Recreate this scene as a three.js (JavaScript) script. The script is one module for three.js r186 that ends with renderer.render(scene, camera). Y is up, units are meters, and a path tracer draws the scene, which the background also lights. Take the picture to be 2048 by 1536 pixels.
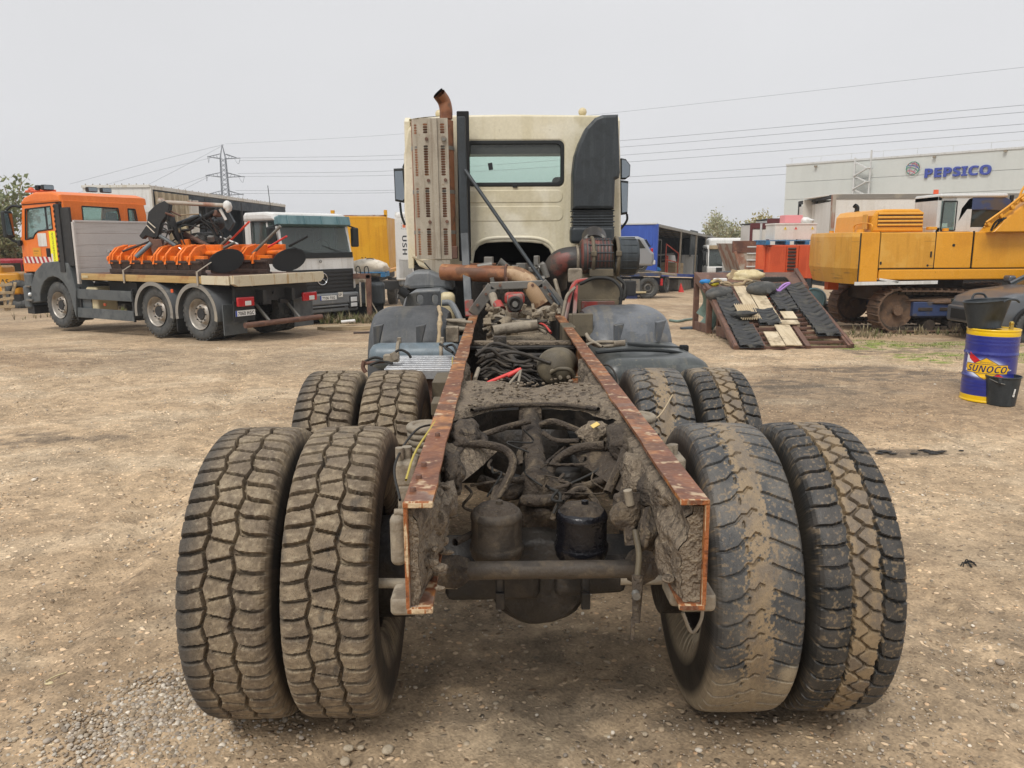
import * as THREE from 'three';
import { RoundedBoxGeometry } from 'three/addons/geometries/RoundedBoxGeometry.js';
import { mergeGeometries, mergeVertices } from 'three/addons/utils/BufferGeometryUtils.js';
import { FontLoader } from 'three/addons/loaders/FontLoader.js';
import { TextGeometry } from 'three/addons/geometries/TextGeometry.js';

// ---------------------------------------------------------------- camera, sky, sun, exposure
const scene = new THREE.Scene();
const EYE = 1.83, PITCH = 10.5, YAW = 0.8, ROLL = 0.35, FPX = 1537;
const camera = new THREE.PerspectiveCamera(2 * Math.atan(768 / FPX) * 180 / Math.PI, 4 / 3, 0.05, 2000);
camera.position.set(0, EYE, 0);
camera.rotation.order = 'YXZ';
camera.rotation.set(-PITCH * Math.PI / 180, -YAW * Math.PI / 180, -ROLL * Math.PI / 180);
camera.updateMatrixWorld(true);

const renderer = new THREE.WebGLRenderer({ antialias: true });
renderer.setSize(1024, 768);
renderer.toneMapping = THREE.LinearToneMapping;
renderer.toneMappingExposure = 1.46;
renderer.shadowMap.enabled = true;
renderer.shadowMap.type = THREE.PCFSoftShadowMap;

let seed = 12345;
const rnd = () => { seed = (seed * 1664525 + 1013904223) >>> 0; return seed / 4294967296; };
const rr = (a, b) => a + (b - a) * rnd();
const clamp = (x, a = 0, b = 1) => Math.min(b, Math.max(a, x));
const sst = (a, b, x) => { const t = clamp((x - a) / (b - a)); return t * t * (3 - 2 * t); };
const mix = (a, b, t) => a + (b - a) * t;

// value noise, 3-D, not periodic
function h3(x, y, z) { let n = (x * 374761393 + y * 668265263 + z * 1274126177) | 0; n = Math.imul(n ^ (n >>> 13), 1274126177); n ^= n >>> 16; return (n >>> 0) / 4294967296; }
function vn(x, y, z = 0) {
  const X = Math.floor(x), Y = Math.floor(y), Z = Math.floor(z); let a = x - X, b = y - Y, c = z - Z;
  a = a * a * (3 - 2 * a); b = b * b * (3 - 2 * b); c = c * c * (3 - 2 * c);
  return mix(mix(mix(h3(X, Y, Z), h3(X + 1, Y, Z), a), mix(h3(X, Y + 1, Z), h3(X + 1, Y + 1, Z), a), b),
    mix(mix(h3(X, Y, Z + 1), h3(X + 1, Y, Z + 1), a), mix(h3(X, Y + 1, Z + 1), h3(X + 1, Y + 1, Z + 1), a), b), c);
}
const fb = (x, y, z = 0, o = 4) => { let s = 0, a = .5, t = 0; for (let i = 0; i < o; i++) { s += a * vn(x, y, z); t += a; a *= .5; x = x * 2.03 + 7.1; y = y * 2.03 + 3.3; z = z * 2.03 + 1.7; } return s / t; };

{ // overcast sky
  const W = 512, Hh = 256, a = new Float32Array(W * Hh * 4);
  for (let j = 0; j < Hh; j++) for (let i = 0; i < W; i++) {
    const el = (j + .5) / Hh * Math.PI - Math.PI / 2, az = (i + .5) / W * 2 * Math.PI;
    const x = Math.cos(el) * Math.cos(az), y = Math.sin(el), z = Math.cos(el) * Math.sin(az);
    const c = fb(x * 2.2 + 5, y * 5 + 2, z * 2.2 + 9, 4) - .5;
    const L = .545 + .10 * sst(.25, 1, y) + c * .085, k = (j * W + i) * 4;
    a[k] = L * .985; a[k + 1] = L * .99; a[k + 2] = L * 1.015; a[k + 3] = 1;
  }
  const t = new THREE.DataTexture(a, W, Hh, THREE.RGBAFormat, THREE.FloatType);
  t.mapping = THREE.EquirectangularReflectionMapping; t.magFilter = THREE.LinearFilter; t.minFilter = THREE.LinearFilter; t.wrapS = THREE.RepeatWrapping; t.needsUpdate = true;
  scene.background = t; scene.environment = t;
}
const sun = new THREE.DirectionalLight(new THREE.Color(1, .96, .9), 1.5);
sun.position.set(-14, 40, 16); sun.target.position.set(0, 0, -10); sun.castShadow = true;
sun.shadow.radius = 34; sun.shadow.mapSize.set(2048, 2048);
Object.assign(sun.shadow.camera, { left: -50, right: 50, top: 50, bottom: -50, near: 1, far: 140 });
scene.add(sun, sun.target);

// ---------------------------------------------------------------- photograph pixel -> point (2048 x 1536)
const V = (x, y, z) => new THREE.Vector3(x, y, z);
const RAY = (px, py) => V((px - 1024) / FPX, -(py - 768) / FPX, -1).applyQuaternion(camera.quaternion);
const Q = (px, py, d) => { const r = RAY(px, py); return r.multiplyScalar(d / -r.z).add(camera.position); };      // at depth d (-z)
const GH = (x, z) => { const t = clamp(-z - 12.5, 0, 30); return -.03 * t * Math.min(1, t / 2); };                 // the yard falls away slightly
const GP = (px, py) => { const r = RAY(px, py); let h = 0, p; for (let i = 0; i < 60; i++) { p = r.clone().multiplyScalar((h - EYE) / r.y).add(camera.position); h = h * .5 + .5 * GH(p.x, p.z); } return p; };

// ---------------------------------------------------------------- object helpers
const used = {};
function numbered(n) { if (!(n in used)) { used[n] = 0; return n; } used[n]++; return n + '_' + String(used[n]).padStart(3, '0'); }
function thing(name, label, category, pos = [0, 0, 0], turn = 0, group) {
  const o = new THREE.Group(); o.name = numbered(name); o.position.set(...pos); o.rotation.y = turn;
  o.userData = { label, category }; if (group) o.userData.group = group; scene.add(o); return o;
}
function tag(o, label, category, group) { o.name = numbered(o.name); o.userData = { label, category }; if (group) o.userData.group = group; return o; }
function part(name, parent) { const o = new THREE.Group(); o.name = name; parent.add(o); return o; }
// children were laid out in scene coordinates: move the origin to the thing's base
function rebase(g, x, y, z) { g.position.set(x, y, z); for (const c of g.children) { c.position.x -= x; c.position.y -= y; c.position.z -= z; } return g; }

function triUV(g) {
  const p = g.attributes.position, uv = new Float32Array(p.count * 2), a = V(), b = V(), c = V();
  for (let i = 0; i < p.count; i += 3) {
    a.fromBufferAttribute(p, i); b.fromBufferAttribute(p, i + 1); c.fromBufferAttribute(p, i + 2);
    const n = b.clone().sub(a).cross(c.clone().sub(a)); const ax = Math.abs(n.x), ay = Math.abs(n.y), az = Math.abs(n.z);
    [a, b, c].forEach((q, k) => {
      const w = (i + k) * 2;
      if (ax >= ay && ax >= az) { uv[w] = q.z + 3.7; uv[w + 1] = q.y; } else if (ay >= az) { uv[w] = q.x + 1.3; uv[w + 1] = q.z; } else { uv[w] = q.x; uv[w + 1] = q.y; }
    });
  }
  g.setAttribute('uv', new THREE.BufferAttribute(uv, 2));
}
const nonIdx = g => g.index ? g.toNonIndexed() : g;
function join(list) {
  list = (Array.isArray(list) ? list.flat(3) : [list]).map(nonIdx);
  list.forEach(g => { for (const k of Object.keys(g.attributes)) if (!['position', 'normal'].includes(k)) g.deleteAttribute(k); if (!g.attributes.normal) g.computeVertexNormals(); });
  const g = list.length > 1 ? mergeGeometries(list) : list[0]; triUV(g); return g;
}
function mesh(name, geos, mat, parent = scene) {
  const m = new THREE.Mesh(join(geos), mat); m.name = name; m.castShadow = m.receiveShadow = true; parent.add(m); return m;
}
function raw(name, geo, mat, parent = scene) { const m = new THREE.Mesh(geo, mat); m.name = name; m.castShadow = m.receiveShadow = true; parent.add(m); return m; }
function copyOf(o, label, group) { const c = o.clone(); c.name = numbered(o.name.replace(/_\d{3}$/, '')); c.userData = { ...o.userData }; if (label) c.userData.label = label; if (group) c.userData.group = group; scene.add(c); return c; }

const place = (g, x = 0, y = 0, z = 0, rx = 0, ry = 0, rz = 0) => { if (rx || ry || rz) g.applyMatrix4(new THREE.Matrix4().makeRotationFromEuler(new THREE.Euler(rx, ry, rz))); g.translate(x, y, z); return g; };
const bx = (w, h, d, x, y, z, rx, ry, rz, r) => { const q = r === undefined ? Math.min(.008, w * .2, h * .2, d * .2) : r; return place(q > 0 ? new RoundedBoxGeometry(w, h, d, 1, q) : new THREE.BoxGeometry(w, h, d), x, y, z, rx, ry, rz); };
const rb = (w, h, d, r, x, y, z, rx, ry, rz) => place(new RoundedBoxGeometry(w, h, d, 3, r), x, y, z, rx, ry, rz);
const cy = (r1, r2, h, x, y, z, rx, ry, rz, s = 24, open = false) => place(new THREE.CylinderGeometry(r1, r2, h, s, 1, open), x, y, z, rx, ry, rz);
const P3 = a => a.isVector3 ? a.clone() : V(...a);
function along(g, p, q) { p = P3(p); q = P3(q); const d = q.clone().sub(p); const m = new THREE.Matrix4().makeRotationFromQuaternion(new THREE.Quaternion().setFromUnitVectors(V(0, 1, 0), d.clone().normalize())); g.applyMatrix4(m); g.translate((p.x + q.x) / 2, (p.y + q.y) / 2, (p.z + q.z) / 2); return g; }
const rod = (p, q, r, s = 10, r2 = r) => along(new THREE.CylinderGeometry(r2, r, P3(p).distanceTo(P3(q)), s), p, q);
function bar(p, q, w, t, up = V(0, 1, 0)) { // box from p to q; w across (horizontal), t along up
  p = P3(p); q = P3(q); const f = q.clone().sub(p), L = f.length(); f.normalize(); let s = f.clone().cross(up); if (s.length() < .01) s = f.clone().cross(V(1, 0, 0)); s.normalize(); const u = s.clone().cross(f);
  const g = bx(w, t, L, 0, 0, 0); g.applyMatrix4(new THREE.Matrix4().makeBasis(s, u, f.clone().negate())); g.translate((p.x + q.x) / 2, (p.y + q.y) / 2, (p.z + q.z) / 2); return g;
}
const tb = (pts, r, n = 0, s = 8) => new THREE.TubeGeometry(new THREE.CatmullRomCurve3(pts.map(P3), false, 'centripetal'), n || pts.length * 5, r, s, false);
const lathe = (prof, s = 32) => new THREE.LatheGeometry(prof.map(p => new THREE.Vector2(p[0], p[1])), s);
function ex(pts, depth, bev = 0, holes = []) { // polygon in x,y, extruded along +z
  const sh = new THREE.Shape(pts.map(p => new THREE.Vector2(p[0], p[1])));
  holes.forEach(h => sh.holes.push(new THREE.Path(h.map(p => new THREE.Vector2(p[0], p[1])))));
  return new THREE.ExtrudeGeometry(sh, { depth, bevelEnabled: bev > 0, bevelSize: bev, bevelThickness: bev, bevelSegments: 2, bevelOffset: -bev, curveSegments: 12 });
}
function rrect(x0, y0, x1, y1, r, n = 4) { const o = []; [[x1 - r, y1 - r, 0], [x0 + r, y1 - r, 1], [x0 + r, y0 + r, 2], [x1 - r, y0 + r, 3]].forEach(([x, y, k]) => { for (let i = 0; i <= n; i++) { const a = (k + i / n) * Math.PI / 2; o.push([x + r * Math.cos(a), y + r * Math.sin(a)]); } }); return o; }
function para(fn, nu, nv) { // fn(u,v) -> [x,y,z]
  const pos = [], idx = []; for (let j = 0; j <= nv; j++) for (let i = 0; i <= nu; i++) { const q = fn(i / nu, j / nv); pos.push(q.x ?? q[0], q.y ?? q[1], q.z ?? q[2]); }
  for (let j = 0; j < nv; j++) for (let i = 0; i < nu; i++) { const a = j * (nu + 1) + i; idx.push(a, a + 1, a + nu + 2, a, a + nu + 2, a + nu + 1); }
  const g = new THREE.BufferGeometry(); g.setAttribute('position', new THREE.Float32BufferAttribute(pos, 3)); g.setIndex(idx); g.computeVertexNormals(); return g;
}
function rough(g, amp, freq, sd = 0) { // push the vertices about with noise
  g = nonIdx(g.clone()); g.deleteAttribute('normal'); if (g.attributes.uv) g.deleteAttribute('uv'); g = mergeVertices(g, 1e-4); g.computeVertexNormals();
  const p = g.attributes.position, n = g.attributes.normal;
  for (let i = 0; i < p.count; i++) { const x = p.getX(i), y = p.getY(i), z = p.getZ(i), k = (fb(x * freq + sd, y * freq + sd * 1.7, z * freq, 3) - .5) * 2 * amp; p.setXYZ(i, x + n.getX(i) * k, y + n.getY(i) * k, z + n.getZ(i) * k); }
  g.computeVertexNormals(); return g;
}
const blob = (rx, ry, rz, amp, freq, sd, det = 3) => { const g = rough(new THREE.IcosahedronGeometry(1, det), amp, freq, sd); g.scale(rx, ry, rz); g.computeVertexNormals(); return g; };
const inst = (name, geo, mat, mats, cols) => { const m = new THREE.InstancedMesh(geo, mat, mats.length); mats.forEach((x, i) => { m.setMatrixAt(i, x); if (cols) m.setColorAt(i, cols[i]); }); m.name = name; m.userData = { kind: 'stuff' }; m.castShadow = m.receiveShadow = true; scene.add(m); return m; };
const frame = (pts, r, s = 6) => pts.map((p, i) => rod(p, pts[(i + 1) % pts.length], r, s)); // closed run of straight rods
// ---------------------------------------------------------------- textures and materials
const TS = 512;
function tileFbm(per, oct, sd, sx = 1, sy = 1) {
  const a = new Float32Array(TS * TS); let lo = 9, hi = -9;
  const lat = (x, y, p, q, o) => h3(((x % p) + p) % p + 101 * o, ((y % q) + q) % q + 57 * sd, sd * 31 + o);
  for (let j = 0; j < TS; j++) for (let i = 0; i < TS; i++) {
    let s = 0, am = .5, p = per * sx, q = per * sy;
    for (let o = 0; o < oct; o++) {
      const x = i / TS * p, y = j / TS * q, X = Math.floor(x), Y = Math.floor(y); let u = x - X, v = y - Y; u = u * u * (3 - 2 * u); v = v * v * (3 - 2 * v);
      s += am * mix(mix(lat(X, Y, p, q, o), lat(X + 1, Y, p, q, o), u), mix(lat(X, Y + 1, p, q, o), lat(X + 1, Y + 1, p, q, o), u), v); am *= .55; p *= 2; q *= 2;
    }
    a[j * TS + i] = s; lo = Math.min(lo, s); hi = Math.max(hi, s);
  }
  for (let i = 0; i < a.length; i++) a[i] = (a[i] - lo) / (hi - lo); return a;
}
const NF = { A: tileFbm(3, 6, 1), B: tileFbm(8, 5, 2), C: tileFbm(30, 4, 3), D: tileFbm(4, 6, 4), S: tileFbm(2, 5, 5, 12, 1), W: tileFbm(2, 5, 6, 1, 14), X: tileFbm(128, 2, 7) };
const hex = h => [(h >> 16) & 255, (h >> 8) & 255, h & 255];
function dataTex(fn, srgb, n = TS) {
  const a = new Uint8Array(n * n * 4);
  for (let i = 0; i < n * n; i++) { const c = fn(i); a[i * 4] = clamp(c[0], 0, 255); a[i * 4 + 1] = clamp(c[1], 0, 255); a[i * 4 + 2] = clamp(c[2], 0, 255); a[i * 4 + 3] = 255; }
  const t = new THREE.DataTexture(a, n, n); t.wrapS = t.wrapT = THREE.RepeatWrapping; t.magFilter = THREE.LinearFilter; t.minFilter = THREE.LinearMipmapLinearFilter; t.generateMipmaps = true;
  if (srgb) t.colorSpace = THREE.SRGBColorSpace; t.needsUpdate = true; return t;
}
const grey = k => dataTex(i => { const v = NF[k][i] * 255; return [v, v, v]; }, false);
const HB = { B: grey('B'), C: grey('C'), X: grey('X'), S: grey('S') };
const ROUGH = dataTex(i => { const v = 150 + 105 * NF.B[i]; return [v, v, v]; }, false);
const rep = (t, s) => { const c = t.clone(); c.repeat.set(1 / s, 1 / s); c.needsUpdate = true; return c; };
const cacheRep = {};
const repC = (k, t, s) => cacheRep[k + s] ??= rep(t, s);
// mottled(base, [[colour, field, low, high, strength], ...], options): layers of dirt, rust, dust over a base colour
function mottled(base, layers, o = {}) {
  const b = hex(base), g = o.grain ?? 14, t = o.tile ?? 1.2;
  const map = dataTex(i => {
    const c = b.slice();
    for (const [col, f, lo, hi, st] of layers) { const k = st * sst(lo, hi, NF[f][i]), q = hex(col); for (let j = 0; j < 3; j++) c[j] += (q[j] - c[j]) * k; }
    const n = (NF.X[i] - .5) * g; c[0] += n; c[1] += n; c[2] += n; return c;
  }, true);
  map.repeat.set(1 / t, 1 / t);
  const m = new THREE.MeshStandardMaterial({ map, roughness: o.rough ?? .8, metalness: o.metal ?? 0 });
  if (o.rv !== 0) m.roughnessMap = repC('r', ROUGH, t);
  if (o.bump) { m.bumpMap = repC(o.bf ?? 'C', HB[o.bf ?? 'C'], o.bt ?? t); m.bumpScale = o.bump; }
  if (o.side !== false) m.side = THREE.DoubleSide;
  return m;
}
const plain = (h, roughness = .7, metalness = 0) => new THREE.MeshStandardMaterial({ color: h, roughness, metalness, side: THREE.DoubleSide });
const M = {
  rust: mottled(0x915c38, [[0xb87f49, 'C', .45, .7, .8], [0x5c3d2b, 'B', .5, .66, .8], [0x7b7573, 'B', .36, .24, .75], [0x6b3f2a, 'D', .55, .7, .6], [0xcbb898, 'C', .33, .20, .75], [0xb99f7c, 'X', .76, .92, .5]], { rough: .58, bump: .006, tile: 1.25, grain: 26 }),
  rustEdge: mottled(0x97592f, [[0xc7b493, 'S', .45, .62, .9], [0x5f3a28, 'B', .55, .75, .8]], { rough: .85, bump: .004, tile: .3 }),
  rustBrown: mottled(0x664a3d, [[0x846150, 'B', .5, .8, .7], [0x4a332b, 'A', .55, .8, .7]], { rough: .85, bump: .002, tile: .9 }),
  pipeRust: mottled(0x8c5b3c, [[0x6b4029, 'A', .45, .7, .8], [0xb98a5c, 'B', .55, .8, .6], [0x5c4130, 'D', .65, .8, .7]], { rough: .72, tile: .7 }),
  mud: mottled(0x494037, [[0x6e614f, 'B', .48, .8, .75], [0x2e2823, 'A', .5, .8, .7], [0x86795f, 'C', .68, .9, .5]], { rough: .97, bump: .012, tile: .4, rv: 0 }),
  canMud: mottled(0x453d34, [[0x5f5445, 'B', .45, .8, .7], [0x2c2722, 'A', .5, .75, .7]], { rough: .9, bump: .002, tile: .3 }),
  elbow: mottled(0xa98c6c, [[0x8b6a4a, 'A', .5, .75, .7], [0xc2ab8c, 'B', .5, .8, .6], [0x6b4a34, 'D', .68, .82, .6]], { rough: .75, tile: .5 }),
  glassMid: new THREE.MeshPhysicalMaterial({ color: 0x8b9894, roughness: .06, transmission: .8, thickness: 0, side: THREE.DoubleSide }),
  mudLight: mottled(0x7b6e5e, [[0x968873, 'C', .5, .8, .7], [0x4f453a, 'B', .55, .78, .8], [0xbfb29a, 'X', .78, .92, .7], [0x3f372e, 'X', .08, .0, .6]], { rough: .97, bump: .016, tile: .35, rv: 0 }),
  oilyShade: mottled(0x2a2622, [[0x443c33, 'B', .5, .8, .7], [0x171513, 'A', .5, .75, .8]], { rough: .75, bump: .004, tile: .5 }),  // greasy black; its darkness also paints shade around the deep axle parts
  blackGloss: mottled(0x15151a, [[0x2b2926, 'B', .6, .85, .6]], { rough: .32, bump: .002, tile: .3 }),
  hose: mottled(0x3e3831, [[0x655a4b, 'B', .5, .8, .6], [0x262320, 'A', .5, .8, .7]], { rough: .85, tile: .3 }),
  hoseDark: plain(0x242320, .7),
  steelGrey: mottled(0x7c7a74, [[0x8f7a66, 'B', .6, .8, .6], [0x5f5c58, 'A', .5, .8, .6]], { rough: .6, metal: .35, tile: .6 }),
  shield: mottled(0xada493, [[0x8f8272, 'S', .5, .75, .6], [0xbfb6a6, 'B', .5, .8, .5], [0x7d5f45, 'C', .8, .95, .5]], { rough: .5, metal: .3, tile: .9 }),
  cabCream: mottled(0xdcd4ba, [[0xcdc3a2, 'S', .5, .78, .5], [0xe9e4d3, 'A', .45, .75, .6], [0xb9ad8a, 'D', .70, .88, .45], [0x9a8d70, 'C', .86, .95, .4]], { rough: .5, tile: 2.2 }),
  darkPlastic: mottled(0x2e3438, [[0x42494c, 'S', .5, .8, .5], [0x23282b, 'B', .5, .8, .5]], { rough: .6, tile: .9 }),
  fender: mottled(0x434547, [[0x58595a, 'A', .5, .78, .6], [0x393c3f, 'B', .5, .8, .6], [0xa89c80, 'C', .82, .93, .5], [0x6b6455, 'S', .6, .85, .4]], { rough: .7, tile: 1.3 }),
  fenderGrey: mottled(0x717476, [[0x5c6062, 'A', .5, .78, .6], [0xa09c92, 'S', .6, .8, .4]], { rough: .6, tile: 1.1 }),
  fenderMud: mottled(0x54575b, [[0x6b6e72, 'A', .45, .75, .6], [0x807761, 'C', .62, .85, .55], [0x787062, 'S', .55, .8, .5], [0x45494d, 'B', .55, .8, .5]], { rough: .5, tile: .9 }),
  redPaint: mottled(0xa23c35, [[0x6a564c, 'A', .45, .65, .85], [0x8a827a, 'D', .6, .75, .7]], { rough: .65, tile: .6 }),
  redBlack: mottled(0x363331, [[0x84443a, 'A', .64, .8, .75], [0x5b5248, 'B', .55, .8, .6], [0x7a6f5e, 'C', .75, .9, .4]], { rough: .65, tile: .8 }),
  olive: mottled(0x655c4b, [[0x786d58, 'B', .5, .8, .6], [0x4d463a, 'A', .5, .8, .6]], { rough: .85, tile: .5 }),
  blueGrey: mottled(0x65727a, [[0x7b868b, 'A', .5, .75, .6], [0x8f8672, 'C', .7, .85, .5], [0x5b6469, 'B', .55, .8, .6]], { rough: .55, tile: .6 }),
  alu: mottled(0xc2c4c7, [[0xa6a7a8, 'S', .5, .8, .5], [0xd8d8d6, 'B', .5, .8, .5]], { rough: .38, metal: .55, tile: .7 }),
  tankBlack: mottled(0x434746, [[0x5f625f, 'A', .5, .75, .6], [0x7d745f, 'C', .66, .84, .6], [0x6f6857, 'S', .6, .8, .4], [0x33373a, 'B', .55, .8, .5]], { rough: .45, tile: .8 }),
  castGrey: mottled(0x8c8272, [[0xa49884, 'B', .5, .8, .6], [0x63594b, 'A', .5, .75, .7]], { rough: .9, bump: .003, tile: .4 }),
  gearbox: mottled(0x827561, [[0x5a4f41, 'B', .45, .75, .8], [0x9b8d74, 'C', .55, .85, .6]], { rough: .9, bump: .008, tile: .4 }),
  whiteDirty: mottled(0xd7d6d2, [[0xbdbab2, 'S', .5, .8, .5], [0xe6e6e4, 'A', .5, .8, .5]], { rough: .5, tile: 1.6 }),
  whiteGrey: mottled(0xc9cac8, [[0xb2b2ae, 'S', .5, .8, .5]], { rough: .6, tile: 2 }),
  orange: mottled(0xe57624, [[0xd96a1c, 'A', .5, .8, .6], [0xef8a3c, 'S', .5, .8, .4]], { rough: .5, tile: 2 }),
  orangeGear: mottled(0xe8761c, [[0xcb6216, 'B', .5, .8, .7], [0x7b4420, 'C', .76, .9, .6]], { rough: .6, tile: .7 }),
  rubberBrown: mottled(0x3b2c26, [[0x57443a, 'B', .5, .8, .7]], { rough: .85, tile: .6 }),
  rubber: mottled(0x2d2e2f, [[0x474644, 'B', .5, .8, .6], [0x66604f, 'D', .68, .85, .4]], { rough: .85, tile: .6 }),
  rubberGrey: mottled(0x4a4b4a, [[0x66635c, 'A', .5, .8, .6], [0x343535, 'B', .5, .8, .5]], { rough: .9, tile: .8 }),
  blackFlap: plain(0x101113, .75),
  greyPlastic: mottled(0x53585a, [[0x686c6c, 'A', .5, .8, .6], [0x3f4446, 'B', .5, .8, .5]], { rough: .65, tile: 1.2 }),
  chassisDark: mottled(0x292a2b, [[0x3d3b38, 'B', .5, .8, .6]], { rough: .8, tile: .8 }),
  headboard: mottled(0xc3beb9, [[0xb3ada7, 'W', .5, .75, .6], [0xcdc9c4, 'A', .5, .8, .4]], { rough: .55, metal: .08, tile: 1.5 }),
  deckEdge: mottled(0xc9bfa6, [[0xa88452, 'S', .58, .78, .75], [0x8a7258, 'D', .7, .85, .6], [0xd8d2c2, 'A', .5, .8, .5]], { rough: .65, tile: 1.6 }),
  deckEdgeTan: mottled(0xb99b66, [[0xa38552, 'W', .5, .8, .6], [0x94623a, 'D', .64, .8, .6]], { rough: .7, tile: 1.4 }),
  glass: new THREE.MeshPhysicalMaterial({ color: 0xcbdcd8, roughness: .06, metalness: 0, transmission: .88, thickness: 0, ior: 1.5, side: THREE.DoubleSide }),
  glassDark: new THREE.MeshPhysicalMaterial({ color: 0x39413f, roughness: .06, transmission: .35, thickness: 0, side: THREE.DoubleSide }),
  glassGreen: new THREE.MeshPhysicalMaterial({ color: 0xedf8f3, roughness: .05, transmission: .94, thickness: 0, side: THREE.DoubleSide }),
  rimPale: mottled(0xa39d94, [[0x8a7a68, 'A', .5, .75, .7], [0xb9b4ac, 'B', .5, .8, .5]], { rough: .55, metal: .3, tile: .5 }),
  seal: plain(0x1d2122, .7),
  black: plain(0x141516, .8),
  interior: plain(0x1f2123, .9),
  mirrorGlass: plain(0x8a9196, .08, 1),
  redLamp: new THREE.MeshPhysicalMaterial({ color: 0xb81622, roughness: .25, clearcoat: 1 }),
  orangeLamp: new THREE.MeshPhysicalMaterial({ color: 0xe0551c, roughness: .3, clearcoat: 1 }),
  whiteLamp: new THREE.MeshPhysicalMaterial({ color: 0xd9dcdc, roughness: .2, clearcoat: 1 }),
  chrome: plain(0xc8ccd0, .18, 1),
  wood: mottled(0xab9778, [[0x8d7a5d, 'W', .5, .75, .7], [0xc2b08f, 'A', .5, .8, .5]], { rough: .9, bump: .003, bf: 'B', tile: .8 }),
  woodPale: mottled(0xc7b698, [[0xa9977a, 'S', .5, .75, .6], [0xd6c9ae, 'A', .5, .8, .6], [0x7c6c55, 'D', .76, .9, .5]], { rough: .9, tile: 1.2 }),
  bag: mottled(0xd2c9b8, [[0xb9ae9b, 'B', .5, .8, .6], [0xe4ddd0, 'A', .5, .8, .6]], { rough: .85, bump: .004, tile: .6 }),
  bagYellow: mottled(0xcdbd92, [[0xb3a274, 'B', .5, .8, .6], [0xe0d3ae, 'A', .5, .8, .6]], { rough: .85, bump: .004, tile: .6 }),
  yellowTip: mottled(0xd99c10, [[0xc78a0c, 'S', .5, .8, .6], [0xe0ac2e, 'A', .5, .75, .5], [0x8f6a28, 'C', .86, .95, .5]], { rough: .55, tile: 2.2 }),
  excYellow: mottled(0xe09c26, [[0xd08c1a, 'A', .5, .8, .6], [0xe3a43a, 'S', .5, .8, .4], [0x8a5a20, 'C', .88, .97, .6]], { rough: .42, tile: 2 }),
  excDust: mottled(0xd59a35, [[0xc48a28, 'S', .5, .8, .5], [0xdcab55, 'A', .5, .75, .6], [0x8c6430, 'W', .8, .9, .5]], { rough: .55, tile: 1.5 }),
  genOrange: mottled(0xc8512a, [[0xb4441f, 'A', .5, .8, .6], [0xd96a40, 'S', .5, .8, .5], [0x6a3524, 'C', .86, .96, .6]], { rough: .6, tile: 1.6 }),
  track: mottled(0x6b5442, [[0x83674f, 'B', .5, .8, .7], [0x473a30, 'A', .5, .8, .7]], { rough: .95, bump: .004, tile: .5 }),
  trackDark: mottled(0x3c332b, [[0x574a3d, 'B', .5, .8, .7]], { rough: .95, tile: .6 }),
  blueSteel: mottled(0x3a486c, [[0x5a5149, 'A', .45, .7, .8]], { rough: .7, tile: .8 }),
  blueTarp: mottled(0x2f4fa4, [[0x27448f, 'A', .5, .8, .6], [0x3b5cb2, 'S', .5, .8, .5]], { rough: .5, tile: 2.5 }),
  darkTarp: mottled(0x23303a, [[0x1a242c, 'S', .45, .75, .7], [0x33414b, 'A', .5, .8, .5]], { rough: .7, tile: 1.6 }),
  beigeTarp: mottled(0xb8aa90, [[0x9b8d74, 'S', .45, .7, .7], [0xccc0a8, 'A', .5, .8, .5]], { rough: .8, tile: 1.6 }),
  whiteTarp: mottled(0xcfccc4, [[0xb5aa95, 'S', .55, .8, .6]], { rough: .6, tile: 2 }),
  reefer: mottled(0xd9d5cd, [[0xcac4b8, 'S', .5, .8, .4], [0xe2dfd9, 'A', .5, .8, .4]], { rough: .5, tile: 3 }),
  greyTrim: mottled(0x8b877f, [[0x746f67, 'W', .5, .8, .5], [0xa89e8a, 'A', .55, .8, .6]], { rough: .6, tile: 2 }),
  rustWhite: mottled(0xa59b8e, [[0x8a5a45, 'A', .42, .65, .8], [0xb5aea4, 'S', .5, .8, .5]], { rough: .8, tile: 1.5 }),
  wall: mottled(0xc6cac6, [[0xbdc1bd, 'S', .4, .7, .4], [0xcdd0cc, 'A', .5, .8, .4]], { rough: .7, tile: 20, grain: 4 }),
  carGrey: new THREE.MeshPhysicalMaterial({ color: 0x55595e, roughness: .45, metalness: .1, clearcoat: .5, clearcoatRoughness: .08 }),
  carSilver: new THREE.MeshPhysicalMaterial({ color: 0x9b9ea1, roughness: .4, metalness: .5, clearcoat: .5, clearcoatRoughness: .2 }),
  greenTarp: mottled(0x6f837a, [[0x56695f, 'A', .5, .8, .7]], { rough: .8, tile: 1 }),
  belt: plain(0x9d9385, .9),
  pallet: mottled(0x3877a3, [[0x2c6088, 'B', .5, .8, .6]], { rough: .8, tile: .8 }),
  pylon: plain(0x6d737b, .7, .3),
  wire: plain(0x8a8f96, .8),
  cream: mottled(0xc9bb97, [[0xb3a57f, 'A', .5, .8, .5]], { rough: .6, tile: 1 }),
  yellowTape: plain(0xe8e32a, .6),
  hiRed: plain(0xd03a35, .6), pink: plain(0xdc8f92, .8), lilac: plain(0xb48bd0, .7), blueCloth: plain(0x2d7fc0, .8), yellowCloth: plain(0xd6c93a, .8),
  teal: mottled(0x5f7f85, [[0x4d6a70, 'S', .5, .8, .5], [0x7d989c, 'A', .5, .8, .5]], { rough: .45, tile: 1.2 }),
  vinyl: plain(0x2a2d30, .8),
};
const textCanvas = (w, h, draw) => { const c = document.createElement('canvas'); c.width = w; c.height = h; const x = c.getContext('2d'); draw(x, w, h); const t = new THREE.CanvasTexture(c); t.colorSpace = THREE.SRGBColorSpace; return t; };
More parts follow.
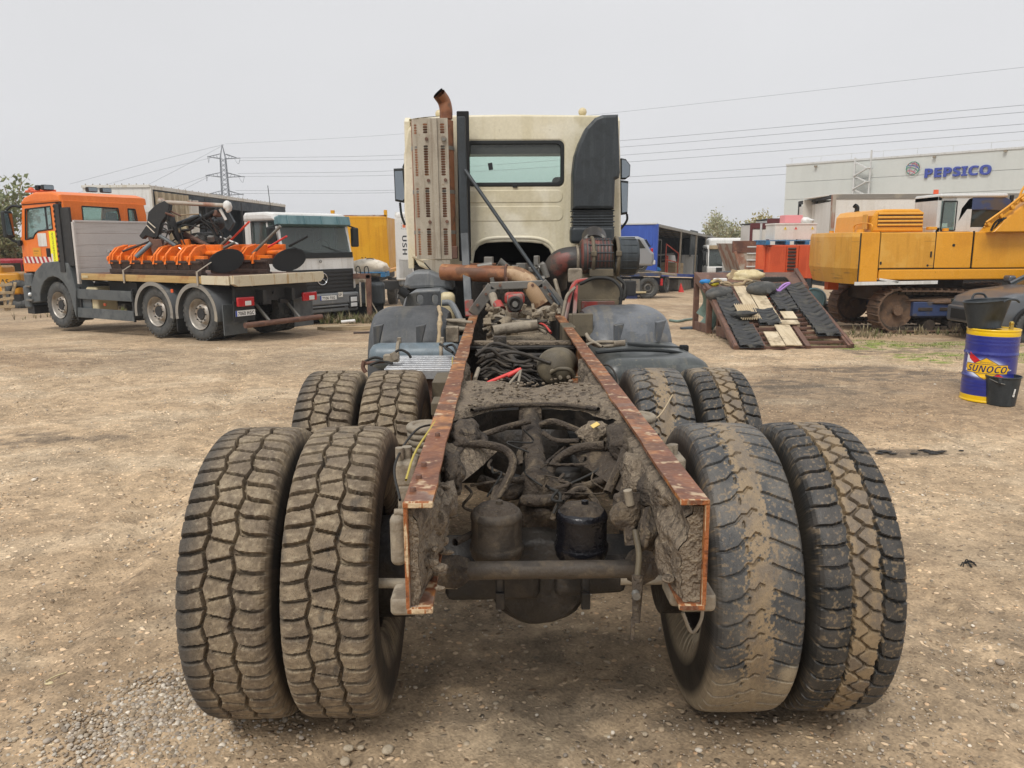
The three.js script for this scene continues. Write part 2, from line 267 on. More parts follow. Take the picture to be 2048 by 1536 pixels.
// flat printed plate with its own 0..1 texture
function printed(name, w, h, tex, parent, [x, y, z], [rx, ry, rz] = [0, 0, 0], rough = .5, t = .004) {
  const g = new THREE.BoxGeometry(w, h, t); const side = plain(0xb8b8b4, .6), front = new THREE.MeshStandardMaterial({ map: tex, roughness: rough });
  const m = new THREE.Mesh(g, [side, side, side, side, front, side]); m.name = name; m.position.set(x, y, z); m.rotation.set(rx, ry, rz); m.castShadow = m.receiveShadow = true; parent.add(m); return m;
}
// ---------------------------------------------------------------- ground
function axis(fine0, fine1, step, far0, far1) { const a = []; for (let x = fine0; x <= fine1 + 1e-6; x += step) a.push(x); let s = step, x = a[a.length - 1]; while (x < far1) { s *= 1.09; x += s; a.push(x); } s = step; x = a[0]; while (x > far0) { s *= 1.09; x -= s; a.unshift(x); } return a; }
const spot = (x, z, cx, cz, rx, rz, w = .6, f = 2.2) => { const r = Math.hypot((x - cx) / rx, (z - cz) / rz) + (fb(x * f + 3, z * f + 8, 2, 4) - .5) * w * 3; return (1 - sst(.6, 1.15, r)) * sst(.36, .56, fb(x * 5 + 1, z * 9 + 4, 6, 4)); };
const DARK_PATCHES = [[GP(1840, 905), .55, .16, .5], [GP(1650, 780), 1.4, .35, .4], [GP(1540, 770), .9, .3, .5], [GP(1700, 740), 1.2, .3, .45], [GP(1860, 755), 1.6, .4, .45], [GP(1800, 700), 1.3, .5, .35], [GP(60, 880), 1.0, .25, .4], [GP(250, 700), 1.6, .3, .35], [GP(1080, 1330), 1.1, .5, .35], [GP(1950, 1250), .55, .5, .25], [GP(430, 640), 2.4, .8, .3], [GP(1400, 640), 2, .9, .25]];  // oil and mud marks, and darker ground under and beside the vehicles
const MOSS = [[GP(1790, 690), 1.6, .45], [GP(1960, 715), 1.2, .4], [GP(1700, 684), 1.0, .35], [GP(1890, 690), 1.1, .4]];
{
  const xs = axis(-6, 7, .045, -330, 330), zs = axis(-13, -1.2, .045, -640, 60), nx = xs.length, nz = zs.length;
  const pos = new Float32Array(nx * nz * 3), col = new Float32Array(nx * nz * 3), uv = new Float32Array(nx * nz * 2), idx = [];
  for (let j = 0; j < nz; j++) for (let i = 0; i < nx; i++) {
    const x = xs[i], z = zs[j], k = j * nx + i, d = -z;
    const near = sst(30, 12, Math.hypot(x, d));
    let y = GH(x, z) + near * ((fb(x * 1.1, z * 1.1, 1, 3) - .5) * .03 + (fb(x * 9, z * 9, 4, 3) - .5) * .02);
    // worn wheel tracks running past the chassis
    for (const [c0, sl, wv, dp] of [[-2.9, .22, .25, .024], [-4.7, .22, .25, .022], [2.1, -.12, .3, .018], [3.9, -.12, .3, .02], [-1.9, .75, .12, .016], [-3.4, .75, .12, .016]]) { const q = x - c0 - sl * (z + 6) - Math.sin(z * wv + c0) * .35; if (Math.abs(q) < .6) { const brk = sst(.32, .55, fb(x * .9, z * .5, c0, 3)); y += near * brk * (-dp * Math.exp(-((q / .15) ** 4)) + dp * .55 * Math.exp(-(((Math.abs(q) - .23) / .07) ** 2)) + (Math.abs(q) < .14 ? .007 * Math.sin((z + q * .4) * 58) : 0)); } }
    if (d < 7 && Math.abs(x) < 1.6) y = Math.min(y, .004);
    pos[k * 3] = x; pos[k * 3 + 1] = y; pos[k * 3 + 2] = z; uv[k * 2] = x; uv[k * 2 + 1] = -z;
    const big = fb(x * .22, z * .5, 3, 4), mid = fb(x * 1.2 + 9, z * 2.2, 6, 4), fine = fb(x * 6, z * 8, 2, 3);
    let c = [.44, .325, .21];
    let t = sst(.42, .66, big); c = [mix(c[0], .33, t), mix(c[1], .235, t), mix(c[2], .148, t)];
    t = sst(.52, .75, mid) * .7; c = [mix(c[0], .52, t), mix(c[1], .41, t), mix(c[2], .285, t)];
    t = sst(.35, .75, fine) * .5; c = [c[0] * (1 - .3 * t), c[1] * (1 - .32 * t), c[2] * (1 - .34 * t)];
    for (const [p, rx, rz, s] of DARK_PATCHES) if (Math.abs(x - p.x) < rx * 2 && Math.abs(z - p.z) < rz * 3) { const s2 = spot(x, z, p.x, p.z, rx, rz) * s * 1.5; c = [mix(c[0], .075, s2), mix(c[1], .06, s2), mix(c[2], .047, s2)]; }
    for (const [p, rx, rz] of MOSS) if (Math.abs(x - p.x) < rx * 2 && Math.abs(z - p.z) < rz * 3) { const s2 = clamp(spot(x, z, p.x, p.z, rx * 1.3, rz * 1.4, .5, 3) * 1.5) * sst(.25, .55, fb(x * 7, z * 7, 9, 3)); c = [mix(c[0], .19, s2), mix(c[1], .235, s2), mix(c[2], .045, s2)]; }
    { const s3 = sst(.52, .72, fb(x * .35 + 4, z * .7, 5, 4)) * .35; c = [mix(c[0], .2, s3), mix(c[1], .16, s3), mix(c[2], .115, s3)]; }
    col[k * 3] = c[0] / .5; col[k * 3 + 1] = c[1] / .5; col[k * 3 + 2] = c[2] / .5;
  }
  for (let j = 0; j < nz - 1; j++) for (let i = 0; i < nx - 1; i++) { const a = j * nx + i; idx.push(a, a + nx, a + 1, a + 1, a + nx, a + nx + 1); }
  const g = new THREE.BufferGeometry(); g.setAttribute('position', new THREE.BufferAttribute(pos, 3)); g.setAttribute('color', new THREE.BufferAttribute(col, 3)); g.setAttribute('uv', new THREE.BufferAttribute(uv, 2)); g.setIndex(idx); g.computeVertexNormals();
  // fine grit: 2048 px over 5 m, its mean is one half in linear light
  const n = 2048, a = new Uint8Array(n * n * 4), b = new Uint8Array(n * n * 4), hgt = new Float32Array(n * n);
  const S = (f, i, j) => NF[f][(j & 511) * 512 + (i & 511)];
  for (let j = 0; j < n; j++) for (let i = 0; i < n; i++) {
    const w = S('B', (i * .25) | 0, (j * .25) | 0), m = S('C', i >> 1, j >> 1), f = S('X', i, j), f2 = S('C', i + 91, j + 17), k = j * n + i;
    hgt[k] = .35 * w + .35 * m + .3 * f; const v = .5 + (w - .5) * .16 + (m - .5) * .28 + (f - .5) * .3 + (f2 - .5) * .2; a[k * 4] = v * 1.0 * 188 + 94; a[k * 4 + 1] = v * 188 + 93; a[k * 4 + 2] = v * 184 + 92;
  }
  let sd = 77; const r2 = () => { sd = (sd * 1664525 + 1013904223) >>> 0; return sd / 4294967296; };
  for (let q = 0; q < 26000; q++) { // grit grains lying in the dirt
    const cx = r2() * n, cz = r2() * n, R = .8 + 3.4 * r2() ** 4 * 1.6, e = .6 + .8 * r2(), an = r2() * 6.28, tone = r2() < .66 ? 1.12 + .38 * r2() : .72 + .2 * r2(), wr = .96 + .1 * r2(), ca = Math.cos(an), sa = Math.sin(an), B = Math.ceil(R * 1.5);
    for (let v = -B; v <= B; v++) for (let u = -B; u <= B; u++) { const x = (u * ca + v * sa) * e, y = (v * ca - u * sa) / e, rr2 = (x * x + y * y) / (R * R); if (rr2 > 1) continue; const I = ((cx + u) | 0) & (n - 1), J = ((cz + v) | 0) & (n - 1), k = J * n + I, al = Math.min(1, (1 - rr2) * 3); hgt[k] = Math.max(hgt[k], .55 + .45 * Math.sqrt(1 - rr2)); for (let ch = 0; ch < 3; ch++) a[k * 4 + ch] = clamp(mix(a[k * 4 + ch], 188 * tone * (ch == 0 ? wr : ch == 2 ? 2 - wr : 1), al), 0, 255); }
  }
  for (let k = 0; k < n * n; k++) { const v = clamp(hgt[k]) * 255; b[k * 4] = b[k * 4 + 1] = b[k * 4 + 2] = v; a[k * 4 + 3] = b[k * 4 + 3] = 255; }
  const mk = (arr, s) => { const t = new THREE.DataTexture(arr, n, n); t.wrapS = t.wrapT = THREE.RepeatWrapping; t.magFilter = THREE.LinearFilter; t.minFilter = THREE.LinearMipmapLinearFilter; t.generateMipmaps = true; if (s) t.colorSpace = THREE.SRGBColorSpace; t.repeat.set(1 / 4.7, 1 / 4.7); t.needsUpdate = true; return t; };
  const mat = new THREE.MeshStandardMaterial({ map: mk(a, true), bumpMap: mk(b, false), bumpScale: .012, vertexColors: true, roughness: .95 });
  const gm = raw('ground', g, mat); gm.userData.kind = 'structure'; gm.castShadow = false;
}
{ // loose gravel
  const gs = [1, 2, 3].map(s => { const g = rough(new THREE.IcosahedronGeometry(1, 1), .28, 1.3, s * 5); g.scale(1, .62, .85); g.computeVertexNormals(); return g; });
  const mat = new THREE.MeshStandardMaterial({ color: 0xffffff, roughness: .9 });
  const lists = [[], [], []], cols = [[], [], []], m4 = new THREE.Matrix4(), q = new THREE.Quaternion(), e = new THREE.Euler();
  const tones = [[.52, .46, .38], [.40, .33, .25], [.33, .27, .2], [.6, .57, .52], [.3, .26, .22], [.42, .38, .34]];
  const put = (x, z, s, pale) => { const k = (rnd() * 3) | 0; e.set(rr(-.3, .3), rr(0, 6.28), rr(-.3, .3)); q.setFromEuler(e); m4.compose(V(x, GH(x, z) + .002 + s * .15, z), q, V(s, s, s)); lists[k].push(m4.clone()); const t = tones[(rnd() * tones.length) | 0], f = rr(.75, 1.1) * (pale ? 1.12 : .85); cols[k].push(new THREE.Color(t[0] * f * 1.03, t[1] * f * .97, t[2] * f * .88)); };
  for (let i = 0; i < 26000; i++) { const d = 2 + 12 * rnd() ** 1.7, x = rr(-1, 1) * (d * .75 + .6) + .2; if (fb(x * 1.3, d * 1.3, 7, 3) < rr(.3, .62)) continue; put(x, -d, .0022 + .0075 * rnd() ** 3.5 * (rnd() < .03 ? 2.4 : 1) + d * .00025, rnd() < .5); }
  // heap of pale pebbles beside the outer tyre
  const c = GP(330, 1420); for (let i = 0; i < 3600; i++) { const a = rr(0, 6.28), r = Math.sqrt(-2 * Math.log(rnd() + 1e-6)) * .19; const x = c.x + Math.cos(a) * r * 1.25 + r * .2, z = c.z + Math.sin(a) * r * 1.1 - (x - c.x) * .35; put(x, z, .004 + .008 * rnd() ** 2, rnd() < .3); }
  gs.forEach((g, k) => { const m = inst('loose_gravel', g, mat, lists[k], cols[k]); m.name = numbered('loose_gravel'); m.userData.label = ['tan and grey grit strewn over the dirt yard', 'pale flat pebbles strewn over the dirt yard', 'dark angular chips strewn over the dirt yard'][k]; m.userData.category = 'gravel'; });
  // single larger stones
  const sm = mottled(0xb0a28c, [[0x8d7f6b, 'B', .5, .8, .7], [0xcabfae, 'A', .5, .8, .5]], { rough: .95, tile: .1 });
  [[697, 1499, .02], [775, 1503, .026], [690, 1526, .022], [722, 1497, .013], [95, 1365, .012], [500, 1490, .014], [262, 1470, .016], [610, 1512, .012], [820, 1470, .011], [2028, 1415, .018], [1500, 1505, .016], [1740, 1500, .014], [1430, 890, .02], [1805, 968, .022], [1715, 958, .018], [1935, 1360, .012], [30, 1480, .013], [455, 1385, .012], [980, 1500, .012], [1290, 1470, .012]].forEach(([px, py, s], i) => {
    const p = GP(px, py), g = blob(s, s * .6, s * .8, .25, 1.4, i * 3.1, 2); g.rotateY(i); g.translate(0, s * .3, 0); const m = raw('stone', join(g), sm); m.position.copy(p); tag(m, 'small pale stone lying loose on the dirt yard', 'stone', 'loose stones on the dirt');
  });
}
// ---------------------------------------------------------------- tyres with cut tread
const TR = .562, THW = .137, CIRC = 2 * Math.PI * TR;
const seg = (a, b) => [a[0], a[1], b[0], b[1]];
const poly = pts => pts.slice(1).map((p, i) => seg(pts[i], p));
function pattern(kind) { // segments in (u metres along, v metres across), period P, groove half width, depth
  if (kind === 'blocks') {
    const P = CIRC / 28, f = (u, v) => [u * P, v], s = []; const add = (w, pts) => poly(pts).forEach(q => s.push([...q, w]));
    add(.0050, [f(0, -.039), f(.17, -.044), f(.5, -.055), f(.83, -.044), f(1, -.039)]); add(.0050, [f(0, .055), f(.33, .044), f(.5, .039), f(.67, .044), f(1, .055)]);
    add(.0038, [f(.17, -.044), f(.33, .044)]); add(.0038, [f(.67, .044), f(.83, -.044)]);
    for (const [u, v] of [[0, -.039], [.5, -.055]]) add(.0058, [f(u, v), f(u - .05, v - .022), f(u - .10, -.105), f(u - .12, -.17)]);
    for (const [u, v] of [[0, .055], [.5, .039]]) add(.0058, [f(u, v), f(u - .09, v + .02), f(u - .13, .105), f(u - .12, .17)]);
    return { P, s, w: .0042, depth: .028 };
  }
  if (kind === 'hex') {
    const P = CIRC / 50, f = (u, v) => [u * P, v], s = [];
    s.push(...poly([f(0, -.042), f(.25, -.05), f(.75, -.044), f(1, -.042)]), ...poly([f(0, .012), f(.2, .012), f(.5, -.014), f(.7, -.014), f(1, .012)]), ...poly([f(0, .056), f(.35, .052), f(.65, .062), f(1, .056)]));
    s.push(seg(f(.6, -.014), f(.72, -.046)), seg(f(.1, .012), f(-.05, .056)));
    s.push(...poly([f(.25, -.05), f(.1, -.09), f(.12, -.17)]), ...poly([f(.65, .062), f(.45, .1), f(.4, .17)]));
    return { P, s, w: .0042, depth: .018 };
  }
  if (kind === 'worn') {
    const P = CIRC / 42, f = (u, v) => [u * P, v], s = [];
    s.push(...poly([f(.1, -.17), f(.12, -.12), f(.3, -.075), f(.62, -.05), f(.6, -.03), f(.85, -.012), f(.8, .0)]), ...poly([f(.0, .17), f(.3, .1), f(.62, .035)]), ...poly([f(1.12, -.05), f(1.3, -.048)]));
    return { P, s, w: .0036, depth: .011 };
  }
  const P = CIRC / 44, f = (u, v) => [u * P, v], s = [];
  s.push(...poly([f(.1, -.17), f(.2, -.09), f(.5, -.05), f(.35, -.028)]), ...poly([f(.6, .17), f(.5, .1), f(.75, .055), f(.55, .035), f(.8, .025)]), ...poly([f(.5, -.05), f(.9, -.058), f(1.2, -.09)]));
  return { P, s, w: .0048, depth: .017 };
}
function tyreGeo(kind, look, R = TR, nu = 1000) {
  const pt = pattern(kind), prof = []; // [v, r, tread?]
  const side = (s) => [[.137, R - .012], [.146, R - .024], [.152, R - .045], [.157, R - .08], [.163, R - .12], [.160, R - .165], [.150, R - .205], [.138, R - .235], [.126, R - .258], [.112, R - .274], [.098, R - .276]].map(([v, r]) => [v * s, r]);
  const L = side(-1).reverse(), Rr = side(1), NT = 128;
  prof.push(...L.slice(0, -1)); for (let i = 0; i <= NT; i++) { const v = -THW + 2 * THW * i / NT; const k = Math.abs(v) / THW; prof.push([v, R - .0045 * k * k - .0075 * k ** 12]); } prof.push(...Rr.slice(1));
  const nv = prof.length, pos = new Float32Array((nu + 1) * nv * 3), col = new Float32Array((nu + 1) * nv * 3), uv = new Float32Array((nu + 1) * nv * 2), idx = []; let arc = 0;
  const P = pt.P, C = 2 * Math.PI * TR;
  for (let i = 0; i <= nu; i++) {
    const ii = i % nu, ph = ii / nu * 2 * Math.PI, u = ii / nu * C;
    for (let j = 0; j < nv; j++) {
      let [v, r] = prof[j]; const um = ((u % P) + P) % P; let g = 0;
      const onTread = Math.abs(v) < .153;
      if (onTread) {
        const vv = Math.abs(v) <= THW ? v : Math.sign(v) * (THW + (Math.abs(v) - THW) * 1.5);
        let dm = 9; for (const [a, b, c, d, sw = pt.w] of pt.s) for (const o of [-P, 0, P]) { const A = a + o, Cc = c + o; const ex_ = Cc - A, ey = d - b; const t = clamp(((um - A) * ex_ + (vv - b) * ey) / (ex_ * ex_ + ey * ey)); const q = Math.hypot(um - A - ex_ * t, vv - b - ey * t) - sw; if (q < dm) dm = q; }
        const wob = (vn(u * 60, v * 60, 3) - .5) * .0018; g = 1 - sst(-.0006, .0022, dm + wob);
        const fade = Math.abs(v) > THW ? 1 - (Math.abs(v) - THW) / .017 : 1;
        r -= g * pt.depth * fade; r += (fb(u * 55, v * 55, 8, 2) - .5) * .0012;
      } else { const q = (R - r); r += .0018 * (Math.sin(q * 210) > .6 ? 1 : 0); }
      const x = v, y = r * Math.sin(ph), z = r * Math.cos(ph), k = (i * nv + j) * 3;
      uv[k / 3 * 2] = i / nu * C; uv[k / 3 * 2 + 1] = j * .004; pos[k] = x; pos[k + 1] = y; pos[k + 2] = z;
      const c = look(u, v, g, ph, R - r, onTread); col[k] = c[0]; col[k + 1] = c[1]; col[k + 2] = c[2];
    }
  }
  for (let i = 0; i < nu; i++) for (let j = 0; j < nv - 1; j++) { const a = i * nv + j; idx.push(a, a + 1, a + nv + 1, a, a + nv + 1, a + nv); }
  const ge = new THREE.BufferGeometry(); ge.setAttribute('position', new THREE.BufferAttribute(pos, 3)); ge.setAttribute('color', new THREE.BufferAttribute(col, 3)); ge.setAttribute('uv', new THREE.BufferAttribute(uv, 2)); ge.setIndex(idx); ge.computeVertexNormals();
  { const n = ge.attributes.normal; for (let j = 0; j < nv; j++) { const a = j, b = nu * nv + j; const s = V(n.getX(a) + n.getX(b), n.getY(a) + n.getY(b), n.getZ(a) + n.getZ(b)).normalize(); n.setXYZ(a, s.x, s.y, s.z); n.setXYZ(b, s.x, s.y, s.z); } }
  ge.deleteAttribute('normal'); return ge;
}
const lin = h => { const c = new THREE.Color(h); return [c.r, c.g, c.b]; };
const mx = (a, b, t) => [mix(a[0], b[0], t), mix(a[1], b[1], t), mix(a[2], b[2], t)];
const DUST = lin(0x968771), DUST2 = lin(0x7d7060), SOIL = lin(0x4c4032), RUB = lin(0x323231), RUB2 = lin(0x4a4744), CLAY = lin(0x9b876a), PALE = lin(0xb3a68e), SIDE = lin(0x3a352f), SIDE2 = lin(0x55493c);
const lookDusty = (u, v, g, ph, q, tr) => { // dry mud all over the tread, rubber showing at the outer shoulder
  const n = fb(u * 14, v * 22, 1, 4), m = fb(u * 90, v * 90, 5, 3);
  if (!tr) return mx(SIDE, SIDE2, sst(.35, .7, fb(u * 5, v * 8 + q * 30, 2, 4)) * .9);
  let c = mx(DUST2, DUST, sst(.3, .7, n)); c = mx(c, PALE, sst(.62, .82, m) * .6); c = mx(c, SOIL, sst(.58, .3, m) * .35);
  c = mx(c, RUB2, sst(.05, .125, -v + (n - .5) * .08) * .85); return c;
};
const lookDusty2 = (u, v, g, ph, q, tr) => { const n = fb(u * 14 + 40, v * 22, 1, 4); const c = lookDusty(u + 7, tr ? Math.abs(v) * .5 + .03 * 0 + (v > 0 ? 0 : .001) : v, g, ph, q, tr); return tr ? mx(c, RUB2, sst(.68, .8, n) * .6) : c; };
const lookHex = (u, v, g, ph, q, tr) => { // dark shoulders, clay on the middle blocks
  const n = fb(u * 12, v * 20, 3, 4), m = fb(u * 110, v * 110, 6, 3);
  if (!tr) { const k = sst(.2, .6, fb(u * 4, q * 20 + v * 3, 4, 3)); return mx(lin(0x262523), lin(0x4a443b), k * .55); }
  let c = mx(RUB, RUB2, sst(.3, .7, n)); const mid = sst(-.06, .10, .5 - sst(.02, .085, Math.abs(v - .004)) + (m - .5) * .9 + (n - .5) * .5); c = mx(c, mx(CLAY, DUST2, sst(.4, .7, n)), mid * .85); c = mx(c, CLAY, sst(.6, .75, m) * .5);
  const low = sst(-.55, -.85, ph > Math.PI ? ph - 2 * Math.PI : ph) * sst(.3, .55, n); c = mx(c, DUST, low * .7); return c;
};
const lookWorn = (u, v, g, ph, q, tr) => {
  const n = fb(u * 10, v * 18, 5, 4), m = fb(u * 120, v * 120, 7, 3), a = ph > Math.PI ? ph - 2 * Math.PI : ph;
  if (!tr) { const lowSide = sst(-.5, -.7, a + (n - .5) * .25) * sst(.05, .02, q); return mx(mx(lin(0x22211f), lin(0x3d3832), sst(.3, .7, n) * .7), lin(0x8d8778), lowSide * .8); }
  let c = mx(lin(0x4a4b4c), lin(0x67645f), sst(.3, .7, n)); const band = sst(-.06, .10, .42 - sst(.0, .11, Math.abs(v + .008)) + (m - .5) * 1.3 + (n - .5) * 1.1); c = mx(c, mx(CLAY, DUST2, sst(.4, .7, n)), band * .85); c = mx(c, CLAY, sst(.58, .75, m) * .55);
  c = mx(c, PALE, sst(.04, .1, v) * sst(.62, .72, fb(u * 5, v * 9, 11, 3)) * .8);
  const low = sst(-.28, -.5, a + (n - .5) * .3); c = mx(c, mx(DUST, PALE, m), low * .8); return c;
};
const GRIT = dataTex(i => { const v = 236 + 34 * (NF.X[i] * .6 + NF.C[i] * .8 - .5) - (NF.X[i] < .22 ? 40 : 0); return [v, v * .995, v * .985]; }, true); GRIT.repeat.set(1 / .5, 1 / .5); const GB = repC('X', HB.X, .5);
const rubMat = new THREE.MeshStandardMaterial({ vertexColors: true, map: GRIT, roughness: .9, bumpMap: GB, bumpScale: .0025 });
const rubMatWet = new THREE.MeshStandardMaterial({ vertexColors: true, map: GRIT, roughness: .55, bumpMap: GB, bumpScale: .0012 });
const TYRES = { dusty: [tyreGeo('blocks', lookDusty), rubMat], dusty2: [tyreGeo('blocks', lookDusty2), rubMat], hex: [tyreGeo('hex', lookHex), rubMatWet], worn: [tyreGeo('worn', lookWorn, TR, 1100), rubMatWet], lug: [tyreGeo('lug', lookWorn), rubMatWet] };
const rimProf = [[.0, .02], [.10, .02], [.11, .03], [.15, .03], [.19, -.03], [.235, -.05], [.262, -.06], [.268, .09], [.285, .105], [.292, .112]];
const RIM = (() => { const g = lathe(rimProf.map(([r, y]) => [r, y]), 40); g.rotateZ(-Math.PI / 2); return g; })();
const RIM2 = (() => { const g = lathe([[.262, -.06], [.262, -.105], [.288, -.115]], 40); g.rotateZ(-Math.PI / 2); return g; })();
const BOLTS = (() => { const l = []; for (let k = 0; k < 10; k++) { const a = k / 10 * 6.283; l.push(cy(.016, .016, .05, .045, Math.cos(a) * .168, Math.sin(a) * .168, 0, 0, Math.PI / 2, 8)); } return l; })();
function wheel(parent, kind, x, y, z, flip, turn, name = 'wheel') {
  const w = part(name, parent); const [g, m] = TYRES[kind]; const t = raw('tyre', g, m, w); t.rotation.x = turn;
  const r = mesh('rim', [RIM.clone(), RIM2.clone()], M.trackDark, w); mesh('bolts', BOLTS.map(b => b.clone()), M.rustBrown, w).userData.kind = 'stuff'; if (flip) w.rotation.y = Math.PI;
  w.position.set(x, y, z); return w;
}
// ---------------------------------------------------------------- the stripped lorry chassis in the middle of the yard
const TX = .135;
const TRK = thing('truck_chassis', 'cream cab lorry stripped to its rusty rear frame and muddy double wheels', 'truck');
const Hs = (name, pts, r, m = M.hose, parent = TRK) => mesh(name, tb(pts.map(p => Q(...p)), r, pts.length * 6), m, parent);
for (const [s, ko, ki] of [[-1, 'dusty', 'dusty2'], [1, 'hex', 'worn']]) {
  const o = wheel(TRK, ko, TX + s * 1.078, TR - .012, -2.92, s < 0, s * .4), i = wheel(TRK, ki, TX + s * .733, TR - .012, -2.92, s > 0, .9);
  o.children[0].rotation.y = i.children[0].rotation.y = 0;
  if (s < 0) o.children[0].rotation.set(.4, Math.PI, 0); else i.children[0].rotation.set(0, Math.PI, 0);
}
for (const [s, ko, ki] of [[-1, 'dusty', 'dusty2'], [1, 'dusty', 'lug']]) {
  const o = wheel(TRK, s > 0 ? 'hex' : ko, TX + s * 1.078, TR - .012, -4.3, s < 0, 1.7), i = wheel(TRK, ki, TX + s * .733, TR - .012, -4.3, s > 0, 2.3);
  if (s < 0) o.children[0].rotation.set(1.1, Math.PI, 0); else i.children[0].rotation.set(.5, Math.PI, 0);
}
for (const s of [-1, 1]) for (const z of [-6.42, -8.25]) wheel(TRK, 'dusty', TX + s * .98, TR - .012, z, s < 0, 1);

// --- frame rails: channels open to the inside, slightly wider apart towards the cab
for (const s of [-1, 1]) {
  const N = 60, F = [];
  const xo = d => TX + s * (.382 + .030 * clamp((d - 1.8) / 4.9));
  const top = 1.192, bot = .903, t = .011;
  const sec = [[0, bot], [0, top], [.072, top], [.072, top - t], [t, top - t], [t, bot + t], [.066, bot + t], [.066, bot]];
  const pos = [], idx = []; const n = sec.length;
  for (let i = 0; i <= N; i++) { const d = 1.83 + (6.78 - 1.83) * i / N; sec.forEach(([a, y], k) => { const jag = i === 0 ? (vn(k * 3.1, s + 5) - .5) * .012 : 0; const lip = (k === 2 || k === 3) ? (fb(d * 9, s * 4 + 2, 1, 3) - .5) * .014 : 0; pos.push(xo(d) - s * (a + lip), y + (fb(d * 6, k * 2, s, 2) - .5) * .003, -d - jag); }); }
  for (let i = 0; i < N; i++) for (let k = 0; k < n; k++) { const a = i * n + k, b = i * n + (k + 1) % n; idx.push(a, b, b + n, a, b + n, a + n); }
  idx.push(0, 1, 4, 0, 4, 5, 1, 2, 3, 1, 3, 4, 0, 5, 6, 0, 6, 7);
  let g = new THREE.BufferGeometry(); g.setAttribute('position', new THREE.Float32BufferAttribute(pos, 3)); g.setIndex(idx); g = g.toNonIndexed(); g.computeVertexNormals();
  const rail = part('frame_rail', TRK); mesh('channel', g, M.rust, rail);
  // pale flaking edge round the sawn end
  mesh('sawn_edge', rough(bx(.011, .27, .008, xo(1.83) - s * .005, 1.047, -1.823), .003, 30, 1), M.rustEdge, rail); mesh('sawn_edge', rough(bx(.074, .014, .014, xo(1.83) - s * .037, 1.189, -1.824), .003, 30, 2), M.rustEdge, rail); mesh('sawn_edge', rough(bx(.066, .014, .014, xo(1.83) - s * .035, .907, -1.8245), .003, 30, 3), M.rustEdge, rail);
  const soilT = (d, a, k, prof) => Math.min(.072, (.022 + .075 * k * (.5 + prof)) * (s < 0 ? .85 : 1.05) * (a < .3 ? 1.05 : 1) * (1 + .35 * (fb(d * 22, a * 16, 9, 3) - .5)) * (a > .9 ? .6 : 1) * mix(s < 0 ? .42 : .75, 1, sst(1.84, 2.05, d)));
  // packed soil inside the channel
  const soil = para((u, v) => { const d = 1.842 + u * 2.6, a = v; const k = fb(d * 5, a * 4, s * 3, 4); const prof = Math.sin(a * Math.PI) * .5 + .25; const y = .915 + a * .262; const thick = soilT(d, a, k, prof); return [xo(d) - s * (.012 + thick), y + (fb(d * 12, a * 7, 2, 2) - .5) * .02, -d]; }, 150, 26);
  const capS = para((u, v) => { const a = v, d = 1.842; const k = fb(d * 5, a * 4, s * 3, 4), prof = Math.sin(a * Math.PI) * .5 + .25, thick = soilT(d, a, k, prof); return [xo(d) - s * (.012 + thick * (1 - u)), .915 + a * .262 + (fb(d * 12, a * 7, 2, 2) - .5) * .02, -d + .012 * fb(u * 6, a * 9, 3, 3)]; }, 14, 26);
  mesh('caked_soil', [soil, capS], M.mudLight, rail);
  const l = []; for (let k = 0; k < 50; k++) { const d = 1.87 + rnd() * 1.9, y = .93 + rnd() ** 1.6 * .2; const q = blob(rr(.008, .024), rr(.006, .016), rr(.008, .022), .35, 1.2, k, 1); q.translate(xo(d) - s * rr(.04, .085), y, -d); l.push(q); } mesh('soil_clods', l, M.mudLight, rail).userData.kind = 'stuff';
  if (s < 0) { const b = []; for (const [px, py, dd] of [[848, 935, 2.15], [838, 965, 2.03], [826, 992, 1.92], [875, 870, 2.5]]) { const p = Q(px, py, dd); mesh('rivet', cy(.008, .009, .012, p.x, 1.197, p.z, 0, 0, 0, 8), M.rustBrown, rail); } }
  // blocks under the rail end (tail light brackets)
  mesh('rail_bracket', [rb(.10, .055, .10, .015, xo(1.95) + s * .005, .872, -1.96), rb(.07, .05, .12, .015, xo(1.95) - s * .02, .85, -2.04)], M.castGrey, TRK);
}
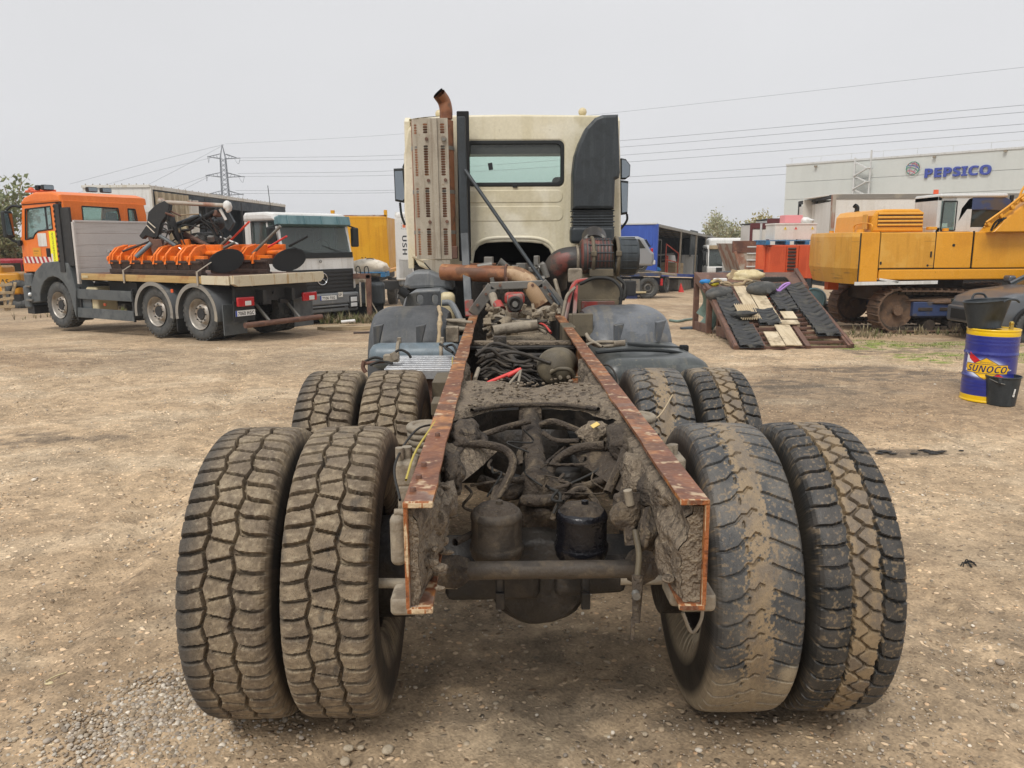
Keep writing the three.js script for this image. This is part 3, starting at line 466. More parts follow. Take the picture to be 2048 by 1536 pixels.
// --- muddy cross plate with its arched edge, between the two rear axles
{
  const edge = u => 2.72 + .50 * (1 - Math.pow(Math.abs(u * 2 - 1), 2.4));   // near edge depth
  const pl = para((u, v) => { const d0 = edge(u), d1 = 3.62 + .2 * Math.abs(u * 2 - 1), d = mix(d0, d1, v), x = TX - .375 + .75 * u; const k = fb(x * 7, d * 7, 1, 4); const lip = v < .06 ? -.03 * (1 - v / .06) : 0; return [x + (k - .5) * .02, 1.125 + .05 * k + .045 * Math.abs(u * 2 - 1) ** 2 * (1 - v) + lip + (fb(x * 30, d * 30, 4, 2) - .5) * .012, -d]; }, 110, 50);
  const under = para((u, v) => { const d = edge(u) + .004; const x = TX - .375 + .75 * u; return [x, 1.12 - v * .10 + .045 * Math.abs(u * 2 - 1) ** 2, -d - v * .05]; }, 60, 3);
  const c = part('cross_plate', TRK); mesh('caked_plate', pl, M.mudLight, c); mesh('plate_skirt', under, M.oilyShade, c);
  mesh('plate_rim', tb([...Array(21)].map((_, i) => { const u = .16 + .68 * i / 20; return [TX - .375 + .75 * u, 1.142 + .045 * Math.abs(u * 2 - 1) ** 2, -edge(u)]; }), .010, 60, 6), M.mud, c);
  const l = []; for (let k = 0; k < 110; k++) { const u = rr(.12, .88), d = mix(edge(u) + .03, 3.7, rnd()), x = TX - .36 + .72 * u, q = blob(rr(.004, .013), rr(.003, .007), rr(.004, .013), .45, 1.4, k + 100, 1); q.translate(x, 1.15 + rr(0, .02) + .04 * Math.abs(u * 2 - 1) ** 2, -d); l.push(q); } mesh('soil_clods', l, M.mudLight, c).userData.kind = 'stuff';
}
// --- rear axle: housing, differential, brake chambers, anti-roll bar
{
  const ax = part('rear_axle', TRK);
  mesh('housing', [rough(cy(.105, .105, 1.3, TX, .56, -2.92, 0, 0, Math.PI / 2, 20), .012, 9, 1), rough(rb(.42, .30, .34, .1, TX, .60, -2.88), .02, 8, 2), rough(place(new THREE.SphereGeometry(.21, 32, 24), TX, .585, -2.80), .02, 8, 3)], M.oilyShade, ax);  // greasy housing, coloured extra dark to put shade into the axle bay
  mesh('diff_cover', rough(place(new THREE.CylinderGeometry(.15, .2, .12, 32, 4), TX, .62, -2.64, Math.PI / 2), .01, 12, 4), M.oilyShade, ax);
  mesh('axle_shroud', rough(bx(.20, .2, .12, TX + .01, .80, -2.72, .3, 0, 0, .05), .03, 6, 8), M.mud, ax);
  for (const s of [-1, 1]) mesh('hub_drum', cy(.2, .2, .16, TX + s * .57, .55, -2.92, 0, 0, Math.PI / 2, 32), M.oilyShade, ax);
  const axm = part('middle_axle', TRK); mesh('housing', [rough(cy(.105, .105, 1.3, TX, .56, -4.3, 0, 0, Math.PI / 2, 20), .012, 9, 5), rough(rb(.5, .42, .5, .14, TX, .66, -4.3), .02, 8, 6)], M.oilyShade, axm);
  for (const s of [-1, 1]) mesh('hub_drum', cy(.2, .2, .16, TX + s * .57, .55, -4.3, 0, 0, Math.PI / 2, 32), M.oilyShade, axm);
  for (const s of [-1, 1]) for (const z of [-6.42, -8.25]) mesh('hub_drum', cy(.15, .15, .5, TX + s * .7, .55, z, 0, 0, Math.PI / 2, 24), M.oilyShade, TRK);
}
for (const [px, m, mt, sd] of [[993, M.canMud, M.mud, 1], [1163, M.blackGloss, M.mud, 2]]) {
  const p = Q(px, 1062, 2.44), c = part('brake_chamber', TRK), R = .088;
  const prof = [[0, -.088], [R * .93, -.088], [R * .98, -.08], [R * .98, -.066], [R * 1.03, -.062], [R * 1.03, -.045], [R * .96, -.04], [R * .955, .045], [R * .985, .048], [R * .985, .058], [R * .93, .066], [R * .90, .072], [R * .60, .086], [.001, .088]];
  mesh('can', place(lathe(prof, 48), p.x, p.y, p.z), m, c);
  mesh('top_dirt', rough(place(lathe([[R * .88, .068], [R * .7, .084], [R * .4, .092], [.001, .093]], 40), p.x, p.y + .003, p.z), .004, 25, sd), mt, c);
  mesh('bolt', [cy(.013, .013, .018, p.x + .01, p.y + .098, p.z, 0, 0, 0, 6), cy(.02, .02, .005, p.x + .01, p.y + .092, p.z, 0, 0, 0, 12)], m, c);
  mesh('push_rod', [rod([p.x + .01, p.y - .09, p.z + .02], [p.x + .01, p.y - .23, p.z + .05], .016), bx(.03, .06, .02, p.x + .01, p.y - .22, p.z + .06), cy(.03, .045, .06, p.x, p.y - .12, p.z, 0, 0, 0, 16)], M.oilyShade, c);
}
{
  const a = part('anti_roll_bar', TRK); const l = Q(888, 1141, 2.3), r = Q(1300, 1138, 2.3);
  mesh('bar_tube', rough(place(new THREE.CylinderGeometry(.029, .029, r.x - l.x, 24, 40), (l.x + r.x) / 2, (l.y + r.y) / 2, l.z, 0, 0, Math.PI / 2), .0015, 20, 1), M.canMud, a);
  for (const [p0, p1] of [[[752, 1166, 2.55], [915, 1168, 2.55]], [[1240, 1160, 2.55], [1420, 1158, 2.55]]]) mesh('stub', rod(Q(...p0), Q(...p1), .018, 14), M.castGrey, a);
  mesh('bar_lug', blob(.07, .05, .06, .3, 2, 1, 2).translate(l.x + .02, l.y, l.z), M.mud, a); mesh('bar_lug', blob(.06, .06, .06, .3, 2, 2, 2).translate(r.x - .02, r.y, r.z - .03), M.mud, a);
}
// lower casting under the bar
mesh('axle_bracket', [rough(bx(.34, .13, .12, Q(985, 1180, 2.6).x, .63, -2.6, 0, 0, 0, .03), .02, 9, 3), rough(bx(.26, .12, .12, Q(1180, 1175, 2.6).x, .65, -2.6, 0, 0, 0, .03), .02, 9, 4)], M.oilyShade, TRK);  // dark colour stands in for the shade beneath the bar
// --- centre column and V stays, thick with mud
{
  const v = part('suspension_stay', TRK);
  const a = Q(1060, 828, 3.25), b = Q(1068, 905, 2.95), c = Q(1075, 965, 2.72);
  mesh('column', rough(tb([a, b, c], .042, 40, 18), .005, 18, 1), M.mud, v);
  mesh('column_head', rough(bx(.10, .09, .05, a.x, a.y, a.z + .02, -.3, 0, 0, .012), .004, 20, 2), M.mud, v);
  mesh('knuckle', [rough(place(new THREE.IcosahedronGeometry(.075, 5), c.x, c.y - .01, c.z), .02, 12, 3), rough(place(new THREE.TorusGeometry(.05, .02, 12, 30), c.x, Q(1075, 1000, 2.62).y, -2.62, Math.PI / 2 - .3), .006, 20, 4)], M.mud, v);
  for (const [pts, sd] of [[[[1070, 955, 2.72], [1010, 980, 2.75], [960, 965, 2.8]], 5], [[[1085, 960, 2.7], [1140, 985, 2.66], [1200, 965, 2.66], [1218, 915, 2.7]], 6], [[[1050, 965, 2.72], [1020, 985, 2.66], [985, 990, 2.66]], 7]]) mesh('stay_arm', rough(tb(pts.map(p => Q(...p)), .028, 40, 12), .009, 16, sd), M.mud, v);
  // lateral mud-covered plates to the rails
  const pl = (q, sd) => rough(para((s, t) => { const A = Q(...q[0]), B = Q(...q[1]), C = Q(...q[2]), D = Q(...q[3]); return A.lerp(B, s).lerp(D.lerp(C, s), t); }, 24, 16), .022, 9, sd);
  mesh('gusset', [pl([[875, 885, 2.55], [1000, 895, 2.75], [985, 915, 2.7], [900, 985, 2.35]], 1)], M.mudLight, v);
  mesh('gusset', [pl([[1290, 900, 2.6], [1145, 905, 2.78], [1165, 930, 2.72], [1250, 990, 2.45]], 2)], M.mud, v);
  mesh('rubber_mount', rough(cy(.05, .055, .07, c.x - .1, c.y - .03, c.z - .05, 0, 0, 0, 20), .006, 20, 5), M.oilyShade, v);  // mounts coloured oil-dark to deepen the painted shade of the bay
  mesh('rubber_mount', rough(cy(.05, .055, .07, c.x + .12, c.y - .02, c.z - .1, 0, 0, 0, 20), .006, 20, 6), M.oilyShade, v);
}
// muddy clusters along both rails
for (const [px, py, d, sx, sy, sz, sd] of [[925, 868, 2.75, .08, .05, .14, 1], [905, 945, 2.4, .04, .07, .12, 2], [890, 1000, 2.2, .04, .05, .09, 3], [1250, 885, 2.7, .07, .06, .13, 4], [1250, 1012, 2.22, .035, .05, .05, 5], [1268, 955, 2.42, .045, .08, .10, 6], [1292, 1060, 2.14, .04, .06, .08, 7], [938, 890, 2.8, .07, .05, .1, 8], [870, 1030, 2.1, .04, .07, .08, 9], [1310, 985, 2.25, .05, .06, .09, 10]]) { const p = Q(px, py, d); mesh('mud_cluster', blob(sx, sy, sz, .45, 2.2, sd * 7, 4).translate(p.x, p.y, p.z), sd % 3 ? M.mud : M.mudLight, TRK); }
{ const p = Q(1190, 868, 2.85); mesh('straw_nest', [blob(.065, .04, .06, .5, 3, 9, 4).translate(p.x, p.y, p.z)], M.mudLight, TRK); const f = Q(1190, 866, 2.78); mesh('yellow_leaf', rough(bx(.03, .004, .02, f.x, f.y + .03, f.z, .4, .5, .2, 0), .004, 30, 2), plain(0xd9bd72, .8), TRK); }
// perforated strip and dangling connector on the right rail
{ const p = Q(1282, 945, 2.42), l = []; l.push(bx(.02, .12, .05, p.x, p.y, p.z)); mesh('slotted_strip', l, M.oilyShade, TRK); const h = []; for (let k = 0; k < 6; k++) h.push(bx(.008, .009, .03, p.x - .012, p.y + .045 - k * .018, p.z + .012)); mesh('strip_slots', h, M.black, TRK); }
{
  const c = part('hanging_valve', TRK);
  mesh('valve_body', [rough(rod(Q(1262, 985, 2.15), Q(1262, 1040, 2.13), .028), .006, 20, 1), rough(place(new THREE.SphereGeometry(.045, 20, 16), ...Q(1250, 1030, 2.14).toArray()), .012, 14, 2), rod(Q(1258, 1050, 2.12), Q(1262, 1090, 2.1), .018)], M.mud, c);
  mesh('link', tb([[1270, 1060, 2.1], [1278, 1110, 2.06], [1275, 1150, 2.04]].map(p => Q(...p)), .009, 20), M.olive, c);
  mesh('clevis', [rough(rod(Q(1275, 1150, 2.04), Q(1272, 1245, 2.0), .017, 12, .012), .005, 20, 3), rod(Q(1266, 1235, 2.0), Q(1265, 1278, 1.99), .006)], M.mud, c);
  mesh('bolt', cy(.012, .012, .02, ...Q(1272, 1190, 2.0).toArray(), Math.PI / 2, 0, 0, 8), M.steelGrey, c);
  mesh('sensor_tip', cy(.013, .013, .045, ...Q(1258, 995, 2.12).toArray(), 0, 0, .2, 12), M.castGrey, c);
}
// --- air hoses
for (const [pts, r] of [
  [[[905, 892, 2.6], [960, 888, 2.65], [1010, 900, 2.65], [1026, 920, 2.62], [1010, 970, 2.55], [985, 1005, 2.5]], .015],
  [[[965, 870, 2.95], [1010, 855, 3.0], [1060, 842, 3.05]], .013], [[[1080, 850, 3.02], [1105, 843, 3.0], [1160, 862, 2.95]], .013], [[[1085, 865, 2.98], [1110, 880, 2.95], [1160, 882, 2.9]], .010],
  [[[1044, 930, 2.85], [1040, 905, 2.9], [1062, 895, 2.95], [1085, 910, 2.9]], .013],
  [[[1098, 955, 2.72], [1110, 925, 2.75], [1150, 898, 2.75], [1210, 890, 2.7]], .016], [[[1080, 925, 2.8], [1120, 970, 2.68], [1170, 972, 2.62], [1215, 955, 2.6]], .014],
  [[[1105, 1040, 2.5], [1125, 1000, 2.52], [1165, 978, 2.55], [1195, 1010, 2.52], [1205, 1045, 2.48]], .012],
  [[[1215, 985, 2.5], [1250, 900, 2.6], [1235, 870, 2.75]], .016], [[[885, 900, 2.4], [900, 960, 2.32], [880, 1005, 2.2]], .014], [[[940, 880, 2.7], [900, 930, 2.45], [905, 985, 2.3]], .010],
  [[[985, 1000, 2.52], [1000, 965, 2.6], [1045, 960, 2.68]], .012], [[[910, 1085, 2.35], [960, 1060, 2.5]], .012],
  [[[900, 850, 2.9], [915, 905, 2.55], [890, 955, 2.35]], .005], [[[1220, 900, 2.65], [1245, 860, 2.8], [1235, 840, 2.95]], .007]]) Hs('air_hose', pts, r, M.mud);
seed = 808; for (let k = 0; k < 16; k++) { const x = rr(900, 1260), y = rr(850, 985), d = mix(2.95, 2.45, (y - 850) / 135); Hs('thin_cable', [[x, y, d], [x + rr(-25, 25), y + rr(5, 25), d + rr(-.05, .05)], [x + rr(-45, 45), y + rr(10, 45), d - .05], [x + rr(-60, 60), y + rr(20, 60), d - .08]], rr(.003, .006), k % 2 ? M.hoseDark : M.mud); }
for (const s of [-1, 1]) for (let k = 0; k < 9; k++) { const d = 2.2 + k * .42, x = TX + s * (.345 + .006 * k); mesh('frame_bolt', [cy(.014, .014, .02, x, 1.10 + (k % 2) * .03, -d, 0, 0, Math.PI / 2, 6), cy(.02, .02, .006, x + s * .008, 1.10 + (k % 2) * .03, -d, 0, 0, Math.PI / 2, 12)], M.mud, TRK); }
Hs('air_hose', [[800, 1000, 2.05], [790, 930, 2.3], [840, 855, 2.7], [860, 850, 2.75]], .004, M.hoseDark);
Hs('yellow_cable', [[812, 960, 2.0], [830, 905, 2.3], [872, 840, 2.75], [900, 780, 3.4], [905, 715, 4.6]], .0035, plain(0xb5a24a, .7));
Hs('brake_line', [[1365, 1225, 2.3], [1385, 1265, 2.3], [1402, 1240, 2.3], [1405, 1190, 2.3]], .006, M.castGrey);
// pale ribbed gaiters between rails and tyres
for (const [px, py, d, s] of [[852, 870, 3.25, -1], [1275, 850, 3.45, 1]]) {
  const p = Q(px, py, d), c = part('air_spring', TRK), l = []; for (let k = 0; k < 4; k++) l.push(place(new THREE.TorusGeometry(.055 + .008 * (3 - k) * .5, .019, 12, 28), p.x - s * 0, p.y + .035 - k * .03, p.z, Math.PI / 2)); l.push(cy(.06, .065, .13, p.x, p.y - .02, p.z)); mesh('bellows', l, M.castGrey, c);
  mesh('base_clamp', bx(.1, .06, .14, p.x, p.y - .1, p.z + .03), M.castGrey, c);
}
for (const [px, py, d] of [[815, 940, 2.45], [1345, 930, 2.75]]) { const p = Q(px, py, d); mesh('shackle_block', [rb(.075, .085, .12, .014, p.x, p.y, p.z), cy(.018, .018, .09, p.x, p.y + .035, p.z, 0, 0, 0, 10), cy(.014, .014, .09, p.x - .02, p.y + .04, p.z + .03, 0, 0, 0, 10), rb(.065, .10, .1, .01, p.x + .005, p.y - .085, p.z + .01)], M.castGrey, TRK); }
{ const p = Q(797, 1078, 2.35); mesh('shock_absorber', [rb(.05, .17, .06, .022, p.x, p.y, p.z), cy(.012, .012, .03, p.x + .005, p.y + .09, p.z, 0, 0, Math.PI / 2, 10)], M.castGrey, TRK); }
// leaf springs running under the rails
for (const s of [-1, 1]) { const l = []; for (let k = 0; k < 5; k++) l.push(para((u, v) => { const z = -2.55 - u * 2.1, q = Math.abs(u * 2 - 1); return [TX + s * (.44 + (v - .5) * .08), .80 - .018 * k - .10 * q * q, z]; }, 20, 1)); mesh('leaf_spring', l, M.mud, TRK); }

// --- between the rails: cross members, tank, wiring, gearbox
mesh('cross_member', [bar([TX - .4, 1.10, -5.35], [TX + .4, 1.10, -5.35], .10, .02), bar([TX - .4, .99, -5.40], [TX + .4, .99, -5.40], .02, .22), rod([TX - .28, 1.05, -5.28], [TX + .25, 1.05, -5.28], .02), bar([TX - .1, 1.0, -5.3], [TX + .2, 1.0, -5.3], .04, .09)], M.oilyShade, TRK);
mesh('cross_member_cap', rough(bar([TX - .33, 1.125, -5.42], [TX + .36, 1.12, -5.42], .09, .025), .006, 14, 2), M.mudLight, TRK);
{ const p = Q(1000, 682, 5.25); mesh('brake_valve', [bx(.09, .07, .06, p.x, p.y, p.z), cy(.022, .022, .04, p.x, p.y, p.z + .04, Math.PI / 2), rod([p.x - .03, p.y - .02, p.z], [p.x - .13, p.y - .07, p.z + .05], .010)], M.hose, TRK); }
{
  const c = part('air_tank', TRK), p = Q(1116, 732, 4.7), R = .115;
  const prof = [[.001, -.18], [R * .6, -.17], [R * .9, -.15], [R, -.12], [R, .02], [R * 1.02, .022], [R * 1.02, .04], [R, .042], [R, .12], [R * .9, .15], [R * .6, .17], [.001, .18]];
  mesh('shell', place(lathe(prof, 40), p.x, p.y, p.z, Math.PI / 2 - .12, 0, .2), M.olive, c);
  mesh('fitting', [cy(.016, .016, .04, p.x - .045, p.y - .005, p.z + .18, Math.PI / 2, 0, 0, 10), cy(.012, .012, .03, p.x + .0, p.y - .04, p.z + .18, Math.PI / 2, 0, 0, 8), cy(.012, .012, .03, p.x + .05, p.y - .04, p.z + .17, Math.PI / 2, 0, 0, 8)], M.castGrey, c);
  Hs('air_hose', [[1103, 746, 4.5], [1120, 738, 4.42], [1140, 740, 4.4], [1150, 755, 4.42]], .012, M.olive);
}
seed = 4242;
for (let k = 0; k < 22; k++) { // wiring looms draped between the rails
  const y0 = 700 + rnd() * 60, x0 = 950 + rnd() * 20, x1 = 1050 + rnd() * 45, d = 4.5 + rnd() * .7;
  Hs('wiring_loom', [[x0, y0 + rr(-6, 6), d], [x0 + 25, y0 - rr(4, 16), d + rr(-.1, .1)], [mix(x0, x1, .5), y0 + rr(-10, 8), d], [x1 - 15, y0 + rr(0, 14), d + rr(-.1, .1)], [x1 + 8, y0 + rr(4, 22), d]], rr(.006, .011), M.hose);
}
Hs('coiled_hose', [[953, 704, 4.75], [990, 700, 4.8], [1020, 712, 4.8], [1033, 735, 4.7]], .017, M.hose);
mesh('marker_lance', [rod(Q(975, 766, 4.05), Q(1042, 738, 4.1), .010, 8), rod(Q(1015, 752, 4.08), Q(1038, 740, 4.09), .013, 8)], plain(0xd8453f, .5), TRK);
mesh('stay_rods', [rod(Q(1042, 740, 4.1), Q(1015, 772, 3.9), .007), rod(Q(1042, 740, 4.1), Q(1034, 778, 3.9), .007), rod(Q(957, 738, 4.3), Q(950, 758, 4.1), .012)], M.castGrey, TRK);
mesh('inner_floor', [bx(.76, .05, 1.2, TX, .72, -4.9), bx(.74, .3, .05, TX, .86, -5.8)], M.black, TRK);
{ // gearbox and engine seen through the frame
  const g = part('gearbox', TRK);
  mesh('casing', [rough(rb(.56, .45, .8, .1, TX + .02, .86, -6.35), .05, 5, 1), rough(rb(.5, .4, .6, .1, TX + .02, 1.05, -6.9), .05, 5, 2)], M.gearbox, g);
  const p = Q(1030, 607, 6.35); mesh('retarder_body', [rb(.13, .15, .2, .03, p.x, p.y, p.z - .1), rb(.17, .1, .12, .03, p.x, p.y + .03, p.z - .2)], M.redPaint, g);
  mesh('output_flange', [place(new THREE.TorusGeometry(.052, .016, 12, 32), p.x, p.y - .005, p.z + .01), cy(.05, .05, .04, p.x, p.y - .005, p.z - .01, Math.PI / 2, 0, 0, 30)], M.oilyShade, g);
  mesh('flange_boss', cy(.022, .026, .04, p.x, p.y - .005, p.z + .02, Math.PI / 2, 0, 0, 20), M.steelGrey, g);
  const l = []; seed = 99; for (let k = 0; k < 40; k++) { const q = Q(rr(965, 1110), rr(612, 672), rr(5.7, 6.4)); l.push(rnd() < .5 ? bx(rr(.02, .08), rr(.02, .05), rr(.02, .08), q.x, q.y, q.z, rr(0, 3), rr(0, 3), 0) : cy(rr(.01, .025), rr(.01, .025), rr(.03, .09), q.x, q.y, q.z, rr(0, 3), 0, rr(0, 3), 10)); } mesh('fittings', l, M.gearbox, g);
  mesh('engine_block', [rough(rb(.9, .8, .9, .06, TX, 1.2, -8.1), .05, 4, 3)], M.oilyShade, g); mesh('cab_underside', [bx(2.1, 1.1, .05, TX, 1.0, -8.75), bx(2.1, .4, .05, TX, .6, -9.6)], M.chassisDark, g);
  const f2 = []; for (let k = 0; k < 26; k++) { const q = Q(rr(965, 1100), rr(520, 600), rr(7.0, 7.5)); f2.push(rnd() < .6 ? bx(rr(.03, .12), rr(.03, .1), rr(.03, .1), q.x, q.y, q.z, 0, rr(0, 3), 0) : cy(rr(.02, .05), rr(.02, .05), rr(.05, .14), q.x, q.y, q.z, rr(0, 3), 0, rr(0, 3), 12)); } mesh('engine_fittings', f2, M.steelGrey, g);
}
Hs('coolant_pipe', [[985, 590, 6.6], [992, 612, 6.5], [1003, 625, 6.4], [1008, 645, 6.3]], .035, M.castGrey); Hs('pipe_sleeve', [[995, 607, 6.48], [1003, 620, 6.4]], .041, M.redPaint);
Hs('coolant_pipe', [[1115, 622, 6.4], [1090, 620, 6.4], [1075, 632, 6.35], [1070, 650, 6.3]], .034, M.castGrey);
Hs('lagged_pipe', [[985, 662, 5.75], [1030, 655, 5.8], [1075, 650, 5.8]], .042, M.castGrey); Hs('lagged_pipe', [[1000, 650, 5.9], [1015, 640, 5.95], [1008, 655, 5.85]], .035, M.gearbox);
Hs('red_cable', [[1060, 645, 5.9], [1085, 648, 5.8], [1102, 665, 5.6]], .008, plain(0xb5413a, .6));
seed = 7; for (let k = 0; k < 10; k++) Hs('wiring_loom', [[965 + rr(0, 12), rr(640, 660), 6], [1000 + rr(-10, 10), rr(632, 655), 6], [1045, rr(638, 660), 5.9], [1090 + rr(0, 12), rr(640, 668), 5.8]], rr(.008, .016), k % 2 ? M.castGrey : M.hose);

// --- cab
const CD = 8.1;
const cab = part('cab', TRK);
const qx = (px, py, d = CD) => { const p = Q(px, py, d); return [p.x, p.y]; };
{
  const out = [[838, 237], [826, 245], [815, 262], [808, 310], [809, 420], [815, 480], [826, 512], [838, 532], [870, 546], [905, 556], [944, 560], [947, 520], [950, 503], [958, 492], [972, 486], [1010, 484], [1060, 485], [1085, 488], [1098, 498], [1106, 515], [1112, 548], [1160, 545], [1205, 532], [1236, 520], [1242, 470], [1241, 400], [1240, 300], [1237, 250], [1228, 236], [1200, 231], [1020, 229], [900, 231]].map(p => qx(...p));
  const win = rrect(...(() => { const a = qx(934, 372), b = qx(1127, 282); return [a[0], a[1], b[0], b[1]]; })(), .05, 5);
  const w = ex(out, .05, .02, [win.slice().reverse()]); w.translate(0, 0, -CD - .05); mesh('rear_wall', w, M.cabCream, cab);
  // pressed panels and sill
  const pan = (a, b, r, t) => { const A = qx(...a), B = qx(...b); const g = ex(rrect(A[0], A[1], B[0], B[1], r, 5), t, t * .8); g.translate(0, 0, -CD + .0); return g; };
  mesh('pressed_panel', pan([912, 407], [1126, 379], .06, .014), M.cabCream, cab); mesh('pressed_panel', pan([912, 444], [1127, 411], .065, .014), M.cabCream, cab);
  const archRim = tb([[940, 530], [944, 505], [955, 487], [975, 478], [1030, 475], [1080, 478], [1100, 488], [1112, 508], [1118, 535]].map(p => Q(...p, CD - .01)), .022, 60, 8); mesh('arch_flange', archRim, M.cabCream, cab);
  const gk = (() => { const A = qx(936, 370), B = qx(1125, 284); const o = rrect(A[0] - .015, A[1] - .015, B[0] + .015, B[1] + .015, .06, 6), i = rrect(A[0] + .022, A[1] + .022, B[0] - .022, B[1] - .022, .045, 6).reverse(); const g = ex(o, .022, .006, [i]); g.translate(0, 0, -CD + .0); return g; })();
  const wn = part('rear_window', cab); mesh('rubber_seal', gk, M.seal, wn);
  { const A = qx(938, 369), B = qx(1123, 286); mesh('pane', new THREE.PlaneGeometry(B[0] - A[0], B[1] - A[1]).translate((A[0] + B[0]) / 2, (A[1] + B[1]) / 2, -CD + .004), M.glassGreen, wn); const s = Q(981, 333, CD); mesh('sticker', bx(.045, .07, .003, s.x, s.y, -CD + .008, 0, 0, .15, 0), M.vinyl, wn); }
  // sides, roof, front, floor
  const L = qx(812, 400)[0], R = qx(1238, 400)[0], T = qx(1020, 231)[1], B = 1.56, dp = 1.75;
  const sidePoly = [[0, B], [0, T - .05], [.08, T], [1.2, T + .02], [1.55, T - .15], [1.75, B + .35], [1.78, B]].map(([a, b]) => [a, b]);
  const sideWin = [[.55, T - .28], [1.35, T - .28], [1.55, B + .45], [.55, B + .45]];
  for (const x of [L + .03, R - .03]) { const g = ex(sidePoly, .04, .01, [sideWin.slice().reverse()]); g.rotateY(Math.PI / 2); g.translate(x - .02, 0, -CD - .03); mesh('side_panel', g, M.cabCream, cab); const gl = ex(sideWin, .006); gl.rotateY(Math.PI / 2); gl.translate(x, 0, -CD - .03); mesh('side_window', gl, M.glassGreen, cab); }
  const rf = para((u, v) => { const x = mix(L + .05, R - .05, u), e = 1 - Math.pow(Math.abs(u * 2 - 1), 6); return [x, T - .03 + .035 * e, -CD - .02 - v * 1.25]; }, 24, 6); mesh('roof', [rf, bx(R - L - .1, .02, 1.2, (L + R) / 2, T - .05, -CD - .65)], M.cabCream, cab);
  mesh('headliner', [bx(R - L - .14, .03, 1.5, (L + R) / 2, T - .085, -CD - .8), bx(R - L - .14, .20, .3, (L + R) / 2, T - .14, -CD - 1.38)], M.greyPlastic, cab);
  mesh('front_panel', [bx(R - L, .5, .06, (L + R) / 2, B + .22, -CD - 1.78), bx(.09, 1.0, .07, L + .05, T - .6, -CD - 1.72, -.2), bx(.09, 1.0, .07, R - .05, T - .6, -CD - 1.72, -.2)], M.cabCream, cab);
  mesh('windscreen', bx(R - L - .2, .95, .008, (L + R) / 2, T - .63, -CD - 1.7, -.2, 0, 0, 0), M.glassGreen, cab);
  mesh('dashboard', [bx(R - L - .14, .2, .4, (L + R) / 2, B + .42, -CD - 1.5)], M.interior, cab);
  mesh('cab_floor', [bx(R - L - .1, .06, .9, (L + R) / 2, B - .0, -CD - 1.3), bx(.5, .06, 1.7, L + .3, B, -CD - .9), bx(.5, .06, 1.7, R - .3, B, -CD - .9), bx(.9, .04, 1.0, (L + R) / 2, B + .28, -CD - .55)], M.chassisDark, cab);
  mesh('engine_tunnel', bx(1.0, .36, .02, (L + R) / 2, B + .12, -CD - 1.05), M.black, cab);
  for (const px of [905, 1145]) { const p = Q(px, 400, CD + .9); mesh('seat', [rb(.5, .14, .5, .05, p.x, B + .4, p.z - .2), rb(.48, .6, .14, .05, p.x, B + .68, p.z + .1, -.12)], M.interior, cab); }
  mesh('air_horn', [place(new THREE.SphereGeometry(.045, 20, 14), ...Q(1165, 224, 8.6).toArray()), rod(Q(1165, 228, 8.6), Q(1165, 240, 8.6), .03)], M.cream, cab); mesh('air_horn', place(new THREE.SphereGeometry(.045, 20, 14), ...Q(879, 228, 8.6).toArray()), M.cream, cab);
  mesh('grab_edge', [tb([[826, 512], [850, 522], [905, 540]].map(p => Q(...p, CD - .01)), .022, 20)], M.cabCream, cab);
  mesh('roof_bead', tb([[912, 250], [1000, 247], [1150, 248]].map(p => Q(...p, CD - .004)), .008, 20, 6), M.cabCream, cab); mesh('wall_bead', tb([[1133, 300], [1137, 380], [1138, 470]].map(p => Q(...p, CD - .004)), .007, 20, 6), M.cabCream, cab); for (const [px, py] of [[1010, 268], [1080, 460], [960, 462], [1118, 262]]) mesh('wall_plug', cy(.014, .014, .012, ...Q(px, py, CD - .004).toArray(), Math.PI / 2, 0, 0, 14), M.seal, cab); mesh('window_latch', rb(.05, .03, .02, .008, ...Q(1030, 372, CD - .03).toArray()), M.seal, cab);
  // mirrors
  const mr = (pts, arm, name) => { const o = part(name, TRK); const P = pts.map(p => qx(p[0], p[1], 9.4)); const g = ex(P, .09, .02); g.translate(0, 0, -9.5); mesh('shell', g, M.seal, o); const c = P.reduce((a, p) => [a[0] + p[0] / P.length, a[1] + p[1] / P.length], [0, 0]); const gg = ex(P.map(p => [mix(c[0], p[0], .82), mix(c[1], p[1], .86)]), .006); gg.translate(0, 0, -9.395); mesh('mirror_glass', gg, M.mirrorGlass, o); arm.forEach(a => mesh('arm', tb(a.map(p => Q(...p, 9.45)), .014, 16), M.seal, o)); };
  mr([[787, 337], [806, 336], [812, 400], [806, 405], [790, 402]], [[[800, 405], [803, 430], [810, 450]], [[806, 336], [812, 325], [822, 322]]], 'mirror');
  mr([[1242, 316], [1252, 318], [1261, 330], [1260, 352], [1252, 358], [1242, 358]], [[[1240, 315], [1230, 312]]], 'mirror');
  mr([[1241, 360], [1257, 362], [1255, 428], [1243, 430]], [[[1254, 428], [1254, 440], [1240, 460]]], 'mirror');
}
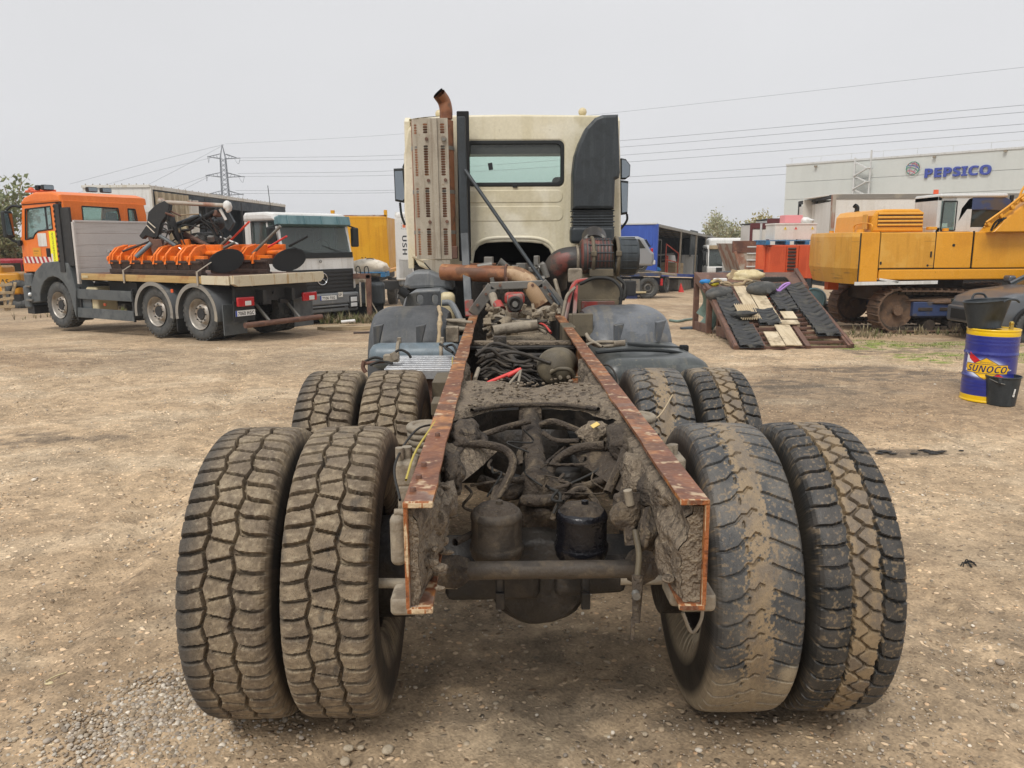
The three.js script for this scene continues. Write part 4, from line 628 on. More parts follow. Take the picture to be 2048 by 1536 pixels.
// --- exhaust: silencer, slotted heat shield, stack, cross pipe
{
  const e = part('exhaust', TRK), d = 7.55;
  const c0 = Q(864, 243, 7.80), c1 = Q(872, 512, 7.80);
  mesh('silencer', [rod([c1.x, c1.y, c1.z], [c0.x, c0.y, c0.z], .205, 48)], M.pipeRust, e);
  mesh('silencer_band', [.2, .52, .82].map(t => { const p = c0.clone().lerp(c1, t); return cy(.209, .209, .035, p.x, p.y, p.z, 0, 0, 0, 40); }), M.steelGrey, e);
  mesh('end_box', bx(.12, .12, .1, ...Q(903, 505, 7.6).toArray()), M.rustBrown, e);
  mesh('tailpipe', tb([[892, 238, 7.75], [892, 220, 7.75], [888, 203, 7.75], [878, 188, 7.7]].map(p => Q(...p)), .062, 24, 20), M.pipeRust, e);
  const tip = Q(877, 187, 7.7); mesh('tailpipe_mouth', cy(.057, .057, .004, tip.x - .004, tip.y + .006, tip.z, 0, 0, .75, 24), M.black, e);
  // shield: two facets with punched slots
  const face = (xl0, xr0, xl1, xr1, y0, y1, cols) => {
    const A = qx(xl0, y0, d), B = qx(xr0, y0, d), C = qx(xr1, y1, d), D = qx(xl1, y1, d), holes = [];
    const at = (s, t) => { const a = [mix(A[0], D[0], t), mix(A[1], D[1], t)], b = [mix(B[0], C[0], t), mix(B[1], C[1], t)]; return [mix(a[0], b[0], s), mix(a[1], b[1], s)]; };
    for (const [s, hw] of cols) for (const [t0, n] of [[.045, 4], [.197, 12], [.493, 12], [.785, 11]]) for (let k = 0; k < n; k++) { const q = at(s, t0 + k * .0178); holes.push(rrect(q[0] - hw, q[1] - .010, q[0] + hw, q[1] + .010, .009, 2).reverse()); }
    const g = ex([D, C, B, A], .006, 0, holes); g.translate(0, 0, -d); return g;
  };
  const sh = part('heat_shield', e);
  mesh('shield_face', face(838, 895, 849, 904, 236, 518, [[.20, .021], [.80, .021]]), M.shield, sh);
  const f2 = face(823, 838, 834, 849, 238, 518, [[.45, .013]]); mesh('shield_side', f2, M.shield, sh);
  mesh('shield_fold', [bar(Q(868, 237, d - .015), Q(877, 518, d - .015), .05, .012, V(0, 0, 1))], M.shield, sh);
  const bo = []; for (const [px, py] of [[853, 278], [888, 278], [857, 361], [891, 360], [860, 444], [894, 443]]) bo.push(cy(.016, .016, .02, ...Q(px, py, d - .01).toArray(), Math.PI / 2, 0, 0, 12)); mesh('bolt', bo, M.rustBrown, sh);
  mesh('gauge', cy(.024, .024, .03, ...Q(887, 277, d - .02).toArray(), Math.PI / 2, 0, 0, 16), M.steelGrey, sh);
  { const P = [[845, 520], [900, 520], [902, 540], [899, 560], [887, 573]].map(p => qx(...p, d)), hl = []; const dk = []; for (let k = 0; k < 12; k++) { const t = k / 12, a = Q(mix(850, 884, t), mix(527, 566, t), d - .004); dk.push(bx(.012, .02, .006, a.x, a.y, a.z, 0, 0, .7, 0)); } mesh('punched_edge', dk, M.black, sh).userData.kind = 'stuff'; const g = ex(P.slice().reverse(), .006, 0, hl); g.translate(0, 0, -d); mesh('shield_foot', g, M.shield, sh); }
  mesh('back_plate', [bx(.12, 1.45, .05, Q(928, 375, 7.9).x, Q(928, 375, 7.9).y, -7.9)], M.black, e);
  mesh('cross_pipe', rod(Q(885, 544, 7.3), Q(1016, 549, 7.05), .076, 28), M.pipeRust, e);
  mesh('pipe_clamp', [place(new THREE.TorusGeometry(.08, .012, 8, 30), ...Q(1013, 548, 7.06).toArray(), 0, Math.PI / 2 - .15, 0), bx(.02, .1, .05, Q(1013, 565, 6.98).x, Q(1013, 565, 6.98).y, -6.98)], M.rustBrown, e);
  mesh('elbow_pipe', tb([[1013, 549, 7.06], [1035, 551, 7.02], [1055, 562, 6.98], [1070, 585, 6.95], [1084, 608, 6.95]].map(p => Q(...p)), .078, 40, 24), M.elbow, e);
  mesh('flex_pipe', rod(Q(1082, 600, 6.95), Q(1100, 606, 7.1), .07, 20), M.rustBrown, e);
  mesh('pipe_tray', bx(.3, .012, .15, ...Q(960, 528, 7.3).toArray()), M.pipeRust, e);
}
mesh('support_post', [bar(Q(922, 234, 7.45), Q(929, 470, 7.4), .075, .06, V(0, 0, 1)), bar(Q(929, 468, 7.4), Q(938, 630, 6.95), .075, .06, V(0, 0, 1))], M.darkPlastic, TRK);
mesh('post_foot', [bar(Q(938, 600, 6.97), Q(940, 634, 6.93), .08, .065, V(0, 0, 1))], M.redPaint, TRK);
mesh('diagonal_rod', rod(Q(930, 340, 7.38), Q(1118, 610, 6.85), .017, 12), M.darkPlastic, TRK);
{ const c = part('cab_mount_frame', TRK), d = 6.92; mesh('leg', [bar(Q(945, 628, d), Q(985, 572, d), .10, .05, V(0, 0, 1))], M.steelGrey, c); mesh('beam', [bar(Q(980, 572, d), Q(1086, 568, d), .05, .07)], M.steelGrey, c); mesh('leg', [bar(Q(1082, 566, d), Q(1130, 624, d), .11, .05, V(0, 0, 1))], M.steelGrey, c); const b = []; for (const [x, y] of [[955, 610], [972, 588], [1000, 571], [1065, 570], [1090, 575], [1100, 588], [1108, 600], [1117, 612]]) b.push(cy(.013, .013, .02, ...Q(x, y, d - .035).toArray(), Math.PI / 2, 0, 0, 10)); mesh('bolt', b, M.rustBrown, c); mesh('slot_plate', bx(.045, .06, .006, ...Q(1102, 590, d - .03).toArray(), 0, 0, .75), M.castGrey, c); }
// --- air intake and filter
{
  const a = part('air_intake', TRK), d = 7.8;
  const g = ex([[1236, 229], [1205, 230], [1190, 236], [1172, 255], [1158, 285], [1150, 310], [1146, 345], [1145, 418], [1228, 418], [1230, 360], [1238, 356], [1240, 345]].map(p => qx(...p, d)).reverse(), .22, .03); g.translate(0, 0, -d - .22); mesh('snorkel', g, M.darkPlastic, a);
  const l = []; for (let k = 0; k < 7; k++) { const p = Q(1187, 421 + k * 5.6, d); l.push(bx(.43 - (k % 2) * .02, .016, .2, p.x, p.y, -d - .12, 0, 0, 0, .006)); l.push(bx(.40, .02, .18, p.x, p.y - .014, -d - .12, 0, 0, 0, 0)); } mesh('bellows', l, M.darkPlastic, a);
  const p = Q(1186, 470, d); mesh('lower_duct', rb(.44, .17, .2, .04, p.x, p.y, -d - .11), M.darkPlastic, a); mesh('screws', [[1161, 335], [1217, 325], [1161, 409], [1216, 408]].map(q => cy(.018, .018, .01, ...Q(...q, d - .002).toArray(), Math.PI / 2, 0, 0, 12)), M.black, a);
  mesh('moulded_line', [bx(.008, .35, .006, Q(1160, 360, d).x, Q(1160, 360, d).y, -d + .001)], M.seal, a);
  const f = part('air_filter', TRK), c = Q(1215, 513, 7.3), R = .175, x0 = Q(1160, 513, 7.3).x, x1 = Q(1276, 513, 7.3).x, W = x1 - x0;
  const lx = (prof, m, nm) => { const gg = lathe(prof, 40); gg.rotateZ(-Math.PI / 2); gg.translate(x0, c.y, c.z); return mesh(nm, gg, m, f); };
  const body = [[.001, 0], [R * .8, .0], [R * .96, .02], [R * .98, .05]]; for (let k = 0; k < 7; k++) body.push([R * .94, .055 + k * .033], [R * .97, .06 + k * .033], [R * .97, .08 + k * .033], [R * .94, .084 + k * .033]); lx(body, M.redBlack, 'canister');
  lx([[R * .9, W * .6], [R * 1.03, W * .6], [R * 1.05, W * .63], [R * 1.05, W * .66], [R * 1.0, W * .68], [R * .98, W * .93], [R * .9, W * .98], [R * .6, W], [.001, W]], M.darkPlastic, 'end_cap');
  const rib = []; for (let k = 0; k < 14; k++) { const t = k / 14 * 6.28; rib.push(bx(W * .28, .012, .012, x0 + W * .8, c.y + Math.cos(t) * R * .985, c.z + Math.sin(t) * R * .985, t)); rib.push(bx(W * .42, .01, .01, x0 + W * .33, c.y + Math.cos(t) * R * .972, c.z + Math.sin(t) * R * .972, t)); } mesh('ribs', rib, M.darkPlastic, f);
  mesh('strap', [.2, .62].map(t => place(new THREE.TorusGeometry(R * 1.0, .018, 6, 40), x0 + W * t, c.y, c.z, 0, Math.PI / 2, 0)), M.olive, f);
  mesh('buckle', [.2, .62].map(t => rb(.05, .05, .05, .01, x0 + W * t, c.y + .03, c.z + R)), M.olive, f);
  mesh('duct_ring', tb([[1168, 484, 7.4], [1180, 472, 7.45], [1200, 472, 7.45], [1208, 480, 7.4]].map(q => Q(...q)), .025, 20), M.steelGrey, f); mesh('intake_neck', rod(Q(1188, 492, 7.45), Q(1188, 474, 7.6), .12, 24), M.redBlack, f);
  mesh('elbow', tb([[1166, 522, 7.3], [1145, 520, 7.3], [1122, 526, 7.32], [1110, 545, 7.36], [1108, 572, 7.42]].map(q => Q(...q)), .125, 40, 28), M.redBlack, f);
  mesh('hose_clip', place(new THREE.TorusGeometry(.128, .014, 8, 40), ...Q(1154, 520, 7.3).toArray(), 0, Math.PI / 2, 0), M.castGrey, f);
  mesh('cradle', [bx(.22, .07, .1, ...Q(1202, 545, 7.2).toArray())], M.olive, f);
}
// --- right side behind the cab: red bracket, guards, hoses
{
  const c = part('battery_bracket', TRK);
  mesh('back_panel', [bx(.42, .34, .03, ...Q(1195, 582, 7.25).toArray()), bx(.36, .2, .03, ...Q(1195, 620, 7.1).toArray())], M.olive, c);
  mesh('red_frame', [bar(Q(1148, 642, 6.75), Q(1152, 572, 6.9), .035, .05, V(0, 0, 1)), tb([[1130, 640, 6.7], [1140, 590, 6.8], [1152, 565, 6.9], [1175, 560, 6.95]].map(p => Q(...p)), .022, 24)], M.redPaint, c);
  mesh('red_ledge', [bx(.30, .07, .03, ...Q(1196, 610, 7.06).toArray()), bx(.4, .1, .04, ...Q(1200, 638, 7.0).toArray())], M.redPaint, c);
  mesh('grey_cover', rb(.13, .13, .06, .02, ...Q(1150, 551, 7.0).toArray()), M.castGrey, c);
  mesh('dark_block', [bx(.1, .13, .1, ...Q(1258, 576, 6.9).toArray(), 0, .2)], M.chassisDark, c);
}
for (const pts of [[[1160, 568, 6.9], [1190, 556, 6.85], [1225, 560, 6.8], [1242, 580, 6.75], [1240, 612, 6.75]], [[1235, 555, 6.9], [1250, 570, 6.85], [1246, 600, 6.8]], [[1238, 596, 6.75], [1244, 598, 6.75], [1252, 590, 6.75]]]) Hs('air_hose', pts, .016, M.hoseDark);
for (const [pts, r] of [[[[1110, 560, 7.2], [1120, 600, 7.0], [1118, 630, 6.8]], .02], [[[1125, 632, 6.7], [1135, 590, 6.75], [1150, 575, 6.8]], .014]]) Hs('air_hose', pts, r, M.castGrey);
// --- front wheel covers on the left
{
  const c = part('wheel_cover', TRK), d = 7.35;
  const up = ex([[808, 572], [812, 552], [828, 542], [858, 541], [905, 560], [905, 580], [860, 576], [820, 578]].map(p => qx(...p, d)).reverse(), .4, .03); up.translate(0, 0, -d - .42); mesh('arch_cover', up, M.fenderGrey, c);
  mesh('gap', bx(.5, .08, .3, ...Q(862, 583, d + .25).toArray()), M.black, c);
  const low = ex([[800, 640], [806, 610], [812, 592], [830, 580], [880, 577], [902, 590], [908, 640]].map(p => qx(...p, d - .2)).reverse(), .3, .03); low.translate(0, 0, -d - .12); mesh('lower_cover', low, M.fenderGrey, c);
  const hb = [[838, 594], [868, 594]].map(([x, y]) => { const p = qx(x + 2, y + 4, 6.95); return rrect(p[0] - .028, p[1] - .04, p[0] + .028, p[1] + .04, .025, 4).reverse(); });
  const pl = ex([[806, 625], [815, 588], [832, 584], [880, 582], [886, 605], [884, 625]].map(p => qx(...p, 6.95)).reverse(), .02, .008, hb); pl.translate(0, 0, -6.97); mesh('step_panel', pl, M.fender, c);
  mesh('hose_stub', rod(Q(800, 580, 6.9), Q(815, 590, 6.9), .04, 16), M.black, c);
  Hs('grey_conduit', [[884, 606, 6.8], [900, 606, 6.8], [912, 622, 6.7], [922, 645, 6.6], [925, 655, 6.5]], .028, M.fenderGrey);
  mesh('white_bottle', rb(.14, .28, .14, .05, ...Q(895, 615, 7.0).toArray()), M.cream, c);
}
// --- rear mudguards of the second axle
function guard(s, pxl, pxr, m, nm) {
  const c = part('mudguard', TRK), xl = Q(pxl, 655, 5.85).x, xr = Q(pxr, 655, 5.85).x, cy0 = .62, cz = -6.45, R = .66;
  const g = para((u, v) => { const a = -.35 + v * 2.6, e = Math.pow(Math.abs(u * 2 - 1), 5), side = (s < 0 ? 1 - u : u); const r = R - .06 * e + (fb(u * 3, v * 4, s * 2, 3) - .5) * .03; const x = mix(xl, xr, u) + (v < .3 ? 0 : 0); const sq = w => Math.sign(w) * Math.abs(w) ** .72; return [x, cy0 + sq(Math.sin(a)) * r + .02, cz + sq(Math.cos(a)) * r]; }, 28, 64); mesh('shell', g, m, c);
  const lip = u0 => para((u, v) => { const a = -.35 + u * 2.6, r = R - .06 - v * .07, sq = w => Math.sign(w) * Math.abs(w) ** .72; return [u0 ? xr - .004 : xl + .004, cy0 + sq(Math.sin(a)) * r + .02, cz + sq(Math.cos(a)) * r]; }, 60, 3); mesh('lip', [lip(0), lip(1)], m, c);
  const br = (px, py) => { const p = Q(px, py, 5.76), g2 = ex([[-.035, .06], [.04, .075], [.0, -.09], [-.035, -.08]], .05, .006); g2.translate(p.x, p.y, p.z - .03); return g2; };
  (s < 0 ? [[757, 668], [842, 668]] : [[1237, 666], [1320, 660]]).forEach(q => mesh('step_bracket', br(...q), m, c)); return c;
}
{ const c = guard(-1, 731, 888, M.fender); mesh('torn_edge', rough(tb([[878, 614, 6.3], [880, 632, 5.95], [879, 655, 5.8], [877, 690, 5.75]].map(p => Q(...p)), .016, 60, 10), .012, 18, 3), M.wood, c); const l = []; seed = 31; for (let k = 0; k < 26; k++) { const v = rr(.1, .42), u = rr(.3, .92), a = -.35 + v * 2.6, xl = Q(740, 655, 5.85).x, xr = Q(884, 655, 5.85).x; l.push(bx(rr(.005, .03), rr(.004, .012), .004, mix(xl, xr, u), .64 + Math.sin(a) * .655, -6.45 + Math.cos(a) * .668, -a + 0, 0, rr(-1, 1), 0)); } mesh('paint_chips', l, M.bagYellow, c).userData.kind = 'stuff'; }
guard(1, 1182, 1350, M.fenderMud);
// --- left side: air tanks and aluminium box
{
  const c = part('side_air_tank', TRK), R = .098, a = Q(738, 712, 5.72), b = Q(925, 712, 5.72), L = b.x - a.x;
  const g = lathe([[.001, 0], [R * .5, .01], [R * .85, .035], [R, .08], [R, L - .08], [R * .85, L - .035], [R * .5, L - .01], [.001, L]], 36); g.rotateZ(-Math.PI / 2); g.translate(a.x, a.y, a.z); mesh('shell', g, M.blueGrey, c);
  mesh('strap', [798, 884].map(x => place(new THREE.TorusGeometry(R + .004, .014, 6, 36), Q(x, 712, 5.72).x, a.y, a.z, 0, Math.PI / 2, 0)), M.castGrey, c); mesh('strap_bolt', [798, 884].map(x => bx(.03, .05, .03, Q(x, 690, 5.7).x, a.y + R + .015, a.z)), M.castGrey, c);
  mesh('rear_tank', [rod(Q(830, 690, 6.05), Q(928, 690, 6.05), .075, 28)], M.blueGrey, TRK);
  const bxp = part('equipment_box', TRK), x0 = Q(768, 738, 4.95).x, x1 = Q(905, 738, 4.95).x, W = x1 - x0, y = 1.02;
  mesh('body', bx(W - .04, .34, .5, (x0 + x1) / 2, y - .22, -5.25), M.rustBrown, bxp);
  mesh('lid', [bx(W, .02, .6, (x0 + x1) / 2, y - .01, -5.25), bx(W, .06, .015, (x0 + x1) / 2, y - .04, -4.955)], M.alu, bxp);
  const ribs = []; for (let k = 0; k < 6; k++) ribs.push(bx(W - .02, .012, .035, (x0 + x1) / 2, y + .005, -4.99 - k * .085)); mesh('ribs', ribs, M.alu, bxp);
  mesh('terminal', [bx(.1, .05, .08, ...Q(783, 716, 5.05).toArray()), cy(.02, .02, .05, ...Q(788, 712, 5.0).toArray(), 0, 0, .4, 10)], M.castGrey, bxp);
  mesh('rod_end', rod(Q(727, 727, 5.0), Q(778, 722, 5.05), .011), M.rustBrown, bxp); mesh('hook', tb([[728, 722, 5.0], [726, 735, 5.0], [732, 745, 5.0]].map(p => Q(...p)), .014, 12), M.rustBrown, bxp);
  for (const pts of [[[728, 724, 5.02], [750, 715, 5.05], [775, 722, 5.05]], [[780, 712, 5.05], [800, 700, 5.1], [815, 706, 5.1], [822, 716, 5.1]], [[740, 730, 5.0], [762, 722, 5.02], [785, 727, 5.0]], [[905, 705, 5.2], [890, 695, 5.3], [905, 690, 5.4], [915, 705, 5.3]], [[880, 688, 5.4], [900, 700, 5.3], [912, 712, 5.2]]]) Hs('cable', pts, .009, M.hoseDark);
  const mb = Q(885, 800, 4.6); mesh('inner_bracket', [bx(.12, .2, .35, mb.x, .9, -4.75), ex([[0, 0], [.18, .12], [.2, .2], [.2, 0]], .03, .004).translate(Q(862, 775, 4.7).x, .88, -4.72), bx(.08, .07, .16, ...Q(880, 812, 3.9).toArray())], M.olive, TRK);
}
// --- right side: fuel tank
{
  const c = part('fuel_tank', TRK), x0 = Q(1188, 740, 5.2).x, x1 = Q(1400, 735, 5.3).x, W = x1 - x0;
  mesh('shell', rb(W, .56, 1.05, .13, (x0 + x1) / 2, .79, -5.42), M.tankBlack, c);
  mesh('end_cap', place(new THREE.TorusGeometry(.16, .012, 8, 40), (x0 + x1) / 2 - .02, .80, -4.885), M.tankBlack, c);
  mesh('seam', [tb([[1192, 705, 5.1], [1260, 700, 5.15], [1340, 703, 5.2], [1385, 712, 5.3]].map(p => Q(...p)), .012, 30)], M.seal, c);
  mesh('step_tread', [bar(Q(1255, 688, 5.55), Q(1372, 697, 5.5), .05, .02)], M.seal, c); mesh('strap_bolt', [bx(.06, .05, .05, ...Q(1368, 697, 5.45).toArray())], M.black, c);
  for (const [p, r] of [[[[1172, 668, 5.4], [1182, 682, 5.35], [1215, 692, 5.3], [1240, 688, 5.3]], .014], [[[1175, 680, 5.4], [1195, 692, 5.3], [1238, 690, 5.3]], .012], [[[1170, 690, 5.35], [1200, 684, 5.3], [1240, 685, 5.3]], .012], [[[1165, 695, 5.3], [1185, 686, 5.3], [1205, 694, 5.2]], .010]]) Hs('fuel_hose', p, r, M.castGrey);
  mesh('hose_union', rod(Q(1228, 688, 5.28), Q(1250, 686, 5.28), .022, 12), M.castGrey, c);
  Hs('cable', [[1195, 735, 4.9], [1215, 730, 4.85], [1232, 750, 4.75], [1238, 785, 4.6]], .006, M.hose); Hs('cable', [[1198, 740, 4.9], [1222, 748, 4.8], [1236, 775, 4.65]], .005, M.hoseDark);
  mesh('hanger', [bx(.1, .16, .3, ...Q(1135, 670, 5.9).toArray()), bx(.16, .18, .05, ...Q(1165, 650, 6.0).toArray()), bx(.14, .1, .08, ...Q(1155, 640, 6.2).toArray())], M.olive, TRK);
  mesh('hanger', [bx(.16, .1, .06, ...Q(912, 650, 6.2).toArray()), bx(.1, .12, .1, ...Q(905, 668, 6.0).toArray()), rod(Q(885, 655, 6.1), Q(945, 660, 6.1), .02), rod(Q(880, 640, 6.2), Q(945, 645, 6.1), .014)], M.castGrey, TRK);
}
Hs('twig', [[1345, 790, 4.0], [1320, 830, 3.7], [1290, 850, 3.4]], .004, M.wood);
rebase(TRK, TX, 0, -5.2);
// ---------------------------------------------------------------- shared pieces for the vehicles standing round the yard
function simpleTyre(R, w, seg = 48, lug = true) { const g = [lathe([[R * .56, -w * .38], [R * .62, -w * .46], [R * .8, -w * .52], [R * .93, -w * .47], [R * .975, -w * .4], [R * .975, w * .4], [R * .93, w * .47], [R * .8, w * .52], [R * .62, w * .46], [R * .56, w * .38]], seg)]; if (lug) for (let k = 0; k < 32; k++) for (const s of [-1, 1]) { const a = k / 32 * 6.283 + (s > 0 ? .1 : 0); g.push(place(bx(R * .13, w * .40, R * .06, 0, s * w * .24, R * .975, 0, 0, s * .25, 0), 0, 0, 0, 0, a, 0)); } const m = join(g); m.rotateX(Math.PI / 2); return m; } // axis along z
const rimGeo = R => { const g = lathe([[.001, -.02], [R * .2, -.02], [R * .22, .05], [R * .34, .05], [R * .40, -.03], [R * .5, -.05], [R * .53, .07], [R * .57, .09], [R * .585, .10]], 36); g.rotateX(Math.PI / 2); return g; };
const WT = {};
function roadWheel(parent, x, y, z, R, w, flip, rimMat = M.steelGrey, hubMat = M.chassisDark, name = 'wheel') { // axis along local z; outer face towards -z unless flip
  const k = R + '_' + w; WT[k] ??= { t: simpleTyre(R, w), r: join(rimGeo(R)), h: join([cy(R * .2, R * .24, .14, 0, 0, 0, Math.PI / 2, 0, 0, 20), ...[...Array(8)].map((_, i) => cy(.014, .014, .06, Math.cos(i * .785) * R * .29, Math.sin(i * .785) * R * .29, .05, Math.PI / 2, 0, 0, 6))]) };
  const o = part(name, parent); raw('tyre', WT[k].t, M.rubberGrey, o); const r = raw('rim', WT[k].r, rimMat, o); const h = raw('hub', WT[k].h, hubMat, o); r.position.z = w * .22; h.position.z = w * .2; if (!flip) o.rotation.y = Math.PI; o.position.set(x, y, z); return o;
}
// a lorry cab, local x forward, y up, z to its right, origin on the ground under the rear left corner of the cab
function lorryCab(parent, o) {
  const c = part('cab', parent), { L = 1.65, W = 2.3, y0 = .9, belt = 1.75, H = 2.85, m = M.whiteDirty, slope = .25, dark = M.interior } = o, f = L, tf = L - slope;
  const solid = (pts, z0 = 0, w = W, mm = m, nm = 'lower_body') => { const g = ex(pts, w - .05, .07); g.translate(0, 0, z0 + .025); return mesh(nm, g, mm, c); };
  solid([[0, y0], [f + .02, y0], [f + .05, y0 + .3], [f + .03, belt - .1], [f - .02, belt], [0, belt]]);
  solid([[0, H - .22], [tf + .06, H - .22], [tf - .02, H - .05], [tf - .35, H], [.08, H], [0, H - .07]], 0, W, m, 'roof');
  for (const z of [0, W - .07]) { mesh('rear_pillar', bx(.30, H - belt - .1, .07, .15, (H + belt) / 2 - .08, z + .035), m, c); mesh('front_pillar', bar([f - .05, belt - .05, z + .035], [tf + .02, H - .18, z + .035], .07, .08, V(0, 0, 1)), m, c); mesh('window_post', bx(.06, H - belt - .1, .05, .62 * L, (H + belt) / 2 - .08, z + .035), m, c); const w = ex([[.3, belt], [f - .06, belt], [tf - .01, H - .22], [.3, H - .22]], .006); w.translate(0, 0, z + .03); mesh('side_window', w, M.glassMid, c); const zz = z < 1 ? z - .006 : z + .077; mesh('window_seal', frame([[.31, belt + .02, zz], [f - .12, belt + .02, zz], [tf - .06, H - .24, zz], [.31, H - .24, zz]], .014), M.seal, c); }
  mesh('rear_wall', bx(.05, H - belt + .1, W - .06, .03, (H + belt) / 2 - .05, W / 2), m, c);
  { const a = V(f - .0, belt, W / 2), b = V(tf + .04, H - .2, W / 2); const d = b.clone().sub(a), g = new THREE.PlaneGeometry(W - .12, d.length()); g.rotateY(Math.PI / 2); g.rotateZ(Math.atan2(d.y, d.x) - Math.PI / 2); g.translate((a.x + b.x) / 2, (a.y + b.y) / 2, W / 2); mesh('windscreen', g, M.glassMid, c); }
  mesh('dashboard', bx(.45, .16, W - .16, f - .3, belt + .02, W / 2), dark, c); for (const z of [.55, W - .55]) mesh('seat', [rb(.5, .12, .5, .04, .55, belt - .05, z), rb(.13, .65, .48, .04, .35, belt + .3, z, 0, 0, .1)], dark, c);
  mesh('steering_wheel', place(new THREE.TorusGeometry(.2, .018, 8, 24), f - .55, belt + .15, o.rhd ? W - .55 : .55, 0, Math.PI / 2 - .4, 0), dark, c);
  for (const z of [.35, W * .62]) mesh('wiper', bar([f + .035, belt + .02, z], [f - .05, belt + .2, z + .55], .014, .014), M.black, c);
  for (const z of [0, W]) { const s = z ? 1 : -1, mi = part('mirror', c); mesh('shell', rb(.13, .5, .2, .04, f - .12, H - .62, z + s * .2), M.seal, mi); mesh('mirror_glass', bx(.006, .4, .15, f - .19, H - .62, z + s * .2), M.mirrorGlass, mi); mesh('arm', rod([f - .12, H - .32, z], [f - .12, H - .38, z + s * .22], .02), M.seal, mi); mesh('door_handle', bx(.18, .05, .03, .45, belt - .2, z + s * .005), M.black, c); }
  return c;
}
const plate = (parent, txt, w, h, pos, rot) => printed('number_plate', w, h, textCanvas(512, 112, (x, W, H) => { x.fillStyle = '#e4e4e0'; x.fillRect(0, 0, W, H); x.fillStyle = '#2a4aa8'; x.fillRect(0, 0, 44, H); x.fillStyle = '#111'; x.font = 'bold 92px sans-serif'; x.textBaseline = 'middle'; x.fillText(txt, 62, H / 2 + 4, W - 76); x.strokeStyle = '#222'; x.lineWidth = 5; x.strokeRect(2, 2, W - 4, H - 4); }), parent, pos, rot);

